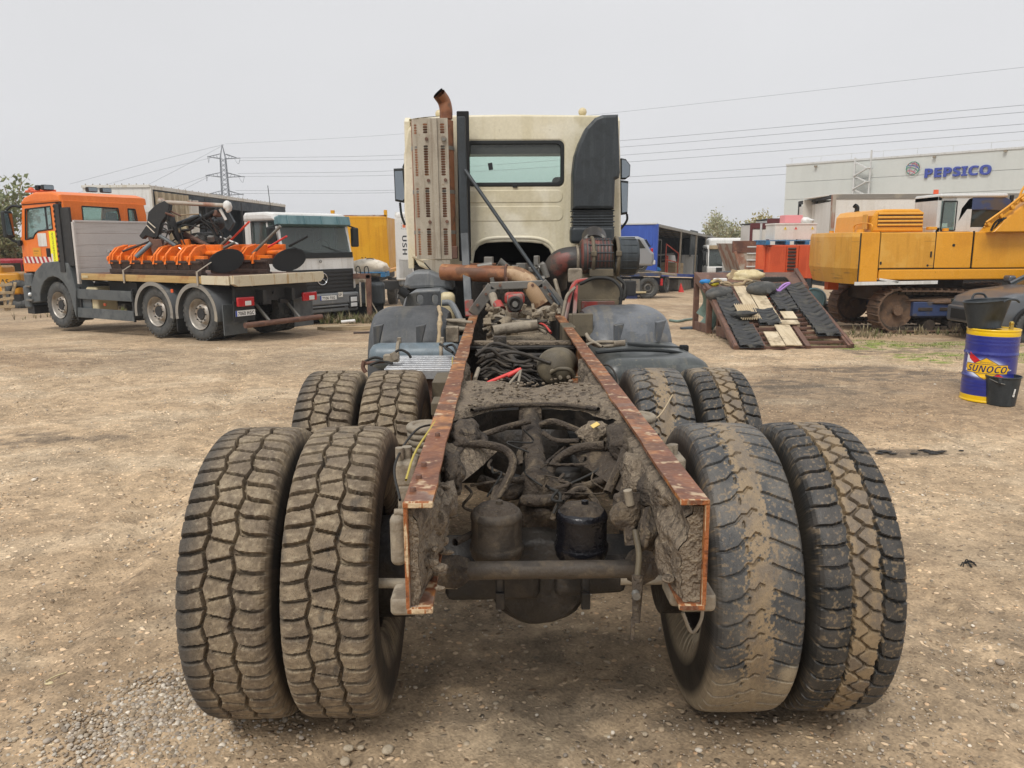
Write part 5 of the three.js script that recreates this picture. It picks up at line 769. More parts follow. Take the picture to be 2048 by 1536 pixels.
// ---------------------------------------------------------------- orange flatbed
{
  const o = GP(400, 682), T = thing('flatbed_truck', 'orange crew cab flatbed lorry with aluminium headboard carrying snow ploughs', 'truck', [o.x, o.y, o.z], 148 * Math.PI / 180);
  const W = 2.3;
  for (const [x, w] of [[0, .34], [1.36, .34], [4.99, .36]]) { roadWheel(T, x, .53, .2, .53, w, false, M.rimPale); roadWheel(T, x, .53, W - .2, .53, w, true, M.steelGrey); if (x < 4) { roadWheel(T, x, .53, .55, .53, w, false); roadWheel(T, x, .53, W - .55, .53, w, true); } }
  mesh('axle', [0, 1.36, 4.99].map(x => cy(.08, .08, 1.9, x, .53, W / 2, Math.PI / 2, 0, 0, 16)), M.chassisDark, T);
  mesh('chassis_beam', bx(7.0, .24, .08, 2.4, .88, .75), M.chassisDark, T); mesh('chassis_beam', bx(7.0, .24, .08, 2.4, .88, 1.5), M.chassisDark, T);
  // bed
  const b = part('load_bed', T); mesh('deck', bx(4.95, .06, W, 1.42, 1.25, W / 2), M.rustBrown, b);
  mesh('side_board', bx(4.9, .14, .035, 1.42, 1.21, -.02), M.deckEdgeTan, b); mesh('side_board', bx(4.9, .14, .035, 1.42, 1.21, W + .02), M.deckEdgeTan, b);
  { const g = ex([[-.02, 1.31], [W + .02, 1.31], [W + .04, 1.27], [W + .04, 1.19], [W - .06, 1.10], [.08, 1.10], [-.02, 1.15]], .10, .01); g.rotateY(-Math.PI / 2); g.translate(-1.05, 0, 0); mesh('tail_board', g, M.deckEdge, b); }
  mesh('corner_board', bx(.8, .17, .03, -.66, 1.215, -.045), M.deckEdge, b); mesh('marker_lamp', bx(.22, .05, .012, 3.7, 1.21, -.045), M.cream, b);
  mesh('under_beams', [-.8, 0, .7, 1.4, 2.2, 3, 3.6].map(x => bx(.08, .12, W - .1, x, 1.16, W / 2)), M.chassisDark, b);
  const hb = part('headboard', T); for (let k = 0; k < 5; k++) mesh('plank', bx(.04, .252, W, 4.02, 1.26 + k * .254, W / 2), M.headboard, hb); mesh('post', bx(.08, 1.36, .06, 4.02, 1.72, -.0), M.headboard, hb); mesh('post', bx(.08, 1.36, .06, 4.02, 1.72, W), M.headboard, hb); mesh('top_rail', bx(.07, .05, W, 4.02, 2.415, W / 2), M.headboard, hb);
  { const lp = part('bracket_strip', hb); mesh('strip', bx(.02, .06, .5, 3.985, 1.75, .95), M.whiteGrey, lp); mesh('slot', bx(.01, .03, .05, 3.973, 1.75, .78), M.black, lp); mesh('slot', bx(.01, .03, .05, 3.973, 1.75, .9), M.black, lp); mesh('slot', bx(.01, .03, .04, 3.973, 1.75, 1.15), M.black, lp); }
  // cab shell with real openings
  const c = part('cab', T), z0 = 0, z1 = 2.0, xr = 4.35, xf = 6.2;
  const doorWin = [[4.84, 2.26], [5.45, 2.22], [5.60, 2.16], [5.70, 2.06], [6.05, 2.03], [5.90, 2.72], [4.84, 2.76]];
  const sideP = [[4.62, 1.30], [6.28, 1.28], [6.27, 1.65], [6.18, 2.1], [6.0, 2.82], [5.9, 2.88], [4.62, 2.90]];
  for (const z of [z0, z1 - .05]) { const g = ex(sideP, .05, .01, [doorWin.slice().reverse()]); g.translate(0, 0, z); mesh('door', g, M.orange, c); const w = ex(doorWin, .006); w.translate(0, 0, z + .022); mesh('side_window', w, M.glass, c); mesh('window_seal', frame(doorWin.map(p => [p[0], p[1], z ? z + .055 : z - .012]), .016), M.seal, c); mesh('window_post', bx(.06, .52, .02, 5.12, 2.5, z + .025), M.seal, c); }
  { const g = ex([[xr, 2.84], [xr + .02, 3.0], [xr + .35, 3.08], [5.4, 3.09], [5.85, 2.99], [6.04, 2.86], [6.0, 2.82]], z1 - z0, .05); g.translate(0, 0, z0); mesh('roof', g, M.orange, c); }
  mesh('roof_gutter', [bar([4.4, 2.86, z0 - .012], [6.0, 2.84, z0 - .012], .03, .05)], M.seal, c);
  { const w1 = [[.42, 2.30], [1.33, 2.30], [1.28, 2.74], [.42, 2.76]], w2 = [[1.53, 2.30], [1.77, 2.30], [1.71, 2.73], [1.53, 2.74]]; const g = ex([[0, 1.3], [z1, 1.3], [z1, 2.6], [z1 - .05, 2.86], [0, 2.88]], .05, .01, [w1.slice().reverse(), w2.slice().reverse()]); g.rotateY(-Math.PI / 2); g.translate(xr + .05, 0, 0); mesh('rear_wall', g, M.orange, c); for (const w of [w1, w2]) { const p = ex(w, .006); p.rotateY(-Math.PI / 2); p.translate(xr + .03, 0, 0); mesh('rear_window', p, M.glass, c); mesh('window_seal', frame(w.map(q => [xr - .012, q[1], q[0]]), .015), M.seal, c); } }
  mesh('front_panel', [bx(.06, .85, z1 - z0, 6.25, 1.65, 1.0), bar([6.22, 2.05, .04], [6.02, 2.84, .04], .07, .07, V(0, 0, 1)), bar([6.22, 2.05, z1 - .04], [6.02, 2.84, z1 - .04], .07, .07, V(0, 0, 1))], M.orange, c);
  { const g = new THREE.PlaneGeometry(z1 - .12, .82); g.rotateY(Math.PI / 2); g.rotateZ(.24); g.translate(6.12, 2.44, 1.0); mesh('windscreen', g, M.glass, c); }
  mesh('dashboard', bx(.4, .18, z1 - .15, 5.98, 2.0, 1), M.interior, c); mesh('cab_floor', bx(1.85, .05, z1 - .1, 5.28, 1.33, 1), M.interior, c);
  for (const z of [.5, 1.5]) mesh('seat', [rb(.5, .14, .5, .05, 5.3, 1.85, z), rb(.14, .62, .48, .05, 5.02, 2.2, z, 0, 0, .12), rb(.1, .18, .26, .04, 4.98, 2.58, z)], M.interior, c);
  mesh('steering_wheel', place(new THREE.TorusGeometry(.21, .02, 8, 28), 5.68, 2.18, .5, 0, Math.PI / 2 - .5, 0), M.black, c);
  mesh('side_intake', [bx(.20, 1.5, .08, 4.52, 2.05, -.03), bx(.44, 1.28, .05, 4.30, 2.08, -.012)], M.chassisDark, c); { const l = []; for (let k = 0; k < 12; k++) l.push(bx(.05, .05, .03, 4.6, 2.75 - k * .11, -.065)); mesh('intake_ribs', l, M.black, c); }
  // livery
  printed('stripe_panel', 1.28, .15, textCanvas(512, 64, (x, w, h) => { x.fillStyle = '#d8d2cc'; x.fillRect(0, 0, w, h); x.fillStyle = '#a8202c'; for (let k = -1; k < 8; k++) { x.beginPath(); x.moveTo(k * 74, 0); x.lineTo(k * 74 + 37, 0); x.lineTo(k * 74 + 67, h); x.lineTo(k * 74 + 30, h); x.fill(); } }), c, [5.55, 1.56, -.016], [0, Math.PI, 0]);
  printed('yellow_strip', .26, .70, textCanvas(128, 384, (x, w, h) => { x.fillStyle = '#f1ee1c'; x.fillRect(0, 0, w, h); x.save(); x.translate(w * .52, h / 2); x.rotate(-Math.PI / 2); x.fillStyle = '#5d5a12'; x.font = 'bold 46px sans-serif'; x.textAlign = 'center'; x.textBaseline = 'middle'; x.fillText('CONSERVACION', 0, 0, h * .94); x.restore(); x.fillStyle = '#d9d6d8'; x.fillRect(w * .02, h * .72, w * .25, h * .26); }), c, [4.88, 1.86, -.018], [0, Math.PI, 0]);
  mesh('blank_panel', bx(.36, .30, .006, 5.32, 2.02, -.016), M.whiteDirty, c);
  printed('door_sticker', .34, .2, textCanvas(256, 150, (x, w, h) => { x.fillStyle = '#d6921e'; x.fillRect(0, 0, w, h); x.fillStyle = '#5a4a1a'; x.font = 'bold 34px sans-serif'; x.fillText('SERVICIO', 28, 70); x.font = '24px sans-serif'; x.fillText('DE  VIAS', 50, 110); }), c, [5.6, 1.74, -.016], [0, Math.PI, 0]);
  mesh('door_handle', rb(.16, .2, .03, .02, 5.12, 1.73, -.012), M.black, c);
  { const mi = part('mirror', c); mesh('shell', rb(.16, .62, .22, .05, 6.38, 2.38, -.2), M.seal, mi); mesh('mirror_glass', bx(.006, .5, .17, 6.298, 2.38, -.2), M.mirrorGlass, mi); mesh('arm', [tb([[6.1, 2.78, 0], [6.3, 2.80, -.1], [6.38, 2.7, -.2]], .03, 12), tb([[6.2, 1.98, 0], [6.32, 1.99, -.12], [6.38, 2.08, -.2]], .03, 12)], M.seal, mi); mesh('spot_mirror', rb(.09, .14, .1, .04, 6.2, 1.95, -.07), M.seal, mi); }
  const lb = part('light_bar', c); mesh('bar', [rb(.8, .05, .3, .02, 5.75, 3.14, .3), place(new THREE.SphereGeometry(.07, 16, 10, 0, 6.3, 0, 1.57), 5.95, 3.16, .2)], plain(0xd8603a, .5), lb);
  for (const [x, z] of [[5.55, .22], [5.3, .22], [5.2, 1.2], [5.2, 1.55]]) { const w = part('work_lamp', lb); mesh('housing', rb(.12, .12, .26, .03, x, 3.20, z), M.seal, w); mesh('lens', bx(.01, .09, .22, x - .064, 3.20, z), M.mirrorGlass, w); }
  // wheel arch and bumper
  const fa = part('front_mudguard', T); { const p = [[6.0, .55]]; for (let k = 0; k <= 10; k++) { const a = Math.PI * (.02 + k / 10 * .96); p.push([4.99 + Math.cos(a) * .67, .55 + Math.sin(a) * .64]); } const q = [[4.22, .28], [4.12, .9], [4.3, 1.5], [4.75, 1.54], [5.35, 1.50], [5.75, 1.28], [5.98, .95], [6.05, .55]]; const g = ex([...p, ...q], .42, .02); g.translate(0, 0, -.03); mesh('arch', g, M.greyPlastic, fa); }
  mesh('bumper', [rb(.28, .55, 2.2, .06, 6.25, .68, 1.05), rb(.34, .35, .5, .06, 6.12, 1.08, .2)], M.greyPlastic, T); mesh('bumper_foot', bx(.3, .2, 2.1, 6.2, .38, 1.05), M.chassisDark, T); mesh('step', [bx(.22, .04, .1, 6.1, .94, -.03), bx(.26, .05, .12, 6.05, .62, -.04)], M.steelGrey, T); mesh('corner_lamp', place(new THREE.SphereGeometry(.05, 12, 10), 6.05, .75, -.05), M.whiteLamp, T);
  mesh('battery_box', [bx(.55, .5, .4, 4.0, .62, .25)], M.greyPlastic, T); mesh('mud_flap', bx(.04, .5, .36, 4.28, .45, .2), M.chassisDark, T);
  // side guards, tanks
  mesh('side_guard', bx(2.05, .22, .03, 3.15, .82, -.0), M.greyPlastic, T); mesh('side_guard', bx(2.1, .22, .03, 3.15, .40, -.0), M.greyPlastic, T); for (const x of [2.14, 4.1]) mesh('guard_post', bx(.06, .7, .04, x, .62, .03), M.chassisDark, T); mesh('side_lamp', bx(.08, .06, .02, 3.3, .6, .1), M.orangeLamp, T);
  mesh('fuel_tank', rb(.42, .55, .5, .06, 3.75, .70, .32), M.cream, T); mesh('tool_chest', [bx(1.2, .3, .4, 2.8, .95, .5), bx(.3, .2, .3, 2.3, 1.0, .3)], M.chassisDark, T);
  for (const x of [0, 1.36]) { const a = part('rear_mudguard', T); const g = para((u, v) => { const t = Math.PI * (-.06 + u * 1.12); return [x + Math.cos(t) * .64, .53 + Math.sin(t) * .62, -.04 + v * .55]; }, 30, 2); mesh('arch', g, M.fenderGrey, a); const lip = para((u, v) => { const t = Math.PI * (-.06 + u * 1.12), r = .64 - v * .085; return [x + Math.cos(t) * r, .53 + Math.sin(t) * r * .97, -.045]; }, 30, 2); mesh('rim_band', lip, M.greyTrim, a); }
  mesh('reflector', bx(.07, .07, .02, .68, .98, -.05), M.orangeLamp, T);
  mesh('mud_flap', bx(.03, .6, .55, -.78, .45, .25), M.greyPlastic, T); mesh('mud_flap', bx(.03, .6, .55, -.78, .45, W - .25), M.greyPlastic, T); mesh('mud_flap', bx(.03, .5, .4, .68, .4, .2), M.chassisDark, T);
  for (const z of [.30, 1.98]) { const l = part('tail_lamp', T); mesh('lens', rb(.06, .18, .40, .02, -1.06, .80, z), M.redLamp, l); mesh('reverse_lens', bx(.064, .09, .15, -1.065, .77, z + .04, 0, 0, 0, .01), M.whiteLamp, l); mesh('lamp_bracket', bx(.25, .06, .06, -.92, .86, z), M.chassisDark, l); }
  plate(T, '7060 HGC', .48, .12, [-1.04, .58, .30], [0, -Math.PI / 2, 0]);
  mesh('plate_bracket', bx(.02, .4, .5, -1.0, .62, .3), M.chassisDark, T);
  mesh('under_run_bar', rod([-1.22, .36, .12], [-1.22, .36, 2.14], .055, 20), M.rustBrown, T); mesh('bar_strut', bar([-1.2, .38, .75], [-.6, .9, .75], .05, .05), M.steelGrey, T); mesh('bar_strut', bar([-1.2, .38, 1.55], [-.6, .9, 1.55], .05, .05), M.steelGrey, T);
  mesh('rear_cross_member', [bx(.08, .3, 1.9, -.85, .92, W / 2), cy(.03, .03, .06, -.9, .92, W / 2, 0, 0, Math.PI / 2, 16), bx(.06, .09, .22, -.9, .74, .95), bx(.06, .09, .22, -.9, .74, 1.4)], M.chassisDark, T);
  for (const x of [1.75, -.1]) { const sx = x < 0 ? -.15 : 2.25; const s = tag(mesh('tie_strap', [bx(.05, .28, .012, sx, 1.24, -.06), bar([sx, 1.37, -.055], [sx - .05, 1.55, .25], .05, .01)], M.belt), x < 0 ? 'beige lashing strap over the plough beside the deck tail' : 'beige lashing strap over the plough near the headboard', 'strap', 'lashing straps on the flatbed'); s.position.copy(T.position); s.rotation.copy(T.rotation); }

  // ploughs, crane wreck: laid out in the lorry's own axes but things of their own
  const own = (name, label, cat, group) => { const g = thing(name, label, cat, [o.x, o.y, o.z], T.rotation.y, group); return g; };
  const plough = (label, x0, x1, z, n) => {
    const p = own('snow_plough', label, 'snow plough', 'snow ploughs lying on the flatbed'); const L = x0 - x1;
    mesh('back_plate', bar([x0, 1.74, z + .42], [x1, 1.74, z + .42], .05, .30), M.orangeGear, p); mesh('frame_tube', rod([x0 - .05, 1.68, z + .25], [x1 - .1, 1.72, z + .3], .055, 16), M.orangeGear, p); mesh('cross_tube', bar([x0, 1.62, z + .02], [x1, 1.62, z + .02], .10, .10), M.orangeGear, p);
    for (let k = 0; k < n; k++) { const x = x0 - (k + .5) * L / n; mesh('blade_segment', [bx(L / n - .02, .20, .07, x, 1.47, z - .05, -.25), bx(L / n - .04, .05, .05, x, 1.55, z - .1)], M.rubberBrown, p); const g = ex([[-.16, 1.50], [-.12, 1.70], [.02, 1.84], [.24, 1.90], [.28, 1.74], [.12, 1.66], [0, 1.52]], .045, .006); g.rotateY(-Math.PI / 2); g.translate(x + L / n * .42, 0, z + .02); mesh('rib', g, M.orangeGear, p); const g2 = g.clone(); g2.translate(-L / n * .18, 0, .02); if (k % 2 === 0) mesh('rib', g2, M.orangeGear, p); mesh('lug', cy(.07, .07, .05, x + L / n * .45, 1.60, z - .08, 0, 0, Math.PI / 2, 14), M.orangeGear, p); }
    mesh('cutting_edge', [bx(L, .09, .10, (x0 + x1) / 2, 1.345, z - .06), bx(L * .98, .05, .16, (x0 + x1) / 2, 1.31, z - .03)], M.rubberBrown, p);
    const e = ex([...Array(22)].map((_, i) => { const a = i / 22 * 6.283; return [Math.cos(a) * .35, Math.sin(a) * .23 + Math.cos(a) * .06]; }), .03, .008); e.rotateY(-Math.PI / 2 - .5); e.translate(x1 - .16, 1.57, z + .36); mesh('rubber_flap', e, M.blackFlap, p);
    mesh('flap_bracket', bx(.25, .12, .12, x1 + .1, 1.55, z), M.rubberBrown, p); return p;
  };
  plough('orange snow plough blade lying along the flatbed, strapped down beside the side board', 2.95, -.12, .18, 8);
  const p2 = plough('orange snow plough blade with big black flap over the white tail board', 1.0, -.75, 1.25, 4);
  mesh('marker_pole', rod([.9, 1.72, 1.3], [-.2, 2.35, 1.25], .022), plain(0xe0513c, .5), p2); mesh('marker_pole', rod([-.2, 1.78, 1.6], [-1.0, 2.05, 1.5], .02), plain(0xe0413c, .5), p2); mesh('ram', rod([-.3, 1.7, 1.2], [-1.0, 2.25, 1.35], .03), M.steelGrey, p2); mesh('ram', rod([.5, 1.75, .9], [-.15, 2.05, .8], .032), M.steelGrey, p2); mesh('hose_stub', rod([-.95, 1.85, 1.6], [-1.35, 2.05, 1.75], .025), M.black, p2);
}
{ // heap of hydraulic crane parts on the bed
  const c = thing('crane_wreck', 'black hydraulic crane arms and rams heaped on the orange ploughs', 'crane part'), D0 = 16.6, q = (x, y, d = D0) => Q(x, y, d);
  mesh('cross_tube', rod(q(325, 404), q(452, 411, 16.2), .042, 18), M.rustWhite, c); mesh('tube_end', blob(.08, .13, .08, .45, 1.8, 3, 4).translate(...q(455, 413, 16.2).toArray()), M.whiteDirty, c); mesh('tube_end', blob(.07, .07, .07, .3, 1.5, 4, 3).translate(...q(322, 402).toArray()), M.rustWhite, c);
  const pg = (pts, t, m, nm, d = D0) => { const P = pts.map(p => { const a = q(p[0], p[1], d); return [a.x, a.y]; }); const g = ex(P.slice().reverse(), t, .01); g.translate(0, 0, -d - t / 2); return mesh(nm, g, m, c); };
  pg([[332, 402], [342, 410], [340, 425], [325, 447], [318, 475], [308, 475], [296, 471], [288, 478], [282, 472], [297, 450], [300, 425], [315, 410]], .16, M.chassisDark, 'boom_plate');
  pg([[340, 425], [346, 430], [362, 490], [366, 492], [352, 478], [336, 445]], .12, M.chassisDark, 'arm_plate', 16.5);
  mesh('arm', bar(q(302, 470), q(316, 520), .10, .14, V(0, 0, 1)), M.rustBrown, c); mesh('arm', bar(q(310, 430), q(307, 500), .05, .05, V(0, 0, 1)), M.wood, c); pg([[300, 478], [325, 478], [330, 500], [322, 520], [310, 515], [304, 495]], .12, M.rustBrown, 'knuckle', 16.45);
  for (const [a, b, r, m] of [[[320, 472, 16.3], [352, 492, 16.2], .040, M.greyPlastic], [[352, 492, 16.2], [383, 512, 16.1], .020, M.chrome], [[272, 514, 16.3], [303, 486, 16.4], .045, M.blueGrey], [[245, 503, 16.6], [300, 483, 16.7], .022, M.rubberBrown], [[352, 450, 16.8], [398, 432, 16.8], .05, M.darkPlastic], [[365, 460, 16.9], [438, 420, 16.6], .06, M.blackFlap], [[358, 470, 17], [430, 492, 16.8], .08, M.blackFlap], [[395, 430, 16.8], [440, 475, 16.8], .03, M.blackFlap], [[420, 435, 16.6], [436, 470, 16.6], .018, M.rubberBrown], [[441, 474, 16.5], [476, 488, 16.3], .018, M.whiteDirty], [[332, 418, 16.6], [362, 432, 16.6], .018, M.rustBrown], [[362, 430, 16.6], [398, 428, 16.7], .014, M.wood], [[370, 468, 16.8], [432, 500, 16.5], .05, M.rustBrown], [[430, 505, 16.4], [470, 485, 16.3], .03, M.steelGrey], [[440, 418, 16.3], [452, 440, 16.3], .03, M.whiteDirty]]) mesh('ram', rod(q(...a), q(...b), r, 14), m, c);
  pg([[354, 447], [398, 427], [400, 434], [370, 452], [352, 458]], .2, M.blueGrey, 'deck_plate', 16.9); pg([[355, 458], [375, 452], [376, 459], [357, 466]], .1, M.cream, 'box', 16.75); pg([[448, 425], [457, 422], [470, 445], [460, 462], [452, 455]], .1, M.darkPlastic, 'bracket', 16.4);
  mesh('drum', [place(new THREE.SphereGeometry(.15, 24, 16), ...q(436, 446, 16.9).toArray())], M.chassisDark, c); mesh('gear_ring', place(new THREE.TorusGeometry(.14, .03, 8, 24), ...q(341, 498, 16.5).toArray(), 0, .5, 0), M.rustBrown, c); mesh('gearbox', blob(.35, .16, .2, .4, 2, 9, 3).translate(...q(405, 480, 17).toArray()), M.oilyShade, c);
  for (const pts of [[[340, 420], [335, 440], [345, 455], [338, 470]], [[400, 420], [410, 440], [430, 450], [445, 470], [443, 500]], [[325, 455], [335, 462], [330, 480]], [[402, 440], [420, 455], [440, 490]], [[442, 500], [444, 470], [440, 462], [436, 470]], [[360, 452], [366, 480], [378, 505]]]) mesh('hydraulic_hose', tb(pts.map(p => q(...p, 16.4)), .014, 24), M.hoseDark, c);
  const stripe = (a, b) => bar(q(...a, 16.47), q(...b, 16.47), .02, .02); mesh('stripe', [stripe([296, 443], [311, 456])], M.bag, c); mesh('stripe', [stripe([293, 450], [309, 466])], M.bag, c);
  pg([[362, 480], [378, 478], [382, 492], [366, 490]], .1, M.orangeGear, 'valve_block', 16.6);
  seed = 1717; const jm = [M.chassisDark, M.rustBrown, M.steelGrey, M.oilyShade, M.darkPlastic, M.rubberBrown];
  for (let k = 0; k < 34; k++) { const x = rr(312, 448), y = mix(425, 505, rnd() ** .8), d = rr(16.3, 17.0), m = jm[(rnd() * jm.length) | 0]; if (rnd() < .55) mesh('strut', rod(q(x, y, d), q(x + rr(-22, 22), y + rr(-18, 18), d + rr(-.1, .1)), rr(.012, .035), 8), m, c); else if (rnd() < .5) { const p = q(x, y, d); mesh('casting', rough(rb(rr(.08, .2), rr(.06, .16), rr(.06, .15), .02, p.x, p.y, p.z, rr(-.5, .5), rr(0, 3), rr(-1, 1)), .02, 8, k), m, c); } else mesh('hydraulic_hose', tb([[x, y], [x + rr(-10, 14), y + rr(-8, 8)], [x + rr(-18, 26), y + rr(0, 18)], [x + rr(-20, 30), y + rr(8, 26)]].map(p => q(...p, d)), rr(.010, .018), 20), M.hoseDark, c); }
  rebase(c, ...(() => { const p = q(370, 540); return [p.x, p.y, p.z]; })());
}
// ---------------------------------------------------------------- white lorry with the star badge
{
  const al = -41 * Math.PI / 180, L = 1.6, W = 2.12, f = V(Math.cos(al), 0, -Math.sin(al)), r = V(Math.sin(al), 0, Math.cos(al)); const fc = Q(640, 560, 19.8); const o = fc.clone().sub(f.clone().multiplyScalar(L)).sub(r.clone().multiplyScalar(W / 2)); o.y = GH(o.x, o.z);
  const T = thing('white_truck', 'white cab lorry with star badge and grey bumper behind the ploughs', 'truck', [o.x, o.y, o.z], al);
  const c = lorryCab(T, { L, W, y0: .95, belt: 1.83, H: 2.86 });
  mesh('sun_visor', [rb(.24, .24, W + .04, .05, L - .16, 2.63, W / 2, 0, 0, .25), bx(.03, .22, W, L - .05, 2.66, W / 2, 0, 0, .25)], M.teal, c); mesh('visor_rib', [.4, .9, 1.4, 1.9].map(z => bx(.05, .22, .03, L - .03, 2.66, z, 0, 0, .25)), M.teal, c);
  mesh('scuttle', bx(.05, .14, W - .04, L + .025, 1.79, W / 2), M.seal, c);
  mesh('grille', [bx(.05, .62, W - .1, L + .045, 1.13, W / 2)], M.chassisDark, c); for (let k = 0; k < 6; k++) mesh('grille_slat', bx(.03, .05, W - .2, L + .075, .9 + k * .095, W / 2), M.chassisDark, c);
  const em = part('star_emblem', c); mesh('ring', place(new THREE.TorusGeometry(.15, .016, 10, 36), L + .10, 1.2, W * .5, 0, Math.PI / 2, 0), M.chrome, em); for (let k = 0; k < 3; k++) { const a = Math.PI / 2 + k * 2.094; mesh('ray', rod([L + .10, 1.2, W / 2], [L + .10, 1.2 + Math.sin(a) * .15, W / 2 + Math.cos(a) * .15], .022, 8, .004), M.chrome, em); }
  mesh('wreath_badge', place(new THREE.TorusGeometry(.03, .01, 8, 18), L + .065, 1.64, W / 2, 0, Math.PI / 2, 0), M.steelGrey, c);
  mesh('corner_panel', rb(.12, .42, .16, .04, L - .02, 1.12, .02), M.whiteDirty, c); mesh('corner_panel', rb(.12, .42, .16, .04, L - .02, 1.12, W - .02), M.whiteDirty, c);
  const b = part('bumper', T); mesh('beam', rb(.3, .30, W + .1, .06, L + .02, .68, W / 2), M.fenderGrey, b); mesh('lower_beam', [rb(.26, .16, W + .06, .04, L, .42, W / 2), bx(.3, .04, W * .7, L + .02, .5, W / 2)], M.fenderGrey, b); mesh('intake', bx(.1, .16, W * .6, L + .09, .52, W / 2), M.black, b);
  for (const z of [.16, W - .16]) { const h = part('headlamp', b); mesh('housing', rb(.12, .34, .28, .03, L + .13, .58, z), M.chassisDark, h); mesh('lens', rb(.03, .12, .2, .01, L + .19, .64, z), M.whiteLamp, h); mesh('lens', rb(.03, .1, .2, .01, L + .19, .5, z), M.whiteLamp, h); }
  plate(b, '7106 FKG', .52, .12, [L + .175, .72, W * .45], [0, Math.PI / 2, 0]); printed('round_plate', .16, .14, textCanvas(96, 80, (x, w, h) => { x.fillStyle = '#ddd9cf'; x.fillRect(0, 0, w, h); x.fillStyle = '#222'; x.font = 'bold 56px sans-serif'; x.fillText('SP', 8, 62); x.strokeStyle = '#333'; x.lineWidth = 4; x.strokeRect(3, 3, w - 6, h - 6); }), b, [L + .176, .78, W * .27], [0, Math.PI / 2, 0]);
  mesh('aerial', rod([1.0, 2.84, W - .15], [.85, 3.5, W - .2], .008), M.black, c);
  for (const x of [.75, -2.6]) { roadWheel(T, x, .5, .18, .5, .32, false); roadWheel(T, x, .5, W - .18, .5, .32, true); } mesh('chassis_beam', [bx(4.4, .24, .08, -1.2, .85, .7), bx(4.4, .24, .08, -1.2, .85, 1.6)], M.chassisDark, T); mesh('wheel_arch', [bx(1.3, .3, W - .1, .75, 1.0, W / 2), bx(.6, .5, W, .1, .75, W / 2)], M.chassisDark, T); mesh('step_box', bx(.45, .5, .2, L - .2, .6, W - .1), M.chassisDark, T);
}
// ---------------------------------------------------------------- dark tank, tray, post and white sacks between the lorries
{
  const p = Q(725, 580, 21); const t = thing('fuel_tank', 'dark teal ribbed fuel tank standing beside the white lorry', 'tank', [p.x, GH(p.x, p.z), p.z], .15);
  mesh('shell', rb(1.5, .62, .7, .1, -.15, .72, 0), M.darkPlastic, t); mesh('band', bx(.06, .65, .73, -.05, .72, 0), M.chrome, t); mesh('band', bx(.08, .65, .73, .12, .72, 0), M.woodPale, t); mesh('cradle', [bx(1.4, .3, .5, -.15, .25, 0)], M.black, t);
  const s = thing('steel_post_frame', 'brown steel post with a short arm in front of the yellow tipper', 'steel frame', [Q(737, 560, 20.5).x, GH(0, -20.5), -20.5]); const h = Q(737, 549, 20.5).y - GH(0, -20.5);
  mesh('post', bx(.13, h, .13, 0, h / 2, 0), M.rustBrown, s); mesh('arm', bx(.45, .14, .13, -.17, h - .04, 0), M.rustBrown, s); mesh('brace', rod([.06, .5, 0], [.3, .05, 0], .018), M.castGrey, s);
  for (const dx of [-.3, -.08]) mesh('hook', tb([[dx, h, .05], [dx, h + .18, .05], [dx + .06, h + .22, .05], [dx + .1, h + .12, .05], [dx + .1, h, .05]], .014, 20), M.hoseDark, s);
  const pl = thing('blue_pallet', 'blue painted pallet carrying a white sack in front of the yellow tipper', 'pallet', [Q(740, 545, 21.6).x, Q(740, 553, 21.6).y, -21.6]);
  for (let k = 0; k < 4; k++) mesh('slat', bx(.95, .03, .14, 0, .12, -.4 + k * .26), M.pallet, pl); for (const x of [-.42, 0, .42]) mesh('block', bx(.12, .1, .9, x, .05, 0), M.pallet, pl); mesh('stand', bx(.6, .8, .5, 0, -.42, 0), M.chassisDark, pl);
  const b1 = tag(mesh('white_sack', blob(.62, .24, .4, .3, 1.6, 5, 4), M.bag), 'off white sack slumped on the blue pallet', 'sack'); b1.position.copy(Q(735, 534, 21.5)); mesh('steering_ring', place(new THREE.TorusGeometry(.1, .012, 8, 24), .1, .21, .1, 1.3), M.black, b1);
  const b2 = tag(mesh('white_sack', blob(.42, .26, .35, .35, 1.8, 8, 4), M.bag), 'off white sack on the dark teal tank', 'sack'); b2.position.copy(Q(703, 560, 20.9));
}
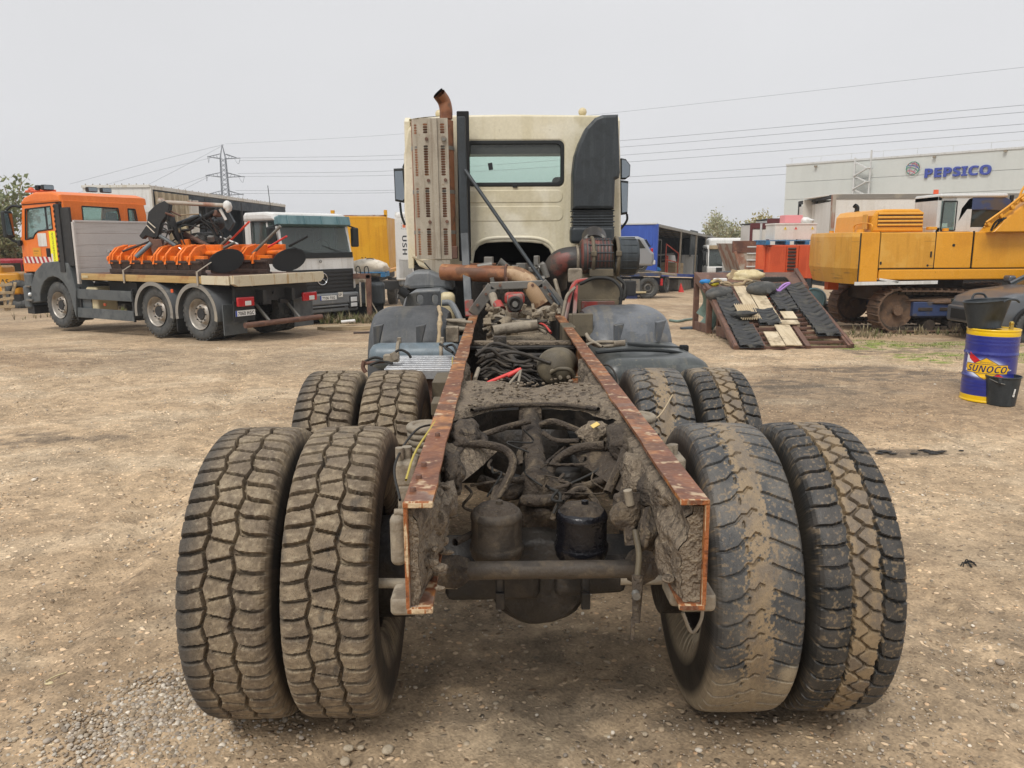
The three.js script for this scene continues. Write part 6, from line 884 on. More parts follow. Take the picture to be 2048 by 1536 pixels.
// ---------------------------------------------------------------- yellow tipper
{
  const d = 28, a = Q(668, 432, d), b = Q(773, 434, d), lo = Q(775, 546, d), gy = GH(0, -d); const T = thing('tipper_truck', 'yellow steel tipper body with a flat front wall and corner posts', 'truck', [(a.x + b.x) / 2, gy, -d]), W = b.x - a.x, y1 = a.y - gy, y0 = lo.y - gy;
  const body = part('tipper_body', T); mesh('front_wall', [ex([[-W / 2, y1], [W / 2, y1 - .03], [W / 2 + .06, y0 + .15], [W / 2 - .05, y0], [-W / 2 + .35, y0], [-W / 2 + .2, y0 + .7]].reverse(), .06, .01)], M.yellowTip, body); mesh('top_rail', bx(W + .02, .10, .12, 0, y1 - .02, 0), M.rustWhite, body); mesh('top_rail_skin', bx(W, .06, .15, 0, y1 - .07, 0), M.yellowTip, body); mesh('post', bx(.13, .3, .12, -W / 2 - .04, y1 + .05, 0), M.yellowTip, body); mesh('post', bx(.11, .3, .12, W / 2 - .03, y1 + .05, 0), M.yellowTip, body);
  mesh('side_wall', bx(.06, y1 - y0 - .2, 4.5, -W / 2 + .05, (y0 + y1) / 2 + .05, -2.3), M.yellowTip, body); mesh('side_wall', bx(.06, y1 - y0 - .2, 4.5, W / 2 - .02, (y0 + y1) / 2 + .05, -2.3), M.yellowTip, body); mesh('floor', bx(W, .1, 4.5, 0, y0 + .05, -2.3), M.yellowTip, body); mesh('bolt', cy(.02, .02, .03, .02, y0 + .55, .08, Math.PI / 2, 0, 0, 8), M.black, body); mesh('bolt', cy(.02, .02, .03, .14, y0 + .55, .08, Math.PI / 2, 0, 0, 8), M.black, body);
  mesh('chassis', bx(.9, .3, 5.5, 0, y0 - .2, -2.4), M.chassisDark, T); for (const x of [-.9, .9]) for (const z of [-1.2, -3.6]) { const w = roadWheel(T, x, .5, z, .5, .32, false); w.rotation.y = x > 0 ? Math.PI / 2 : -Math.PI / 2; }
}
// ---------------------------------------------------------------- white cab with vertical lettering
{
  const d = 24.5, al = 8 * Math.PI / 180, p = Q(774, 560, d); const T = thing('lettered_truck', 'white day cab lorry with vertical dark lettering beside the door window', 'truck', [p.x, GH(p.x, p.z), p.z - 2.3], al), W = 2.3;
  lorryCab(T, { L: 1.75, W, y0: 1.0, belt: 1.75, H: Q(780, 424, d).y - GH(0, -d), m: M.whiteDirty });
  mesh('corner_fairing', bx(.52, 1.9, .05, .24, 1.98, W + .02), M.whiteDirty, T);
  printed('lettering', .27, 1.15, textCanvas(128, 544, (x, w, h) => { x.fillStyle = '#d5d5d2'; x.fillRect(0, 0, w, h); x.strokeStyle = '#8b8f92'; x.lineWidth = 7; x.setLineDash([22, 12]); x.strokeRect(26, 10, 78, 84); x.setLineDash([]); x.fillStyle = '#d3734c'; x.fillRect(42, 28, 46, 48); x.save(); x.translate(w * .5, 330); x.rotate(Math.PI / 2); x.fillStyle = '#35393c'; x.font = 'bold 92px sans-serif'; x.textAlign = 'center'; x.textBaseline = 'middle'; x.scale(1.7, 1); x.fillText('USH', 0, 0, 230); x.restore(); }), T, [.26, 2.22, W + .05], [0, 0, 0]);
  mesh('door_catch', rb(.24, .16, .03, .02, .62, 1.42, W + .02), M.black, T); mesh('mud_wing', rb(.9, .35, .5, .1, .5, .98, W - .25), M.fenderGrey, T);
  roadWheel(T, .55, .5, W - .18, .5, .32, true); roadWheel(T, .55, .5, .18, .5, .32, false); roadWheel(T, -3, .5, W - .18, .5, .32, true); mesh('chassis_beam', [bx(4.6, .26, .9, -1.2, .82, W / 2)], M.chassisDark, T);
}
// ---------------------------------------------------------------- curtain-sided trailer with its curtain open, and its tractor
{
  const C = Q(300, 371, 29), gy = GH(0, -30), al = 87 * Math.PI / 180; const T = thing('curtain_trailer', 'long white curtain side trailer with open side and beige curtain gathered at one end', 'trailer', [C.x, gy, C.z], al), L = 15, H = C.y - gy, W = 2.5; // local x away, z to the right; near right corner at origin
  mesh('front_wall', bx(.06, H - 1.1, W, .0, (H + 1.1) / 2, -W / 2), M.whiteDirty, T); mesh('roof', bx(L, .05, W, L / 2, H - .03, -W / 2), M.whiteTarp, T); mesh('floor', bx(L, .12, W, L / 2, 1.15, -W / 2), M.chassisDark, T); mesh('far_wall', bx(L, H - 1.2, .04, L / 2, (H + 1.2) / 2, -W + .02), M.darkTarp, T); mesh('end_wall', bx(.05, H - 1.2, W, L - .03, (H + 1.2) / 2, -W / 2), M.darkTarp, T);
  mesh('roof_rail', bx(L, .14, .06, L / 2, H - .06, 0), M.whiteTarp, T); mesh('curtain_track', bx(L, .42, .05, L / 2, H - .36, -.02), M.darkTarp, T); mesh('front_rail', bx(.08, .10, W + .04, -.04, H - .02, -W / 2), M.whiteTarp, T); for (let k = 0; k < 24; k++) mesh('rail_hook', bx(.03, .05, .02, .4 + k * .6, H + .02, .02), M.castGrey, T); for (let k = 0; k < 9; k++) mesh('front_rail_hook', bx(.03, .05, .03, -.06, H + .05, -.2 - k * .27), M.castGrey, T);
  mesh('corner_post', bx(.12, H - 1.2, .10, .02, (H + 1.2) / 2, 0), M.whiteTarp, T); for (const x of [4.6, 8.6, 12.4]) mesh('side_post', bx(.10, H - 1.4, .08, x, (H + 1.0) / 2, -.02), M.chassisDark, T);
  mesh('gathered_curtain', para((u, v) => { const x = .15 + u * 2.6, y = H - .2 - v * (H - 1.5) * (1 - .1 * u); return [x, y, .06 + .12 * Math.sin(u * 34 + v * 1.5) * (.5 + .5 * v) + .05 * Math.sin(u * 71)]; }, 120, 14), M.beigeTarp, T); mesh('folded_flap', para((u, v) => [2.8 + u * .9, H - .35 - v * 1.5, .05 + .1 * Math.sin(u * 9 + v)], 20, 8), M.whiteTarp, T);
  for (const x of [10, 11.3, 12.6]) roadWheel(T, x, .5, -.2, .5, .36, true); for (const x of [10, 11.3, 12.6]) roadWheel(T, x, .5, -W + .2, .5, .36, false); mesh('landing_leg', [bx(.12, .9, .12, 3, .65, -.3), bx(.12, .9, .12, 3, .65, -W + .3)], M.chassisDark, T); mesh('cargo', [rb(1.2, 1.1, 1.0, .05, 6.5, 1.75, -1.2), rb(1.4, .9, 1.2, .05, 9.8, 1.65, -1.3)], M.rustBrown, T);
  const a2 = (87 + 180) * Math.PI / 180, f = V(Math.cos(a2), 0, -Math.sin(a2)); const K = thing('white_tractor', 'white high roof tractor unit coupled before the curtain trailer', 'truck', [C.x - .1, gy, C.z + .5], a2);
  lorryCab(K, { L: 2.0, W: 2.4, y0: 1.0, belt: 2.1, H: 3.0 }); mesh('roof_deflector', rough(ex([[0, 3.0], [1.75, 3.0], [1.6, 3.3], [1.1, 3.62], [.4, 3.8], [0, 3.8]], 2.2, .12).translate(0, 0, .1), .01, 2, 1), M.whiteDirty, K); mesh('side_fairing', bx(.6, 2.6, .05, -.35, 2.2, .02), M.whiteDirty, K); mesh('side_fairing', bx(.6, 2.6, .05, -.35, 2.2, 2.38), M.whiteDirty, K); for (const x of [1.0, -1.6]) { roadWheel(K, x, .5, .2, .5, .34, false); roadWheel(K, x, .5, 2.2, .5, .34, true); } mesh('chassis_beam', bx(4, .25, .9, -.2, .85, 1.2), M.chassisDark, K);
}
// ---------------------------------------------------------------- far left: red vehicle, compressor, loose tyre, pallet
{
  const g0 = p => GH(p.x, p.z); let p = Q(52, 560, 33); const r = thing('red_van', 'dark red van parked behind the yellow compressor', 'van', [p.x - .4, g0(p), p.z], .25);
  const sh = ex([[-1.9, .3], [1.9, .3], [1.95, .9], [1.5, 1.1], [.7, 1.85], [-1.8, 1.9], [-1.95, 1.0]], 1.6, .08); sh.translate(0, 0, -.8); mesh('body', sh, mottled(0xa11f2e, [[0x8a1826, 'A', .5, .8, .5]], { rough: .35 }), r); mesh('side_window', bx(1.6, .5, .02, -.3, 1.45, .88), M.glassDark, r); mesh('side_window', bx(.6, .45, .02, .85, 1.42, .88, 0, 0, 0, 0), M.glassDark, r); for (const x of [-1.25, 1.25]) roadWheel(r, x, .33, .72, .33, .2, true);
  p = Q(22, 570, 30); const k = thing('compressor', 'yellow site compressor with black lettering beside the loose tyre', 'compressor', [p.x, g0(p), p.z], .1); mesh('hood', rb(2.2, .85, 1.1, .12, -.5, .9, 0), M.excYellow, k); mesh('top_hood', rb(1.6, .35, 1.0, .1, -.8, 1.4, 0), M.excYellow, k); mesh('base', bx(2.1, .4, 1, -.5, .4, 0), M.chassisDark, k); roadWheel(k, -.6, .3, .5, .3, .2, true); printed('lettering', .85, .3, textCanvas(256, 90, (x, w, h) => { x.fillStyle = '#d99a1c'; x.fillRect(0, 0, w, h); x.fillStyle = '#20201e'; x.font = 'bold 78px sans-serif'; x.fillText('XAS', 40, 74); }), k, [.05, .98, .56]);
  p = GP(42, 616); const t = thing('loose_tyre', 'worn black lorry tyre leaning against the yellow compressor', 'tyre', [p.x, p.y, p.z], .3); raw('carcass', simpleTyre(.52, .36), M.rubberGrey, t).position.set(0, .5, 0); t.children[0].rotation.x = -.25;
  p = GP(20, 622); const w = thing('broken_pallet', 'weathered wooden pallet propped up beside the loose tyre', 'pallet', [p.x - .2, p.y, p.z], .3); for (let q = 0; q < 4; q++) mesh('slat', bx(.9, .10, .03, -.1, .15 + q * .24, .02, 0, 0, .12 * (q % 2)), M.wood, w); for (const x of [-.45, .05, .28]) mesh('batten', bx(.09, 1.0, .08, x, .5, -.05, 0, 0, x > .1 ? -.3 : 0), M.wood, w);
}
// ---------------------------------------------------------------- scrap in front of the white lorry
{
  const put = (px, py, dy = 0) => { const p = GP(px, py); p.y += dy; return p; };
  let m = tag(mesh('plank', bx(.28, .08, .75, 0, 0, 0), M.wood), 'short thick timber offcut with a white pipe lying on it', 'timber'); m.position.copy(put(668, 658, .04)); m.rotation.y = -.7;
  m = tag(mesh('plank', bx(1.3, .09, .14, 0, 0, 0), M.wood), 'long squared timber lying on the dirt beside the grey mudguard', 'timber'); m.position.copy(put(715, 660, .045)); m.rotation.y = .12;
  m = tag(mesh('plank', bx(.6, .04, .12, 0, 0, 0), M.rubberBrown), 'thin dark board lying on the dirt near the grey mudguard', 'timber'); m.position.copy(put(735, 667, .02)); m.rotation.y = .2;
  m = tag(mesh('plastic_pipe', rod([-.17, 0, 0], [.17, .03, 0], .04, 18), M.whiteDirty), 'short white plastic pipe on the timber offcut', 'pipe'); m.position.copy(put(697, 652, .1));
  for (const [px, py, ry, lb] of [[628, 645, .3, 'flat pale sheet metal panel propped beside the flatbed tail bar'], [674, 642, .1, 'curved pale sheet metal panel on a block beside the timbers']]) { const t = thing('metal_panel', lb, 'metal panel', put(px, py).toArray(), ry); mesh('sheet', para((u, v) => [(u - .5) * .5 + v * .12, .28 - .12 * v * v - .02, (v - .5) * .5], 8, 8), M.whiteGrey, t); mesh('stand', bx(.36, .2, .3, 0, .1, -.05), M.chassisDark, t); }
  m = tag(mesh('axle_tube', rod([-.5, 0, 0], [.5, .02, 0], .03, 12), M.rustBrown), 'thin rusty tube lying across the sheet metal panels', 'tube'); m.position.copy(put(665, 640, .32));
}
// ---------------------------------------------------------------- excavator
{
  const o = GP(1780, 668); const T = thing('excavator', 'yellow crawler excavator with louvred engine hood and muddy tracks', 'excavator', [o.x, o.y, o.z]);
  const b = part('upper_body', T);
  { // counterweight: rounded plan, chamfered foot
    const plan = (k) => { const p = [[-.6, .02], [-.74, .01], [-.86, -.16], [-.96, -.7], [-.99, -1.25], [-.96, -1.8], [-.86, -2.3], [-.7, -2.5], [-.5, -2.55]]; return p.map(([x, z]) => [mix(-.4, x, k), mix(-1.25, z, .3 + .7 * k)]); };
    const ring = (k, y) => plan(k).map(([x, z]) => [x, y, z]); const rows = [ring(.86, 1.02), ring(1, 1.34), ring(1.0, 1.98), ring(.97, 2.06), ring(.6, 2.075)]; const n = rows[0].length, pos = [], idx = []; rows.forEach(r => r.forEach(p => pos.push(...p))); for (let j = 0; j < rows.length - 1; j++) for (let i = 0; i < n - 1; i++) { const a = j * n + i; idx.push(a, a + n, a + 1, a + 1, a + n, a + n + 1); } for (let i = 1; i < n - 1; i++) { idx.push(0, i, i + 1); const q = (rows.length - 1) * n; idx.push(q, q + i + 1, q + i); }
    let g = new THREE.BufferGeometry(); g.setAttribute('position', new THREE.Float32BufferAttribute(pos, 3)); g.setIndex(idx); g = g.toNonIndexed(); g.computeVertexNormals(); mesh('counterweight', g, M.excDust, b);
    mesh('lifting_eye', cy(.07, .09, .08, -.62, 2.09, -.35, 0, 0, 0, 16), M.excYellow, b); mesh('lifting_eye', cy(.05, .05, .07, -.68, 2.08, -1.6, 0, 0, 0, 12), M.excYellow, b); mesh('weight_seam', bx(.02, 1.0, .02, -.765, 1.55, .012), M.seal, b);
  }
  mesh('core', bx(3.9, .92, 2.4, 1.47, 1.6, -1.25), M.excYellow, b);
  mesh('rear_panel', bx(.38, 1.0, .06, -.56, 1.57, -.0, 0, 0, 0, .02), M.excYellow, b); mesh('engine_door', bx(1.12, .72, .06, .2, 1.70, .004, 0, 0, 0, .025), M.excDust, b); mesh('side_door', bx(.76, .73, .06, 1.14, 1.70, -.002, 0, 0, 0, .025), M.excYellow, b); mesh('side_door', bx(1.6, .73, .06, 2.35, 1.70, 0, 0, 0, 0, .025), M.excYellow, b); for (const x of [-.372, .765, 1.535]) mesh('panel_gap', bx(.010, .76, .05, x, 1.70, .001, 0, 0, 0, 0), M.black, b); mesh('panel_gap', bx(3.5, .014, .05, 1.38, 1.332, .001, 0, 0, 0, 0), M.black, b); mesh('door_handle', rb(.03, .12, .03, .01, .68, 1.62, .04), M.seal, b); mesh('grab_rail', tb([[-.5, 2.08, -.1], [-.5, 2.2, -.08], [-.5, 2.2, -.9], [-.5, 2.08, -.9]], .014, 24), M.excYellow, b); mesh('skirt', bx(3.6, .22, .08, 1.45, 1.215, .0, 0, 0, 0, .03), M.excYellow, b);
  mesh('lock', cy(.028, .028, .02, 1.13, 1.80, .03, Math.PI / 2, 0, 0, 16), M.seal, b); mesh('latch', cy(.02, .02, .02, .63, 1.40, .035, Math.PI / 2, 0, 0, 12), M.seal, b); mesh('latch', rb(.04, .06, .02, .01, -.33, 1.45, .035), M.seal, b);
  { const g = ex([[-.46, 2.07], [-.44, 2.40], [-.36, 2.50], [-.2, 2.53], [.5, 2.53], [.6, 2.46], [.62, 2.07]], 1.7, .04, []); g.translate(0, 0, -1.95); mesh('engine_hood', g, M.excYellow, b); mesh('grille_recess', bx(.92, .27, .03, .12, 2.31, -.215), M.rubberBrown, b); for (let k = 0; k < 4; k++) mesh('grille_slat', bx(.92, .045, .05, .12, 2.21 + k * .075, -.205, -.5), M.excDust, b); mesh('side_vent', bx(.02, .3, .2, -.50, 2.28, -.42), M.excDust, b); mesh('exhaust_stub', tb([[-.2, 2.50, -1.5], [-.2, 2.62, -1.5], [-.26, 2.66, -1.5]], .05, 12, 14), M.seal, b); }
  const c = part('operator_cab', T); mesh('rear_pillar', [bx(.08, .72, .9, .93, 2.42, -.7), bx(.42, .1, .9, 1.1, 2.74, -.7), bx(.34, .7, .06, 1.42, 2.42, -.26)], M.whiteGrey, c); mesh('roof', rb(1.4, .08, 1.0, .04, 1.6, 2.79, -.7), M.whiteGrey, c); { const g = ex([[1.32, 2.25], [1.36, 2.55], [1.5, 2.74], [1.75, 2.80], [2.2, 2.78], [2.6, 2.6], [2.6, 2.45], [1.9, 2.5], [1.5, 2.5]], .9, .02); g.translate(0, 0, -1.15); mesh('sun_canopy', g, M.blueSteel, c); } mesh('rear_window', bx(.32, .58, .01, 1.12, 2.4, -.24), M.glass, c); mesh('window_seal', frame([[.98, 2.1, -.232], [1.27, 2.1, -.232], [1.27, 2.68, -.232], [1.0, 2.68, -.232]], .014), M.seal, c); mesh('door_window', bx(.9, .5, .01, 1.95, 2.32, -.26), M.glassDark, c); mesh('front_post', bx(.06, .75, .06, 2.4, 2.42, -.26), M.seal, c); mesh('cab_sill', bx(1.6, .12, .9, 1.65, 2.1, -.7), M.whiteGrey, c); mesh('far_pillar', bx(.08, .7, .06, 2.2, 2.42, -1.1), M.whiteGrey, c); mesh('seat', [rb(.12, .5, .45, .05, 1.55, 2.4, -.7), rb(.4, .12, .45, .05, 1.75, 2.18, -.7)], M.interior, c);
  const be = part('beacon', c); mesh('lens', [cy(.05, .055, .10, 1.02, 2.88, -.6, 0, 0, 0, 18)], M.orangeLamp, be); mesh('base', cy(.06, .06, .03, 1.02, 2.825, -.6, 0, 0, 0, 18), M.seal, be);
  const bm = part('boom', T); { const g = ex([[1.75, 2.05], [1.95, 2.3], [2.5, 2.75], [3.4, 3.2], [3.7, 3.0], [3.0, 2.3], [2.8, 2.05]], .45, .03); g.translate(0, 0, -.55 + .35); mesh('boom_plate', g, M.excYellow, bm); } for (let k = 0; k < 3; k++) mesh('hydraulic_pipe', tb([[1.55, 2.14 + k * .05, .28 + k * .03], [1.9, 2.4 + k * .05, .28 + k * .03], [2.5, 2.84 + k * .05, .28], [3.4, 3.25 + k * .05, .28]], .022, 20), M.excYellow, bm); mesh('handrail', tb([[2.15, 2.6, .3], [2.28, 2.95, .3], [2.6, 3.05, .3], [3.2, 3.4, .3]], .022, 20), M.excYellow, bm); mesh('pipe_union', [[1.62, 2.2], [1.85, 2.37], [2.05, 2.53], [2.25, 2.68]].map(([x, y]) => rb(.07, .1, .1, .02, x, y, .3, 0, 0, .7)), M.excYellow, bm);
  for (let k = 0; k < 4; k++) mesh('hydraulic_hose', tb([[1.75 + k * .06, 2.08, .2], [1.8 + k * .07, 2.25, .25], [1.95 + k * .08, 2.32, .25], [2.1 + k * .06, 2.15, .22]], .022, 16), M.hoseDark, bm); mesh('body_pipe', bx(.18, .06, .1, .72, 2.14, -.1), M.excYellow, b); mesh('cap', cy(.06, .06, .06, 1.02, 2.11, -.12, 0, 0, 0, 14), M.excYellow, b);
  mesh('slew_ring', [cy(.75, .75, .25, 1.3, .95, -1.25, 0, 0, 0, 40), bx(2.6, .3, 1.6, 1.3, .78, -1.25)], M.trackDark, T); mesh('orange_block', bx(.24, .22, .2, -.6, .93, -1.6), plain(0xd05a1c, .6), T);
  const trackRun = (z) => { // shoes round an oval
    const t = part('track', T), X0 = .17, X1 = 3.3, yc = .47, R = .44, per = 2 * (X1 - X0) + 2 * Math.PI * R, n = 62, shoe = join([bx(.155, .035, .5, 0, 0, 0, 0, 0, 0, .005), bx(.025, .05, .5, .03, .03, 0, 0, 0, 0, .005)]), linkG = join([bx(.12, .07, .05, 0, -.05, .1), bx(.12, .07, .05, 0, -.05, -.1)]);
    for (let k = 0; k < n; k++) { let s = k / n * per, x, y, a; const L = X1 - X0; if (s < L) { const sag = Math.sin(s / L * Math.PI * 2) * .018; x = X1 - s; y = yc + R - .03 - sag; a = Math.PI; y -= .04 * Math.sin(s / L * Math.PI); } else if (s < L + Math.PI * R) { const q = (s - L) / R; x = X0 - Math.sin(q) * R; y = yc + Math.cos(q) * R; a = Math.PI + q; } else if (s < 2 * L + Math.PI * R) { x = X0 + (s - L - Math.PI * R); y = yc - R + .02; a = 0; } else { const q = (s - 2 * L - Math.PI * R) / R; x = X1 + Math.sin(q) * R; y = yc - Math.cos(q) * R; a = q; } const m = raw('track_shoe', shoe, M.track, t); m.position.set(x, y, z); m.rotation.z = a + Math.PI; const l = raw('track_link', linkG, M.trackDark, t); l.position.copy(m.position); l.rotation.copy(m.rotation); }
    mesh('idler_wheel', [cy(.36, .36, .16, X0, yc, z, Math.PI / 2, 0, 0, 36), cy(.10, .12, .36, X0, yc, z, Math.PI / 2, 0, 0, 20)], M.track, t); for (let k = 0; k < 5; k++) mesh('road_roller', cy(.11, .11, .3, X0 + .7 + k * .5, .17, z, Math.PI / 2, 0, 0, 20), M.trackDark, t);
    mesh('track_frame', [bx(2.5, .32, .3, X0 + 1.65, .48, z, 0, 0, 0, .03), bx(.9, .30, .34, X0 + .75, .50, z + .02, 0, 0, 0, .02)], M.blueSteel, t); mesh('frame_slot', rb(.3, .07, .02, .03, X0 + .55, .5, z + .195), M.trackDark, t); mesh('frame_slot', rb(.3, .07, .02, .03, X0 + 1.0, .5, z + .195), M.trackDark, t); mesh('sand_heap', blob(1.2, .1, .2, .4, 2, z * 3, 4).translate(X0 + 1.3, .66, z), M.track, t); return t;
  };
  trackRun(-.25); trackRun(-2.2);
  const s = tag(mesh('white_strip', [bx(1.7, .07, .02, 0, 0, 0, 0, 0, .01), bx(.4, .04, .02, -.15, .05, 0, 0, 0, -.15)], M.whiteDirty), 'thin white metal strip hanging under the yellow excavator body', 'metal strip'); s.position.copy(Q(1792, 566, 15.6)); const s2 = tag(mesh('curved_bar', tb([Q(1765, 578, 16), Q(1800, 578, 16), Q(1840, 566, 16)], .025, 16), M.rubberBrown), 'curved brown bar between the excavator tracks and its body', 'bar');
}
// ---------------------------------------------------------------- loading ramp
{
  const BL = GP(1472, 700), BR = GP(1704, 697), TL = Q(1420, 580, 16.1), TR = Q(1612, 574, 16.1); BL.y = BR.y = .03;
  const nrm = V(0, 1, 0).multiplyScalar(1); const R = (u, v, h = 0) => { const p = BL.clone().lerp(BR, u).lerp(TL.clone().lerp(TR, u), v); p.y += h; return p; };
  const T = thing('loading_ramp', 'brown steel loading ramp with open rungs standing on legs', 'ramp');
  for (const u of [0, .235, .62, .985]) mesh('rail', [bar(R(u, 0, -.02), R(u, 1, -.06), .09, .10)], M.rustBrown, T); mesh('side_beam', bar(R(0, .0, -.03), R(0, 1, -.1), .06, .16), M.rustBrown, T); mesh('side_beam', bar(R(1, .0, -.03), R(1, 1, -.1), .06, .16), M.rustBrown, T);
  for (let k = 0; k < 15; k++) mesh('rung', bar(R(0, .02 + k * .07, -.03), R(1, .02 + k * .07, -.03), .06, .05), M.rustBrown, T);
  mesh('top_beam', bar(R(-.01, 1.0, -.06), R(1.02, 1.0, -.06), .14, .16), M.rustBrown, T); mesh('platform_beam', bar(R(0, 1, -.06), R(-.08, 1.35, -.03), .08, .2), M.rustBrown, T); mesh('platform_beam', bar(R(1, 1, -.06), R(1.02, 1.35, -.03), .08, .2), M.rustBrown, T); mesh('platform', bar(R(.47, 1.0, -.02), R(.47, 1.35, -.0), 2.1, .03), M.rustBrown, T);
  for (const [u, v] of [[-.07, 1.33], [0, 1.0], [.1, .95], [1, 1], [1.02, 1.33], [.5, 1.0]]) { const p = R(u, v, -.1); mesh('leg', bx(.11, p.y - GH(p.x, p.z), .11, p.x, (p.y + GH(p.x, p.z)) / 2, p.z), M.rustBrown, T); } { const a = R(-.07, 1.33), b2 = R(0, 1); a.y = GH(0, a.z) + .1; b2.y = GH(0, b2.z) + .1; mesh('foot_beam', bar(a, b2, .08, .18), M.rustBrown, T); const c = R(.08, .8), d = R(.12, .55); c.y = .02; d.y = .06; mesh('foot_block', bar(c, d, .2, .2), M.rustBrown, T); }
  { const p = R(.5, .6); rebase(T, p.x, 0, p.z); }
  const strip = (u0, u1, v0, v1, h, waves, label, name = 'rubber_mat', sk = 0) => { const g = para((a, b) => { const u = mix(u0, u1, a) + sk * b, v = mix(v0, v1, b), ph = (b * waves + .30 * Math.cos((a - .5) * Math.PI * 2)) * 2 * Math.PI, rg = .035 - Math.max(0, Math.sin(ph)) ** 5 * .06; const p = R(u, v, h + rg + .012 * Math.sin(b * 9 + a * 4)); return p; }, 24, waves * 14); const g2 = para((a, b) => R(mix(u0, u1, a) + sk * b, mix(v0, v1, b), h - .012), 4, 8); const m = tag(mesh(name, [g, g2], M.rubber), label, 'rubber mat', 'ribbed rubber mats laid on the ramp'); return m; };
  strip(.03, .24, -.015, .30, .03, 6, 'ribbed black rubber mat at the foot of the ramp side rail', 'rubber_mat', -.005); strip(.015, .215, .30, 1.0, .025, 9, 'long ribbed black rubber mat under the corrugated sheet on the ramp'); strip(.30, .50, .30, .55, .05, 5, 'short square ribbed rubber mat on the pale planks of the ramp'); strip(.55, .74, .52, 1.02, .05, 9, 'ribbed black rubber mat beside the pale ramp planks, under a lilac strap'); strip(.76, .97, .13, 1.03, .04, 13, 'longest ribbed black rubber mat along the outer rail of the ramp facing the excavator');
  const board = (u0, u1, v0, v1, h, label) => { const g = [...para((a, b) => R(mix(u0, u1, a), mix(v0, v1, b), h), 2, 6).toNonIndexed() ? [] : []]; const a = R((u0 + u1) / 2, v0, h), b = R((u0 + u1) / 2, v1, h), w = R(u0, (v0 + v1) / 2).distanceTo(R(u1, (v0 + v1) / 2)); return tag(mesh('ramp_plank', bar(a, b, w, .025), M.woodPale), label, 'plank', 'pale planks laid on the ramp'); };
  board(.25, .37, .42, 1.03, .03, 'long pale plank on the ramp next to the corrugated sheet'); board(.38, .52, .33, 1.03, .032, 'long pale plank on the ramp next to the lilac strap mat'); board(.30, .42, -.0, .2, .03, 'short pale plank at the ramp foot beside the rubber mat'); board(.43, .565, .0, .30, .034, 'pale square board at the ramp foot beside the open rungs'); board(.48, .66, .30, .36, .05, 'narrow pale board lying across the ramp rungs'); board(.56, .68, .40, .52, .035, 'small pale board under the end of the strapped rubber mat');
  { const g = para((a, b) => R(mix(.145, .335, a), mix(.36, .62, b), .09 + .018 * Math.sin(a * Math.PI * 2 * 9)), 90, 6); tag(mesh('corrugated_sheet', g, M.woodPale), 'cream corrugated sheet lying on the ramp mats', 'corrugated sheet'); }
  const glove = tag(mesh('dark_rag', blob(.22, .06, .1, .5, 2, 4, 3), M.rubber), 'crumpled dark rag on the corrugated sheet', 'rag'); glove.position.copy(R(.165, .40, .14)); glove.rotation.set(0, -.2, .1);
  const pod = (px, py, lb, ry) => { const m = tag(mesh('rubber_float', [blob(.30, .15, .17, .12, 1.3, px, 4), cy(.05, .06, .1, .12, -.03, .16, 1.3, 0, 0, 16)], M.rubberGrey), lb, 'rubber float', 'dark rubber floats on the ramp top'); m.position.copy(Q(px, py, 15.6)); m.rotation.set(.1, ry, .08); return m; }; pod(1439, 588, 'dark rounded rubber float on the ramp corner above the corrugated sheet', .2); pod(1524, 577, 'dark rounded rubber float on top of the pale ramp planks', -.25);
  // odds and ends along the top edge
  const on = (px, py, d = 16.4) => Q(px, py, d); let m;
  m = tag(mesh('grey_board', bar(on(1405, 562, 17), on(1475, 552, 17.4), .25, .05), M.wood), 'grey weathered board lying across the ramp top', 'plank'); m = tag(mesh('wood_post', bar(on(1458, 570, 16.8), on(1470, 540, 16.8), .14, .05, V(0, 0, 1)), M.wood), 'short wooden post leaning upright on the ramp top', 'plank'); m = tag(mesh('yellowed_sack', blob(.42, .17, .3, .35, 1.8, 21, 4), M.bagYellow), 'cream plastic sack heaped on the ramp top', 'sack'); m.position.copy(on(1495, 554, 16.9)); m = tag(mesh('dark_tarp_roll', [rough(bar(on(1440, 548, 17.6), on(1520, 543, 17.6), .5, .09), .03, 5, 2)], M.darkTarp), 'dark rolled tarpaulin behind the sacks on the ramp top', 'tarpaulin');
  m = tag(mesh('blue_rag', blob(.12, .06, .08, .4, 2, 31, 3), M.blueCloth), 'bright blue rag on the ramp top corner', 'rag'); m.position.copy(on(1411, 564, 16.5)); m = tag(mesh('yellow_rag', blob(.11, .07, .08, .4, 2, 33, 3), M.yellowCloth), 'yellow rag on the ramp top beside the blue rag', 'rag'); m.position.copy(on(1429, 566, 16.4)); m = tag(mesh('white_bottle', rb(.3, .08, .1, .03, 0, 0, 0), M.whiteDirty), 'white plastic bottle lying behind the yellow rag', 'bottle'); m.position.copy(on(1440, 560, 16.7));
  seed = 515; const ropes = thing('rope_tangle', 'tangle of tan ropes and straps along the ramp top edge', 'rope'); for (let k = 0; k < 12; k++) { const x0 = 1400 + rnd() * 130, y0 = 563 + rnd() * 10; mesh('rope', tb([[x0, y0], [x0 + rr(8, 20), y0 - rr(0, 8)], [x0 + rr(22, 40), y0 + rr(-3, 6)], [x0 + rr(42, 60), y0 + rr(-6, 5)]].map(p => on(...p, 16.2)), rr(.012, .03), 24), k % 3 ? M.olive : M.wood, ropes); } rebase(ropes, ...on(1460, 568, 16.2).toArray());
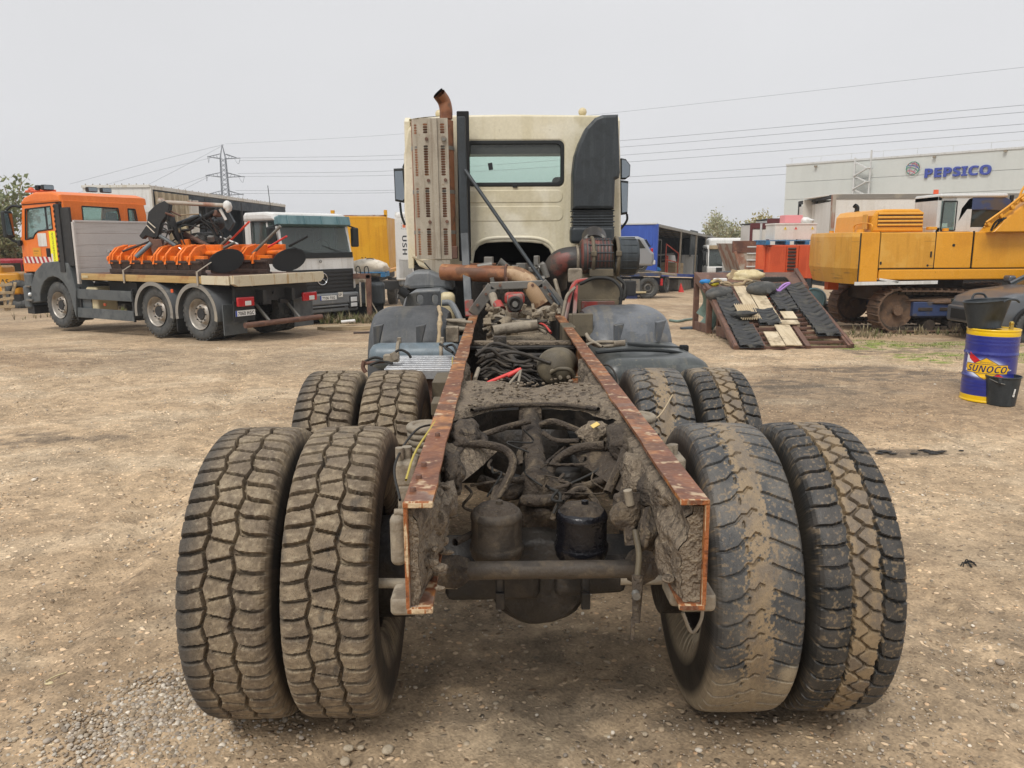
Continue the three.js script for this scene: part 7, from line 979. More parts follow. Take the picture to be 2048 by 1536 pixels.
  m = tag(mesh('lilac_strap', tb([[1548, 573], [1556, 582], [1560, 576], [1570, 568], [1580, 566], [1572, 572], [1558, 584], [1557, 590]].map(p => Q(...p, 15.6)), .022, 50, 6), M.lilac), 'lilac lashing strap tangled on the ramp mats', 'strap'); const heap = thing('hose_heap', 'heap of dark hoses behind the lilac strap on the ramp', 'hose'); for (let k = 0; k < 7; k++) mesh('hose', tb([[1522 + k * 5, 560 + k], [1532 + k * 6, 556], [1545 + k * 6, 562 + k], [1555 + k * 6, 570]].map(p => on(...p, 16.5)), .03, 20), M.hoseDark, heap); rebase(heap, ...on(1545, 565, 16.5).toArray());
  m = tag(mesh('green_tarp', [para((u, v) => { const p = R(-.05 + .1 * u, 1.3 - .3 * u, -.2 - v * .75 * (.6 + .4 * Math.sin(u * 2 + .5))); p.x += .25 * Math.sin(v * 3) * .5 + .06 * Math.sin(u * 20 + v * 5); p.y = Math.max(p.y, GH(p.x, p.z) + .02); return p; }, 40, 16)], M.greenTarp), 'grey green tarpaulin hanging under the ramp between its legs', 'tarpaulin'); m = tag(mesh('dark_net', blob(.3, .04, .14, .5, 2, 61, 3), M.darkTarp), 'dark netting lying on the dirt beside the ramp leg', 'netting'); m.position.copy(GP(1385, 658)); m.position.y += .02; m = tag(mesh('pale_rope', tb([GP(1340, 643), GP(1355, 645), GP(1372, 642), GP(1388, 640)].map(p => (p.y += .03, p)), .035, 20), M.greenTarp), 'pale green rope trailing from the ramp tarpaulin', 'rope');
}
// ---------------------------------------------------------------- oil drum, tub, bucket
{
  const p = GP(1971, 799), R = .264, H = .83; const T = thing('oil_drum', 'blue and yellow steel oil drum with a diamond logo', 'drum', [p.x, 0, p.z], .12); T.rotation.z = -.012;
  const tex = textCanvas(2048, 1024, (x, w, h) => {
    x.fillStyle = '#262f86'; x.fillRect(0, 0, w, h); const cx = w * .5, cyy = h * .53;
    const gl = x.createRadialGradient(0, 0, 40, 0, 0, 360); gl.addColorStop(0, '#f4f6fb'); gl.addColorStop(.55, '#e4e8f4'); gl.addColorStop(1, 'rgba(60,70,150,0)'); x.save(); x.translate(cx - 30, cyy); x.scale(1, .52); x.fillStyle = gl; x.beginPath(); x.arc(0, 0, 360, 0, 7); x.fill(); x.restore();
    x.fillStyle = '#edf0f8'; x.beginPath(); x.moveTo(cx + 150, cyy - 60); x.lineTo(cx + 340, cyy + 6); x.lineTo(cx + 150, cyy + 70); x.fill(); x.beginPath(); x.moveTo(cx - 290, cyy - 210); x.quadraticCurveTo(cx - 230, cyy - 100, cx - 120, cyy - 60); x.lineTo(cx - 300, cyy + 60); x.fill();
    x.save(); x.translate(cx, cyy); x.scale(1.2, 1.2); x.fillStyle = '#d4202c'; x.strokeStyle = '#2a2a60'; x.lineWidth = 6; x.save(); x.rotate(.62); x.beginPath(); x.moveTo(-270, -34); x.lineTo(-230, -12); x.lineTo(-270, 0); x.lineTo(-225, 34); x.lineTo(230, 34); x.lineTo(230, 60); x.lineTo(290, 0); x.lineTo(230, -60); x.lineTo(230, -34); x.closePath(); x.fill(); x.restore();
    x.fillStyle = '#f2bf14'; x.beginPath(); x.moveTo(-10, -128); x.lineTo(215, 0); x.lineTo(-10, 128); x.lineTo(-225, 0); x.closePath(); x.fill(); x.stroke(); x.fillStyle = '#f2bf14'; x.beginPath(); x.moveTo(-235, -52); x.lineTo(225, -52); x.lineTo(228, -20); x.lineTo(262, 0); x.lineTo(226, 24); x.lineTo(222, 54); x.lineTo(-225, 54); x.lineTo(-232, 22); x.lineTo(-252, 0); x.closePath(); x.fill(); x.stroke();
    x.fillStyle = '#23265f'; x.font = 'italic bold 108px sans-serif'; x.textAlign = 'center'; x.textBaseline = 'middle'; x.fillText('SUNOCO', -4, 4, 430); x.font = '24px serif'; x.fillText('Mineral oils', -6, -74); x.restore();
    seed = 333; for (let k = 0; k < 260; k++) { x.fillStyle = `rgba(${120 + rnd() * 60 | 0},${105 + rnd() * 40 | 0},${80 + rnd() * 40 | 0},${.08 + rnd() * .22})`; x.fillRect(rnd() * w, rnd() * h, 2 + rnd() * 26, 1 + rnd() * 5); } x.fillStyle = '#f0c400'; x.fillRect(0, 0, w, 92); x.fillRect(0, h - 92, w, 92); 
  });
  const prof = [[R, 0], [R + .006, .004], [R + .006, .016], [R, .022]]; for (let k = 0; k <= 60; k++) { const y = .03 + k / 60 * (H - .06); let r = R; for (const q of [.29, .55]) r += .011 * Math.exp(-(((y - q) / .012) ** 2)); for (const q of [.14, .18, .22, .66, .70, .74, .78]) r += .004 * Math.exp(-(((y - q) / .009) ** 2)); prof.push([r, y]); } prof.push([R, H - .022], [R + .006, H - .016], [R + .006, H], [R - .006, H], [R - .008, H - .012]);
  const g = lathe(prof, 72), uv = g.attributes.uv, ps = g.attributes.position; for (let i = 0; i < uv.count; i++) uv.setXY(i, uv.getX(i), clamp(ps.getY(i) / H)); g.rotateY(Math.PI); tex.wrapS = THREE.RepeatWrapping;
  const shell = raw('shell', g, new THREE.MeshPhysicalMaterial({ map: tex, roughness: .38, clearcoat: .4, clearcoatRoughness: .3, roughnessMap: ROUGH }), T); shell.rotation.y = -.80;
  mesh('weld_seam', bx(.006, H - .04, .006, R * Math.sin(.95), H / 2, R * Math.cos(.95), 0, .95), M.blueGrey, T);
  mesh('lid', cy(R - .007, R - .007, .006, 0, H - .014, 0, 0, 0, 0, 60), mottled(0xd9ae10, [[0x8f7a20, 'B', .5, .8, .7]], { rough: .5, tile: .5 }), T); mesh('bung', [cy(.022, .026, .05, .19, H + .02, .03, 0, 0, 0, 14), place(new THREE.SphereGeometry(.026, 14, 10), .19, H + .055, .03)], mottled(0xb59a4a, [], { rough: .4, metal: .6 }), T);
  const t = thing('flexible_tub', 'squashed black rubber tub with two handles on the drum lid', 'tub', [p.x - .09, H - .004, p.z - .02]);
  const tubW = (u, v, k = 1) => { const a = u * 2 * Math.PI, r = mix(.17, .245, v) * k, sq = .72 + .05 * Math.sin(a * 3); let y = v * .31; const dent = Math.exp(-((((a + Math.PI) % (2 * Math.PI)) - Math.PI - 1.2) ** 2) / .35); y += v * .02 * Math.cos(a) ; return [Math.cos(a) * r * 1.05 + v * .0, y + .006, Math.sin(a) * r * sq + dent * -.09 * (1 - Math.abs(v - .25) * 1.2)]; };
  mesh('wall', [para((u, v) => tubW(u, v), 64, 16), para((u, v) => tubW(u, v, .97), 64, 16)], M.darkPlastic, t); mesh('floor', para((u, v) => { const a = u * 2 * Math.PI; return [Math.cos(a) * .19 * v, .012, Math.sin(a) * .135 * v]; }, 32, 2), M.darkPlastic, t); mesh('rim', tb([...Array(25)].map((_, i) => tubW(i / 24, 1)), .010, 100, 8), M.darkPlastic, t);
  for (const z of [.19, -.19]) mesh('handle', tb([[-.03 + (z < 0 ? -.03 : .1), .31, z], [.0 + (z < 0 ? -.03 : .1), z < 0 ? .37 : .335, z * 1.06], [.10 + (z < 0 ? -.02 : .1), z < 0 ? .37 : .335, z * 1.06], [.14 + (z < 0 ? -.02 : .1), .31, z]], .013, 24, 8), M.darkPlastic, t);
  const b = GP(2001, 809), k = thing('plastic_bucket', 'small dark plastic bucket with a white mark beside the drum', 'bucket', [b.x, 0, b.z]); mesh('wall', [place(lathe([[.001, .006], [.13, .006], [.137, .0], [.14, .012], [.168, .30], [.168, .312], [.178, .318], [.178, .332], [.165, .332], [.135, .02], [.001, .015]], 48), 0, 0, 0)], M.darkPlastic, k); mesh('ear', rb(.04, .06, .03, .01, -.12, .29, .13), M.darkPlastic, k); mesh('bail', tb([[-.17, .3, .02], [-.13, .27, .13], [-.08, .26, .16]], .005, 16), M.steelGrey, k); mesh('white_mark', [bx(.016, .06, .006, .035, .175, .157, -.1, 0, -.25, .002), bx(.022, .03, .006, .03, .13, .154, -.1, 0, -.3, .002)], M.whiteDirty, k);
}
// ---------------------------------------------------------------- grey car at the edge
{
  const p = Q(1914, 640, 14.0), gy = GH(0, -14.4); const T = thing('grey_car', 'dark grey parked car behind the oil drum and tub', 'car', [p.x + 1.42, gy, -14.45], Math.PI); T.scale.setScalar(.94);
  // local x forward (to the camera's left), z to its right (away)
  const secs = [[1.05, .34, .62, .45], [1.02, .30, .74, .62], [.9, .26, .86, .75], [.55, .24, .97, .84], [.0, .22, 1.03, .88], [-.35, .22, 1.07, .89], [-1.2, .22, 1.08, .90], [-2.6, .24, 1.1, .9], [-3.2, .4, 1.05, .8]];
  const ringAt = (s, t) => { const [x, y0, y1, w] = s; const pts = [[y0, w * .9], [y0 + .08, w * .99], [mix(y0, y1, .45), w * 1.02], [mix(y0, y1, .8), w * .99], [y1 - .03, w * .93], [y1, w * .8], [y1 + .02, 0]]; const k = Math.min(5, Math.floor(t * 6)), f = t * 6 - k; return [x, mix(pts[k][0], pts[k + 1][0], f), mix(pts[k][1], pts[k + 1][1], f)]; };
  const side = sgn => para((u, v) => { const q = u * (secs.length - 1), k = Math.min(secs.length - 2, Math.floor(q)), f = q - k, a = ringAt(secs[k], v), b = ringAt(secs[k + 1], v); const x = mix(a[0], b[0], f), y = mix(a[1], b[1], f); let z = mix(a[2], b[2], f); const d = Math.hypot(x - .28, y - .34); return [x, y, sgn * z]; }, 40, 24); mesh('body', [side(-1), side(1)], M.carGrey, T); mesh('front_end', [rb(.12, .34, 1.3, .05, 1.02, .5, 0)], M.carGrey, T); mesh('grille', bx(.04, .2, .9, 1.09, .5, 0), M.black, T);
  for (const s of [-1, 1]) { mesh('wheel_arch', place(new THREE.TorusGeometry(.37, .035, 8, 30, Math.PI), .28, .34, s * .875), M.black, T); mesh('arch_liner', cy(.36, .36, .1, .28, .34, s * .84, Math.PI / 2, 0, 0, 30), M.black, T); roadWheel(T, .28, .32, s * .8, .33, .22, s > 0, M.steelGrey); roadWheel(T, -2.3, .32, s * .8, .33, .22, s > 0, M.steelGrey); const m2 = part('door_mirror', T); mesh('shell', rb(.16, .15, .24, .05, -.42, 1.16, s * 1.0), M.carGrey, m2); mesh('mirror_foot', rb(.1, .05, .15, .02, -.42, 1.08, s * .88), M.black, m2); mesh('door_handle', rb(.18, .03, .03, .012, -1.15, .93, s * .915), M.seal, T); mesh('sill', bx(2.2, .1, .04, -1.0, .28, s * .89), M.black, T); mesh('headlamp', rb(.28, .1, .12, .04, .86, .74, s * .62), M.glassDark, T); const w = ex([[-.5, 1.10], [-2.5, 1.12], [-2.2, 1.5], [-1.45, 1.52], [-.95, 1.35]].reverse(), .01); w.translate(0, 0, s * .80); mesh('side_window', w, M.glassDark, T); mesh('window_trim', frame([[-.5, 1.10, s * .81], [-2.5, 1.12, s * .81], [-2.2, 1.5, s * .79], [-1.45, 1.52, s * .79], [-.95, 1.35, s * .8]], .012), M.chrome, T); mesh('door_pillar', bar([-1.45, 1.1, s * .805], [-1.45, 1.5, s * .795], .02, .06), M.black, T); }
  const rf = ex([[-.3, 1.08], [-.95, 1.40], [-1.45, 1.57], [-2.2, 1.55], [-2.9, 1.1]], 1.5, .06); rf.translate(0, 0, -.75); mesh('greenhouse', para((u, v) => { const pr = [[-.95, 1.42], [-1.45, 1.58], [-2.2, 1.56], [-2.7, 1.3]]; const q = u * 3, k = Math.min(2, Math.floor(q)), f = q - k; return [mix(pr[k][0], pr[k + 1][0], f), mix(pr[k][1], pr[k + 1][1], f) - .05 * Math.abs(v * 2 - 1) ** 3, (v - .5) * 1.6]; }, 12, 12), M.carGrey, T); { const g = para((u, v) => [mix(-.28, -.97, u), mix(1.08, 1.43, u) - .03 * Math.abs(v * 2 - 1) ** 3, (v - .5) * 1.55], 6, 10); mesh('windscreen', g, M.glassDark, T); } for (const s of [-1, 1]) mesh('roof_pillar', rod([-.3, 1.08, s * .79], [-.97, 1.42, s * .78], .035, 8), M.carGrey, T); mesh('seat', [rb(.14, .6, .5, .05, -1.5, 1.05, -.35), rb(.14, .6, .5, .05, -1.5, 1.05, .35)], M.interior, T);
}
// ---------------------------------------------------------------- generator, crates and bodies behind the ramp
{
  const gy = GH(0, -19.5), c = Q(1597, 490, 19.2), l = Q(1512, 488, 20.0), al = Math.atan2(c.z - l.z, c.x - l.x); const T = thing('generator_box', 'tall orange generator cabinet with louvres behind the ramp', 'generator', [c.x, gy, c.z], -al), H = c.y - gy, W = Math.hypot(c.x - l.x, c.z - l.z);
  mesh('cabinet', [bx(W, H - .55, .9, -W / 2, (H + .55) / 2, -.46, 0, 0, 0, .02)], M.genOrange, T); mesh('extension', bx(.42, H - 1.1, 1.0, .21, (H + 1.1) / 2, -.56), M.genOrange, T); mesh('door', bx(.26, H - .62, .03, -W + .15, (H + .55) / 2, .005), M.genOrange, T); mesh('door', bx(.5, H - .62, .03, -.55, (H + .55) / 2, .005), M.genOrange, T); mesh('black_gap', bx(.08, H - .6, .03, -W + .40, (H + .55) / 2, .004), M.black, T); for (let k = 0; k < 14; k++) mesh('louvre', bx(.20, .035, .05, -.15, .72 + k * .085, .01, .6), M.rubberBrown, T); mesh('door_latch', cy(.025, .025, .03, -W + .5, H * .62, .03, Math.PI / 2, 0, 0, 10), M.black, T); mesh('skid', bx(W + .8, .5, .8, -W / 2 + .4, .25, -.46), M.chassisDark, T); mesh('hose_reel', [cy(.27, .27, .1, .5, .6, .0, Math.PI / 2, 0, 0, 32), place(new THREE.TorusGeometry(.26, .03, 8, 32), .5, .6, .05)], M.teal, T); mesh('inner_frame', [bx(.1, .9, .1, .3, .65, -.1), bx(.6, .1, .6, .3, 1.05, -.4)], M.darkPlastic, T);
  const pb = Q(1565, 478, 20); const pl = thing('blue_pallet', 'blue pallet under the white crate on the orange generator', 'pallet', [pb.x, pb.y - .14, -20]); for (let k = 0; k < 4; k++) mesh('slat', bx(1.2, .025, .12, 0, .1, -.35 + k * .22), M.pallet, pl); for (const x of [-.5, 0, .5]) mesh('block', bx(.1, .09, .8, x, .04, 0), M.pallet, pl);
  const q = Q(1581, 463, 20), w = thing('white_crate', 'white crate with warning stickers on the blue pallet', 'crate', [q.x, pb.y - .02, -20]); mesh('box', bx(1.05, .36, .7, 0, .19, 0), M.reefer, w); mesh('lid', bx(1.08, .04, .73, 0, .39, 0), M.reefer, w); for (const [x, col] of [[-.27, '#e8c92a'], [0, '#d8554a'], [.42, '#e8c92a']]) printed('sticker', .09, .09, textCanvas(64, 64, (c2, a, b) => { c2.fillStyle = '#d9d5cd'; c2.fillRect(0, 0, a, b); c2.fillStyle = col; c2.beginPath(); c2.moveTo(32, 4); c2.lineTo(60, 58); c2.lineTo(4, 58); c2.fill(); c2.fillStyle = '#222'; c2.fillRect(29, 22, 6, 22); }), w, [x, .29, .353]);
  const pk = tag(mesh('pink_box', bx(.45, .2, .4, 0, .1, 0), M.pink), 'pink foam block on top of the white crate', 'box'); pk.position.set(Q(1585, 440, 20.1).x, pb.y + .4, -20.2); const wr = tag(mesh('white_wrap', blob(.2, .09, .2, .4, 2, 4, 3), M.whiteDirty), 'crumpled white film beside the pink foam block', 'film'); wr.position.set(pk.position.x + .32, pk.position.y + .06, -20.1);
}
{ // refrigerated bodies
  const d = 25, gy = GH(0, -d), c = Q(1668, 389, d), l = Q(1600, 404, 29.3); const T = thing('reefer_trailer', 'long off white refrigerated trailer with double rear doors behind the excavator', 'trailer', [c.x, gy, -d]), H = c.y - gy, L = 13; // side runs to the right
  mesh('side_wall', bx(L, H - 1.0, .06, L / 2, (H + 1.0) / 2 - .08, 0), M.reefer, T); mesh('top_trim', bx(L, .16, .08, L / 2, H - .07, .01), M.greyTrim, T); mesh('roof', bx(L, .04, 2.5, L / 2, H, -1.25), M.reefer, T); mesh('corner_post', bx(.12, H - 1.0, .12, 0, (H + 1.0) / 2, 0), M.rustWhite, T); mesh('under_frame', bx(L, .3, 2.2, L / 2, .85, -1.2), M.chassisDark, T); for (const x of [1.5, 2.8, 4.1]) roadWheel(T, x, .5, -.2, .5, .36, true);
  const dv = V(l.x - c.x, 0, l.z + d), DW = dv.length(), an = Math.atan2(-dv.z, dv.x); const rd = part('rear_doors', T); rd.rotation.y = an; for (const k of [0, 1]) { mesh('door', bx(DW / 2 - .06, H - 1.25, .05, DW * (k + .5) / 2, (H + 1.0) / 2 - .08, 0), M.reefer, rd); mesh('lock_rod', rod([DW / 2 + (k ? .06 : -.06), 1.1, .05], [DW / 2 + (k ? .06 : -.06), H - .12, .05], .022), M.chassisDark, rd); mesh('hinge', bx(.16, .09, .05, k ? DW - .1 : .12, H - .7, .03), M.steelGrey, rd); } mesh('door_header', bx(DW, .12, .1, DW / 2, H - .06, 0), M.chassisDark, rd); mesh('far_post', bx(.1, H - 1, .1, DW, (H + 1) / 2, 0), M.chassisDark, rd); mesh('far_wall', bx(L, H - 1.1, .05, L / 2, (H + 1) / 2, -2.5), M.reefer, T);
  const mk = (x0, y0, x1, dd, label, red) => { const a = Q(x0, y0, dd), b = Q(x1, y0, dd), gy2 = GH(0, -dd); const t = thing('white_container', label, 'container', [a.x, gy2, -dd], -.12, 'white cold store bodies behind the generator'), W = b.x - a.x, h = a.y - gy2; mesh('front_wall', bx(W - .1, h - .5, .06, W / 2, h / 2, 0), M.reefer, t); mesh('header', bx(W, .22, .1, W / 2, h - .1, 0), red, t); mesh('frame_post', bx(.1, h, .1, 0, h / 2, .02), red, t); mesh('frame_post', bx(.08, h, .1, W / 2, h / 2, .04), M.whiteGrey, t); mesh('frame_post', bx(.1, h, .1, W, h / 2, .02), red, t); mesh('body', bx(W - .06, h - .1, 2.4, W / 2, h / 2, -1.25), M.reefer, t); mesh('roof_cap', bx(W, .05, 2.5, W / 2, h, -1.22), M.chassisDark, t); };
  const dr = plain(0x5e2a2c, .6); mk(1503, 447, 1540, 32, 'white cold store body with dark red frame, lower one beside the rusty skip', dr); mk(1537, 438, 1602, 31.5, 'white cold store body with dark red frame next to the trailer doors', dr);
}
{ // rusty grey tipper skip
  const d = 30, a = Q(1468, 482, d), b = Q(1513, 481, d), lo = Q(1490, 548, d), gy = GH(0, -d); const T = thing('rusty_skip', 'grey ribbed tipper skip with a rusty top edge beside the generator', 'skip', [(a.x + b.x) / 2 + .1, gy, -d], -.1), W = b.x - a.x + .3, h = a.y - gy; const g = ex([[-W / 2, h], [W / 2, h], [W / 2, .9], [-W / 2 + .5, .9]].reverse(), .08, .01); mesh('side_wall', g, M.rustWhite, T); mesh('rusty_rim', bx(W, .45, .12, 0, h - .22, .06), mottled(0x6b4638, [[0x8a6650, 'B', .5, .8, .7], [0x4d342c, 'A', .5, .8, .6]], { rough: .9, tile: 1 }), T); for (let k = 0; k < 5; k++) mesh('rib', bx(W - .7, .05, .05, .2, 1.1 + k * .25, .11), M.whiteGrey, T); mesh('post', bx(.12, h - .9, .1, W / 2 - .1, (h + .9) / 2, .1), M.rustWhite, T); mesh('slanted_post', bar([-W / 2 + .5, .9, .12], [-W / 2 + .1, h - .4, .12], .1, .1, V(0, 0, 1)), M.rustWhite, T); mesh('inner_body', ex([[-W / 2, h - .1], [W / 2, h - .1], [W / 2, .9], [-W / 2 + .5, .9]].reverse(), 3.5).translate(0, 0, -3.5), M.rustWhite, T); mesh('chassis', bx(W, .5, 3, 0, .6, -1.6), M.chassisDark, T); mesh('wheel', cy(.48, .48, .3, .5, .48, 0, Math.PI / 2, 0, 0, 28), M.rubberGrey, T); mesh('wheel', cy(.48, .48, .3, -.5, .48, 0, Math.PI / 2, 0, 0, 28), M.rubberGrey, T);
}
{ // far white lorry
  const d = 44, p = Q(1466, 545, d), gy = GH(0, -d), al = -96 * Math.PI / 180; const T = thing('white_tractor', 'white high roof tractor unit far off beside the blue trailer', 'truck', [p.x + 1.1, gy, -d - 1.9], al); const H = Q(1466, 490, d).y - gy; lorryCab(T, { L: 1.9, W: 2.3, y0: .7, belt: H * .52, H }); mesh('roof_dome', rb(1.4, .5, 2.1, .2, .7, H + .15, 1.15), M.whiteDirty, T); mesh('visor', bx(.08, .22, 2.2, 1.8, H - .12, 1.15), M.wood, T); mesh('grille', bx(.06, .5, 1.4, 1.96, .95, 1.15), M.chassisDark, T); for (const z of [.2, 2.1]) roadWheel(T, 1.0, .5, z, .5, .3, z > 1); const d2 = 40, p2 = Q(1488, 545, d2); const K = thing('white_lorry', 'white lorry cab side partly hidden behind the rusty skip', 'truck', [p2.x - .5, GH(0, -d2), -d2 - 2.3], .1); lorryCab(K, { L: 1.7, W: 2.2, y0: .8, belt: 1.35, H: Q(1488, 500, d2).y - GH(0, -d2) }); roadWheel(K, .8, .5, 2.0, .5, .3, true);
}
// ---------------------------------------------------------------- blue trailer with open side, recovery lorry, silver car
{
  const C = Q(1313, 448, 38), gy = GH(0, -38), T = thing('blue_trailer', 'blue curtain side trailer standing open with tools and crates inside', 'trailer', [C.x, gy, C.z], 61.2 * Math.PI / 180); T.rotation.order = 'YXZ'; T.rotation.z = -.05; const H = C.y - gy, L = 13.6, W = 2.5, D = Q(1310, 545, 38).y - gy;
  mesh('end_wall', [bx(.06, H - D, W, 0, (H + D) / 2, -W / 2)], M.blueTarp, T); mesh('upper_panel', bx(.04, .95, W - .2, -.04, H - .55, -W / 2 - .1), M.blueTarp, T); mesh('edge_post', bx(.14, H - D, .12, 0, (H + D) / 2, 0), M.blueTarp, T); mesh('roof', bx(L, .05, W, L / 2, H, -W / 2), M.darkTarp, T); mesh('roof_rail', bx(L, .14, .07, L / 2, H - .06, 0), M.greyTrim, T); mesh('front_rail', bx(.1, .08, W, -.03, H + .03, -W / 2), M.whiteGrey, T); mesh('floor', bx(L, .1, W, L / 2, D - .05, -W / 2), M.woodPale, T); mesh('floor_edge', bx(L, .16, .05, L / 2, D - .10, .02), M.blueTarp, T); mesh('far_wall', bx(L, H - D, .05, L / 2, (H + D) / 2, -W), M.darkTarp, T); mesh('nose_wall', bx(.05, H - D, W, L, (H + D) / 2, -W / 2), M.darkTarp, T);
  for (const x of [4.2, 7.4, 9.6]) mesh('side_post', bx(.10, H - D, .08, x, (H + D) / 2, 0), M.castGrey, T); mesh('curtain', para((u, v) => [9.9 + u * 3.7, H - .1 - v * (H - D), .05 + .13 * Math.sin(u * 40) * (.6 + .4 * v)], 120, 10), M.darkTarp, T); for (let k = 0; k < 6; k++) mesh('roof_slat', bx(.06, .06, W, 1.5 + k * 1.6, H - .12, -W / 2), M.castGrey, T);
  mesh('red_gantry', [...frame([[2.6, D, -.3], [2.6, D + 1.5, -.3], [4.9, D + 1.1, -.3], [4.9, D, -.3]], .03), bar([2.9, D + .9, -.3], [2.9, D, -.3], .08, .08), bar([2.6, D + .7, -.3], [4.9, D + .6, -.3], .05, .05)], plain(0xb5452c, .6), T); mesh('rack', [...frame([[1.8, D, -.6], [1.8, D + 1.7, -.6], [2.7, D + 1.7, -.6], [2.7, D, -.6]], .025)], M.steelGrey, T); mesh('carton', bx(1.6, .6, .8, 5.6, D + .3, -.8), M.wood, T); mesh('white_drum', cy(.22, .3, .4, 4.9, D + .8, -.7, 0, 0, 0, 20), M.whiteDirty, T); mesh('grey_locker', bx(1.0, 1.1, .7, 8.0, D + .55, -.5), M.whiteGrey, T); mesh('blue_locker', bx(.5, 1.0, .1, 7.9, D + .55, -.12), M.blueGrey, T); mesh('canvas_screen', bx(1.6, 1.5, .05, 8.0, D + 1.75, -.3), M.greyPlastic, T); mesh('table', [bx(1.8, .06, .8, 1.3, D + .9, -1.0), bx(.06, .9, .06, .6, D + .45, -.7), bx(.06, .9, .06, 2.0, D + .45, -.7)], M.wood, T); mesh('blue_bag', blob(.35, .15, .3, .4, 2, 6, 3).translate(1.4, D + .15, -.5), M.blueCloth, T); mesh('long_bars', [rod([3.5, D + .9, -1.4], [7, D + 1.15, -1.2], .05), rod([4.8, D + .75, -1.2], [7.2, D + .8, -1.0], .04)], M.steelGrey, T);
  mesh('crane_arm', [bar([8.8, D + .4, .2], [8.2, D + 1.3, .2], .12, .12, V(0, 0, 1)), bar([8.2, D + 1.3, .2], [8.9, D + 1.5, .2], .12, .14, V(0, 0, 1))], M.black, T); mesh('coil', place(new THREE.TorusGeometry(.42, .05, 8, 28), 9.6, D + .3, .2), M.hoseDark, T);
  mesh('chassis', bx(L, .35, 1.2, L / 2, D - .4, -W / 2), M.chassisDark, T); mesh('side_locker', bx(2.6, .55, .5, 5.6, .45, -.3), M.steelGrey, T); for (const x of [2.2, 8.6, 9.9]) roadWheel(T, x, .48, -.2, .48, .34, true); mesh('red_cone', cy(.02, .16, .5, 2.9, .3, .5, 0, 0, .25, 16), M.hiRed, T);
}
{
  const d = 33, gy = GH(0, -d), p = Q(1300, 546, d); const T = thing('recovery_truck', 'blue recovery lorry flatbed with side lockers in front of the blue trailer', 'truck', [p.x, gy, -d], .06); const D = p.y - gy; // bed runs to the left behind the cab
  mesh('bed', bx(4.8, .14, 2.3, -1.9, D - .07, -1.15), M.blueSteel, T); mesh('bed_top', bx(4.8, .04, 2.3, -1.9, D + .02, -1.15), M.castGrey, T); mesh('tail_ramp', bx(.9, .09, 2.2, .75, D - .06, -1.15, 0, 0, -.1), M.castGrey, T); for (const x of [-.62, -1.05]) { const lk = part('side_locker', T); mesh('box', bx(.40, .52, .4, x, .58, -.2), M.steelGrey, lk); mesh('handle', bx(.1, .04, .02, x, .6, .01), M.seal, lk); } mesh('locker_rail', bx(1.1, .08, .05, -.7, .28, 0), M.cream, T); roadWheel(T, -.05, .46, -.2, .46, .34, true); roadWheel(T, -.05, .46, -2.1, .46, .34, false); mesh('chassis', bx(5, .3, .9, -1.9, .7, -1.15), plain(0x1f2f5c, .6), T); mesh('mud_flap', bx(.5, .5, .04, -.75, .2, -.1), plain(0x1f2f5c, .6), T); roadWheel(T, -3.6, .46, -.2, .46, .34, true); mesh('rear_lamp', bx(.1, .3, .2, .55, .7, -.2), M.redLamp, T);
  const c = thing('silver_car', 'silver hatchback loaded on the blue recovery lorry', 'car', [Q(1262, 545, d - .0).x, p.y + .04, -d - 1.0], 0); const g = ex([[-2.2, .25], [.95, .25], [1.02, .5], [1.0, .78], [.85, .92], [.55, 1.4], [.3, 1.5], [-1.0, 1.5], [-1.6, 1.0], [-2.2, .85]], 1.5, .1); g.translate(0, 0, -.75); mesh('body', g, M.carSilver, c); mesh('side_window', ex([[.62, 1.0], [.35, 1.38], [-.9, 1.38], [-1.3, 1.0]].reverse(), .02).translate(0, 0, .845), M.glassDark, c); mesh('rear_window', bx(.02, .4, 1.2, .80, 1.2, 0, 0, 0, .55), M.glassDark, c); for (const x of [.45, -1.6]) roadWheel(c, x, .3, .68, .3, .2, true); mesh('tail_lamp', rb(.1, .3, .12, .03, .93, .85, .66), M.redLamp, c); mesh('bumper', rb(.2, .2, 1.6, .05, .98, .4, 0), M.whiteGrey, c); mesh('door_handle', bx(.16, .03, .03, .1, .85, .86), M.seal, c);
}
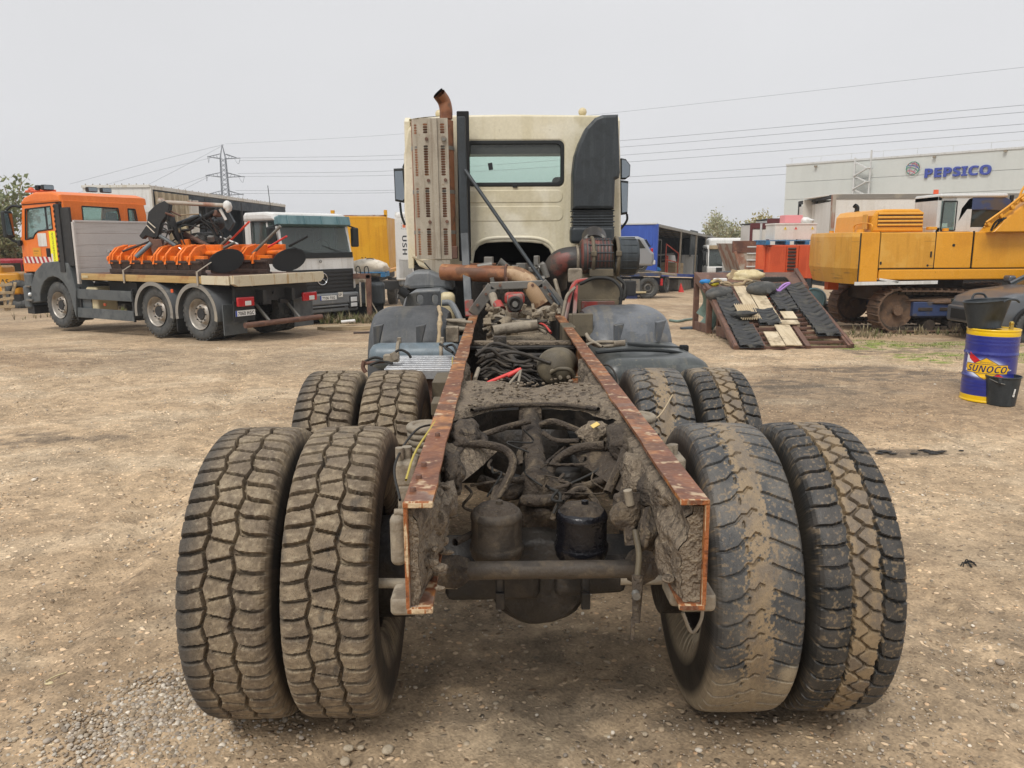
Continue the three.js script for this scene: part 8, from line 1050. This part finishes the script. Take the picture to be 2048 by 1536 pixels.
// ---------------------------------------------------------------- warehouse, pylon, cables, trees
const font = await new FontLoader().loadAsync('fonts/droid/droid_sans_bold.typeface.json');
{
  const a = Q(1573, 331, 82), b = Q(2048, 297, 67.5), gy = -1, dv = V(b.x - a.x, 0, b.z - a.z), an = Math.atan2(-dv.z, dv.x), H = a.y - gy, L = dv.length() * 1.9; const T = thing('warehouse', 'pale grey green warehouse wall with a blue company name and globe', 'building', [a.x, gy, a.z], an);
  const lo = q => { const v = q.clone().sub(T.position); return V(v.x * Math.cos(an) - v.z * Math.sin(an), v.y, 0); }; const hit = (px, py) => { const r = RAY(px, py), n = V(Math.sin(an), 0, Math.cos(an)); const t = T.position.clone().sub(camera.position).dot(n) / r.dot(n); return lo(r.multiplyScalar(t).add(camera.position)); };
  const ys = [0, H * .3, H * .52, hit(1700, 382).y, hit(1900, 330).y, H]; const nb = 6; for (let k = 0; k < nb; k++) mesh('wall_panel', bx(L, H / nb - .03, .3, L / 2, H / nb * (k + .5), -.15, 0, 0, 0, .01), M.wall, T); mesh('wall_core', bx(L - .1, H - .1, 40, L / 2, H / 2, -20.3), M.wall, T); mesh('parapet', bx(L + .1, .18, .4, L / 2, H + .05, -.12), M.whiteGrey, T); mesh('roof_rail', [bx(L, .04, .04, L / 2, H + .75, -.6), ...[...Array(14)].map((_, i) => bx(.04, .7, .04, i * 3 + .3, H + .4, -.6))], M.whiteGrey, T);
  const p = hit(1847, 356), q = hit(1983, 345), hh = hit(1860, 338).y - hit(1860, 356).y; const g = new TextGeometry('PEPSICO', { font, size: hh * 1.0, depth: .12, curveSegments: 6, bevelEnabled: true, bevelSize: hh * .028, bevelThickness: .02, bevelSegments: 1 }); g.computeBoundingBox(); const bw = g.boundingBox.max.x; g.scale((q.x - p.x) / bw, 1, 1); g.translate(p.x, p.y, .05); const bl = plain(0x35479c, .6); mesh('company_name', g, bl, T);
  const c = hit(1827, 337), R = hit(1827, 324).y - c.y; const gl = part('globe_logo', T), cs = [0xc8505c, 0x3f8f74, 0x4a5fae]; for (let k = 0; k < 5; k++) { const t = (k - 2) / 2.6, r = R * Math.sqrt(1 - t * t); const tr = place(new THREE.TorusGeometry(r, R * .06, 6, 36, Math.PI * 1.05), 0, 0, 0, -1.15); tr.translate(0, t * R * .92, 0); tr.rotateZ(-.35); tr.scale(1, 1, .12); tr.translate(c.x, c.y, .2); mesh('parallel', tr, plain(cs[k % 3], .6), gl); } for (let k = 0; k < 4; k++) { const sx = Math.cos(.35 + k * .8); const tr = new THREE.TorusGeometry(R, R * .06, 6, 36); tr.scale(Math.abs(sx), 1, .1); tr.rotateZ(-.35); tr.translate(c.x, c.y, .2); mesh('meridian', tr, plain(cs[(k + 1) % 3], .6), gl); }
  const l0 = hit(1718, 320), l1 = hit(1744, 390); const st = part('escape_stair', T), w = l1.x - l0.x; mesh('post', bx(.14, l0.y + .3, .14, l0.x, l0.y / 2, 1.0), M.whiteGrey, st); mesh('post', bx(.14, l0.y + .9, .14, l1.x, l0.y / 2 + .3, 1.0), M.whiteGrey, st); for (let k = 0; k < 8; k++) { const y = l0.y - .3 - k * 1.25; mesh('flight', bar([l0.x, y, .8], [l1.x - .3, y - .62, .8], .5, .12), M.whiteGrey, st); mesh('flight', bar([l1.x - .3, y - .62, 1.0], [l0.x, y - 1.25, 1.0], .4, .10), M.whiteGrey, st); mesh('landing', bx(.5, .1, .8, l1.x - .2, y - .6, .8), M.whiteGrey, st); }
  for (const px of [1633, 1870, 2012]) { const s = hit(px, px > 1900 ? 302 : px > 1800 ? 314 : 333); mesh('wall_lamp', bx(.25, .18, .2, s.x, s.y, .2), M.castGrey, T); }
}
{ // lattice pylon
  const D = 220, base = Q(458, 484, D), top = Q(450, 289, D); const T = thing('power_pylon', 'grey steel lattice pylon with three pairs of arms', 'pylon', [base.x, -1, -D], .5), H = top.y + 1; const hw = y => mix(1.7, .6, clamp(y / H) ** .6); const leg = (sx, sz) => { const g = []; for (let k = 0; k < 14; k++) { const y0 = k / 14 * H * .88, y1 = (k + 1) / 14 * H * .88; g.push(rod([sx * hw(y0), y0, sz * hw(y0)], [sx * hw(y1), y1, sz * hw(y1)], .11, 5)); } g.push(rod([sx * hw(H * .88), H * .88, sz * hw(H * .88)], [0, H, 0], .09, 5)); return g; }; for (const sx of [-1, 1]) for (const sz of [-1, 1]) mesh('leg', leg(sx, sz), M.pylon, T);
  const lat = []; for (let k = 0; k < 20; k++) { const y0 = k / 20 * H * .88, y1 = (k + 1) / 20 * H * .88, a = hw(y0), b = hw(y1); for (const z of [-1, 1]) { lat.push(rod([-a, y0, z * a], [b, y1, z * b], .055, 4), rod([a, y0, z * a], [-b, y1, z * b], .055, 4), rod([z * a, y0, -a], [z * b, y1, b], .055, 4), rod([z * a, y0, a], [z * b, y1, -b], .055, 4)); } } mesh('lattice', lat, M.pylon, T);
  for (const [py, w] of [[315, 3.9], [352, 4.7], [388, 4.1]]) { const y = Q(450, py, D).y + 1; for (const s of [-1, 1]) { mesh('arm', [rod([s * .8, y + .9, .6], [s * w, y, 0], .09, 5), rod([s * .8, y + .9, -.6], [s * w, y, 0], .09, 5), rod([s * .8, y - .3, .6], [s * w, y, 0], .09, 5), rod([s * .8, y - .3, -.6], [s * w, y, 0], .09, 5), ...[.3, .55, .8].map(t => rod([s * mix(.8, w, t), y + .9 * (1 - t), 0], [s * mix(.8, w, t - .1), y - .3 * (1 - t), 0], .06, 4))], M.pylon, T); mesh('insulator', [rod([s * w, y, 0], [s * (w + .3), y - .1, 1.8], .13, 6), tb([[s * (w + .3), y - .1, 1.8], [s * w, y - 1.6, .6], [s * (w - .6), y - .1, -1.4]], .05, 10, 4)], M.pylon, T); } }
  const W = [[[452, 288], [800, 268], [1240, 224], [2060, 133]], [[470, 316], [800, 310], [1245, 281], [2060, 209]], [[478, 321], [800, 319], [1245, 294], [2060, 223]], [[476, 347], [800, 341], [1250, 310], [2060, 247]], [[482, 353], [800, 350], [1255, 324], [2060, 262]], [[470, 381], [800, 380], [1255, 354], [1600, 331], [2060, 300]], [[478, 387], [800, 385], [1255, 366], [1600, 347], [2060, 318]]];
  W.forEach((w, i) => tag(mesh('power_line', tb(w.map(([x, y]) => Q(x, y, mix(218, 128, clamp((x - 450) / 1600)))), i ? .045 : .03, 60, 5), M.wire), i ? 'overhead conductor strung from the pylon arms towards the warehouse' : 'thin earth wire strung from the very top of the pylon', 'cable', 'overhead power lines'));
  [[[448, 289], [300, 325], [140, 368]], [[448, 290], [330, 352], [245, 395]], [[425, 315], [300, 345], [120, 396]], [[420, 350], [330, 382], [280, 405]], [[424, 350], [340, 392], [300, 410]]].forEach(w => tag(mesh('power_line', tb(w.map(([x, y]) => Q(x, y, mix(200, 218, clamp(x / 450)))), .04, 30, 5), M.wire), 'overhead conductor running from the pylon down behind the orange lorry', 'cable', 'overhead power lines behind the flatbed'));
  const l = Q(1413, 445, 75), lp = thing('street_lamp', 'thin grey street lamp far behind the blue trailer', 'street lamp', [l.x, -1, -75]); mesh('pole', rod([0, 0, 0], [0, l.y + .8, 0], .06), M.castGrey, lp); mesh('lamp_head', rb(.7, .1, .25, .04, .3, l.y + .9, 0), M.castGrey, lp);
}
// trees: tapered trunk, limbs, leaf-sized faces in clumps
function tree(label, pos, H, cr, opt) {
  const T = thing('broadleaf_tree', label, 'tree', pos, 0, opt.group); seed = opt.seed; const limbs = [], tips = []; const y0 = H * (opt.clear ?? .25);
  const grow = (p, d, L, r, lv) => { const mid = p.clone().addScaledVector(d, L * .5).add(V(rr(-.06, .06), 0, rr(-.06, .06)).multiplyScalar(L)), q = p.clone().addScaledVector(d, L); limbs.push(tb([p, mid, q], r, 8, 6)); if (lv > 1) tips.push(mid.clone()); tips.push(q.clone()); if (lv >= (opt.lv ?? 3)) return; const n = lv < 1 ? 5 : 4; for (let k = 0; k < n; k++) { const nd = d.clone().multiplyScalar(opt.up ?? .75).add(V(rr(-1, 1), rr(-.15, .75), rr(-1, 1)).multiplyScalar(.85)).normalize(); grow(p.clone().lerp(q, rr(.35, 1)), nd, L * rr(.5, .75), r * .55, lv + 1); } };
  grow(V(0, 0, 0), V(.03, 1, 0).normalize(), H * .5, H * .018, 0); mesh('trunk', limbs, opt.bark ?? M.wood, T);
  const pos2 = [], nrm = [], col = [], A = new THREE.Color(opt.c0), B = new THREE.Color(opt.c1), s = opt.leaf; const n = opt.n; const tmp = V();
  for (let i = 0; i < n; i++) { const t = tips[(rnd() * tips.length) | 0]; if (t.y < y0) continue; const c = V(t.x + (rnd() + rnd() - 1) * cr, t.y + (rnd() + rnd() - 1) * cr * .9, t.z + (rnd() + rnd() - 1) * cr); const u = V(rr(-1, 1), rr(-1, 1), rr(-1, 1)).normalize(), v = u.clone().cross(V(rr(-1, 1), rr(-1, 1), rr(-1, 1))).normalize(), L = s * rr(.6, 1.3), w = L * .55; const f = rnd(), cc = [mix(A.r, B.r, f), mix(A.g, B.g, f), mix(A.b, B.b, f)]; const P = [c.clone().addScaledVector(u, -L), c.clone().addScaledVector(v, w), c.clone().addScaledVector(u, L), c.clone().addScaledVector(v, -w)]; for (const k of [0, 1, 2, 0, 2, 3]) { pos2.push(P[k].x, P[k].y, P[k].z); col.push(...cc); } }
  const g = new THREE.BufferGeometry(); g.setAttribute('position', new THREE.Float32BufferAttribute(pos2, 3)); g.setAttribute('color', new THREE.Float32BufferAttribute(col, 3)); g.computeVertexNormals(); raw('crown', g, new THREE.MeshPhysicalMaterial({ vertexColors: true, roughness: .8, side: THREE.DoubleSide, transmission: .3, thickness: 0 }), T); return T;
}
{ const at = (px, d) => { const p = Q(px, 480, d); return [p.x, GH(0, -d), p.z]; };
  tree('leafy green tree behind the orange cab mirror', at(-12, 30), 6.0, .5, { seed: 11, n: 5200, leaf: .10, c0: 0x6a7452, c1: 0xa2a67c, lv: 3, clear: .12 });
  tree('low green bush tree behind the red van', at(24, 36), 3.4, .45, { seed: 21, n: 3600, leaf: .09, c0: 0x6d7450, c1: 0x9c9a6c, lv: 3, clear: .05 });
  tree('pale autumn poplar with upright limbs far behind the blue trailer', at(1462, 62), 5.2, .5, { seed: 5, n: 2600, leaf: .11, c0: 0x8d9472, c1: 0xb9b594, lv: 3, clear: .12, up: 1.15 });
  tree('small pale tree beside the autumn poplar and street lamp', at(1432, 66), 3.9, .5, { seed: 61, n: 1500, leaf: .12, c0: 0x838a68, c1: 0xb5b08a, lv: 3, clear: .1 });
  tree('yellowing tree top behind the cold store bodies', at(1529, 62), 5.3, .6, { seed: 8, n: 2600, leaf: .12, c0: 0x948a4e, c1: 0xb9a866, lv: 3, clear: .3 });
}
{ // weeds along the vehicles and tracks
  const g = (() => { const pos = []; seed = 3; for (let k = 0; k < 9; k++) { const a = rr(0, 6.28), h = rr(.5, 1), l = rr(.1, .45), w = .035, c = Math.cos(a), s = Math.sin(a); const b = [[-s * w, 0, c * w], [s * w, 0, -c * w], [c * l * .4 + s * w * .7, h * .6, s * l * .4 - c * w * .7], [c * l * .4 - s * w * .7, h * .6, s * l * .4 + c * w * .7], [c * l, h, s * l]]; for (const i of [0, 1, 2, 0, 2, 3, 3, 2, 4]) pos.push(...b[i]); } const q = new THREE.BufferGeometry(); q.setAttribute('position', new THREE.Float32BufferAttribute(pos, 3)); q.computeVertexNormals(); return q; })();
  const mats = [], cols = [], m4 = new THREE.Matrix4(), q = new THREE.Quaternion(); const put = (x, z, s, dry) => { q.setFromAxisAngle(V(0, 1, 0), rr(0, 6.28)); m4.compose(V(x, GH(x, z) - .01, z), q, V(s, s * rr(.7, 1.3), s)); mats.push(m4.clone()); const c = dry ? [.30, .25, .15] : [.15, .17, .06], f = rr(.6, 1.2); cols.push(new THREE.Color(c[0] * f, c[1] * f, c[2] * f)); };
  for (let i = 0; i < 520; i++) { const t = rnd(); put(6.4 + t * 4.4, -15.0 - rr(0, 1.1) + .3 * Math.sin(t * 9), rr(.04, .16) * (rnd() < .12 ? 2 : 1), rnd() < .75); } for (const [p, rx, rz] of MOSS) for (let i = 0; i < 260; i++) { const a = rr(0, 6.28), r = Math.sqrt(rnd()); put(p.x + Math.cos(a) * r * rx, p.z + Math.sin(a) * r * rz, rr(.02, .05), rnd() < .2); }
  const w = Q(715, 620, 20); for (let i = 0; i < 700; i++) put(w.x + rr(-.9, 1.3), -19.6 - rr(0, 1.6), rr(.12, .36), rnd() < .6); for (let i = 0; i < 300; i++) put(rr(4.2, 6.2), -13 - rr(0, 4), rr(.03, .1), true); for (let i = 0; i < 500; i++) put(rr(-14, -6), -22 - rr(0, 8), rr(.08, .3), rnd() < .6);
  const m = inst('weeds', g, new THREE.MeshStandardMaterial({ roughness: .9, side: THREE.DoubleSide }), mats, cols); m.userData.label = 'dry weeds and grass tufts along the tracks and lorries'; m.userData.category = 'grass';
  const leaf = tag(mesh('dry_twig', [tb([GP(92, 1368), GP(110, 1358), GP(133, 1350)].map(p => (p.y += .012, p)), .003, 12, 5), blob(.018, .006, .012, .3, 2, 3, 2).translate(...GP(98, 1366).toArray())], M.bagYellow), 'pale dry twig with a leaf lying on the dirt', 'twig'); const tuft = thing('burnt_scrap', 'small black scrap of burnt weed lying on the dirt', 'scrap', GP(1928, 1130).toArray()); seed = 9; for (let k = 0; k < 9; k++) { const a = rr(0, 6.28); mesh('stem', tb([[0, .01, 0], [Math.cos(a) * .03, .025, Math.sin(a) * .03], [Math.cos(a) * .06, .012, Math.sin(a) * .06]], .003, 8, 5), M.black, tuft); }
  const scrap = thing('black_debris', 'scattered flat black scraps on the dirt behind the right wheels', 'scrap', GP(1840, 905).toArray()); seed = 77; for (let k = 0; k < 16; k++) { const s = rr(.015, .05); mesh('piece', blob(s, .006, s * rr(.3, .6), .5, 2, k * 5, 3).translate(rr(-.38, .42), .006, rr(-.08, .06)), M.oilyShade, scrap); }
}
scene.fog = new THREE.FogExp2(0xdfe1e4, .0009);
renderer.render(scene, camera);
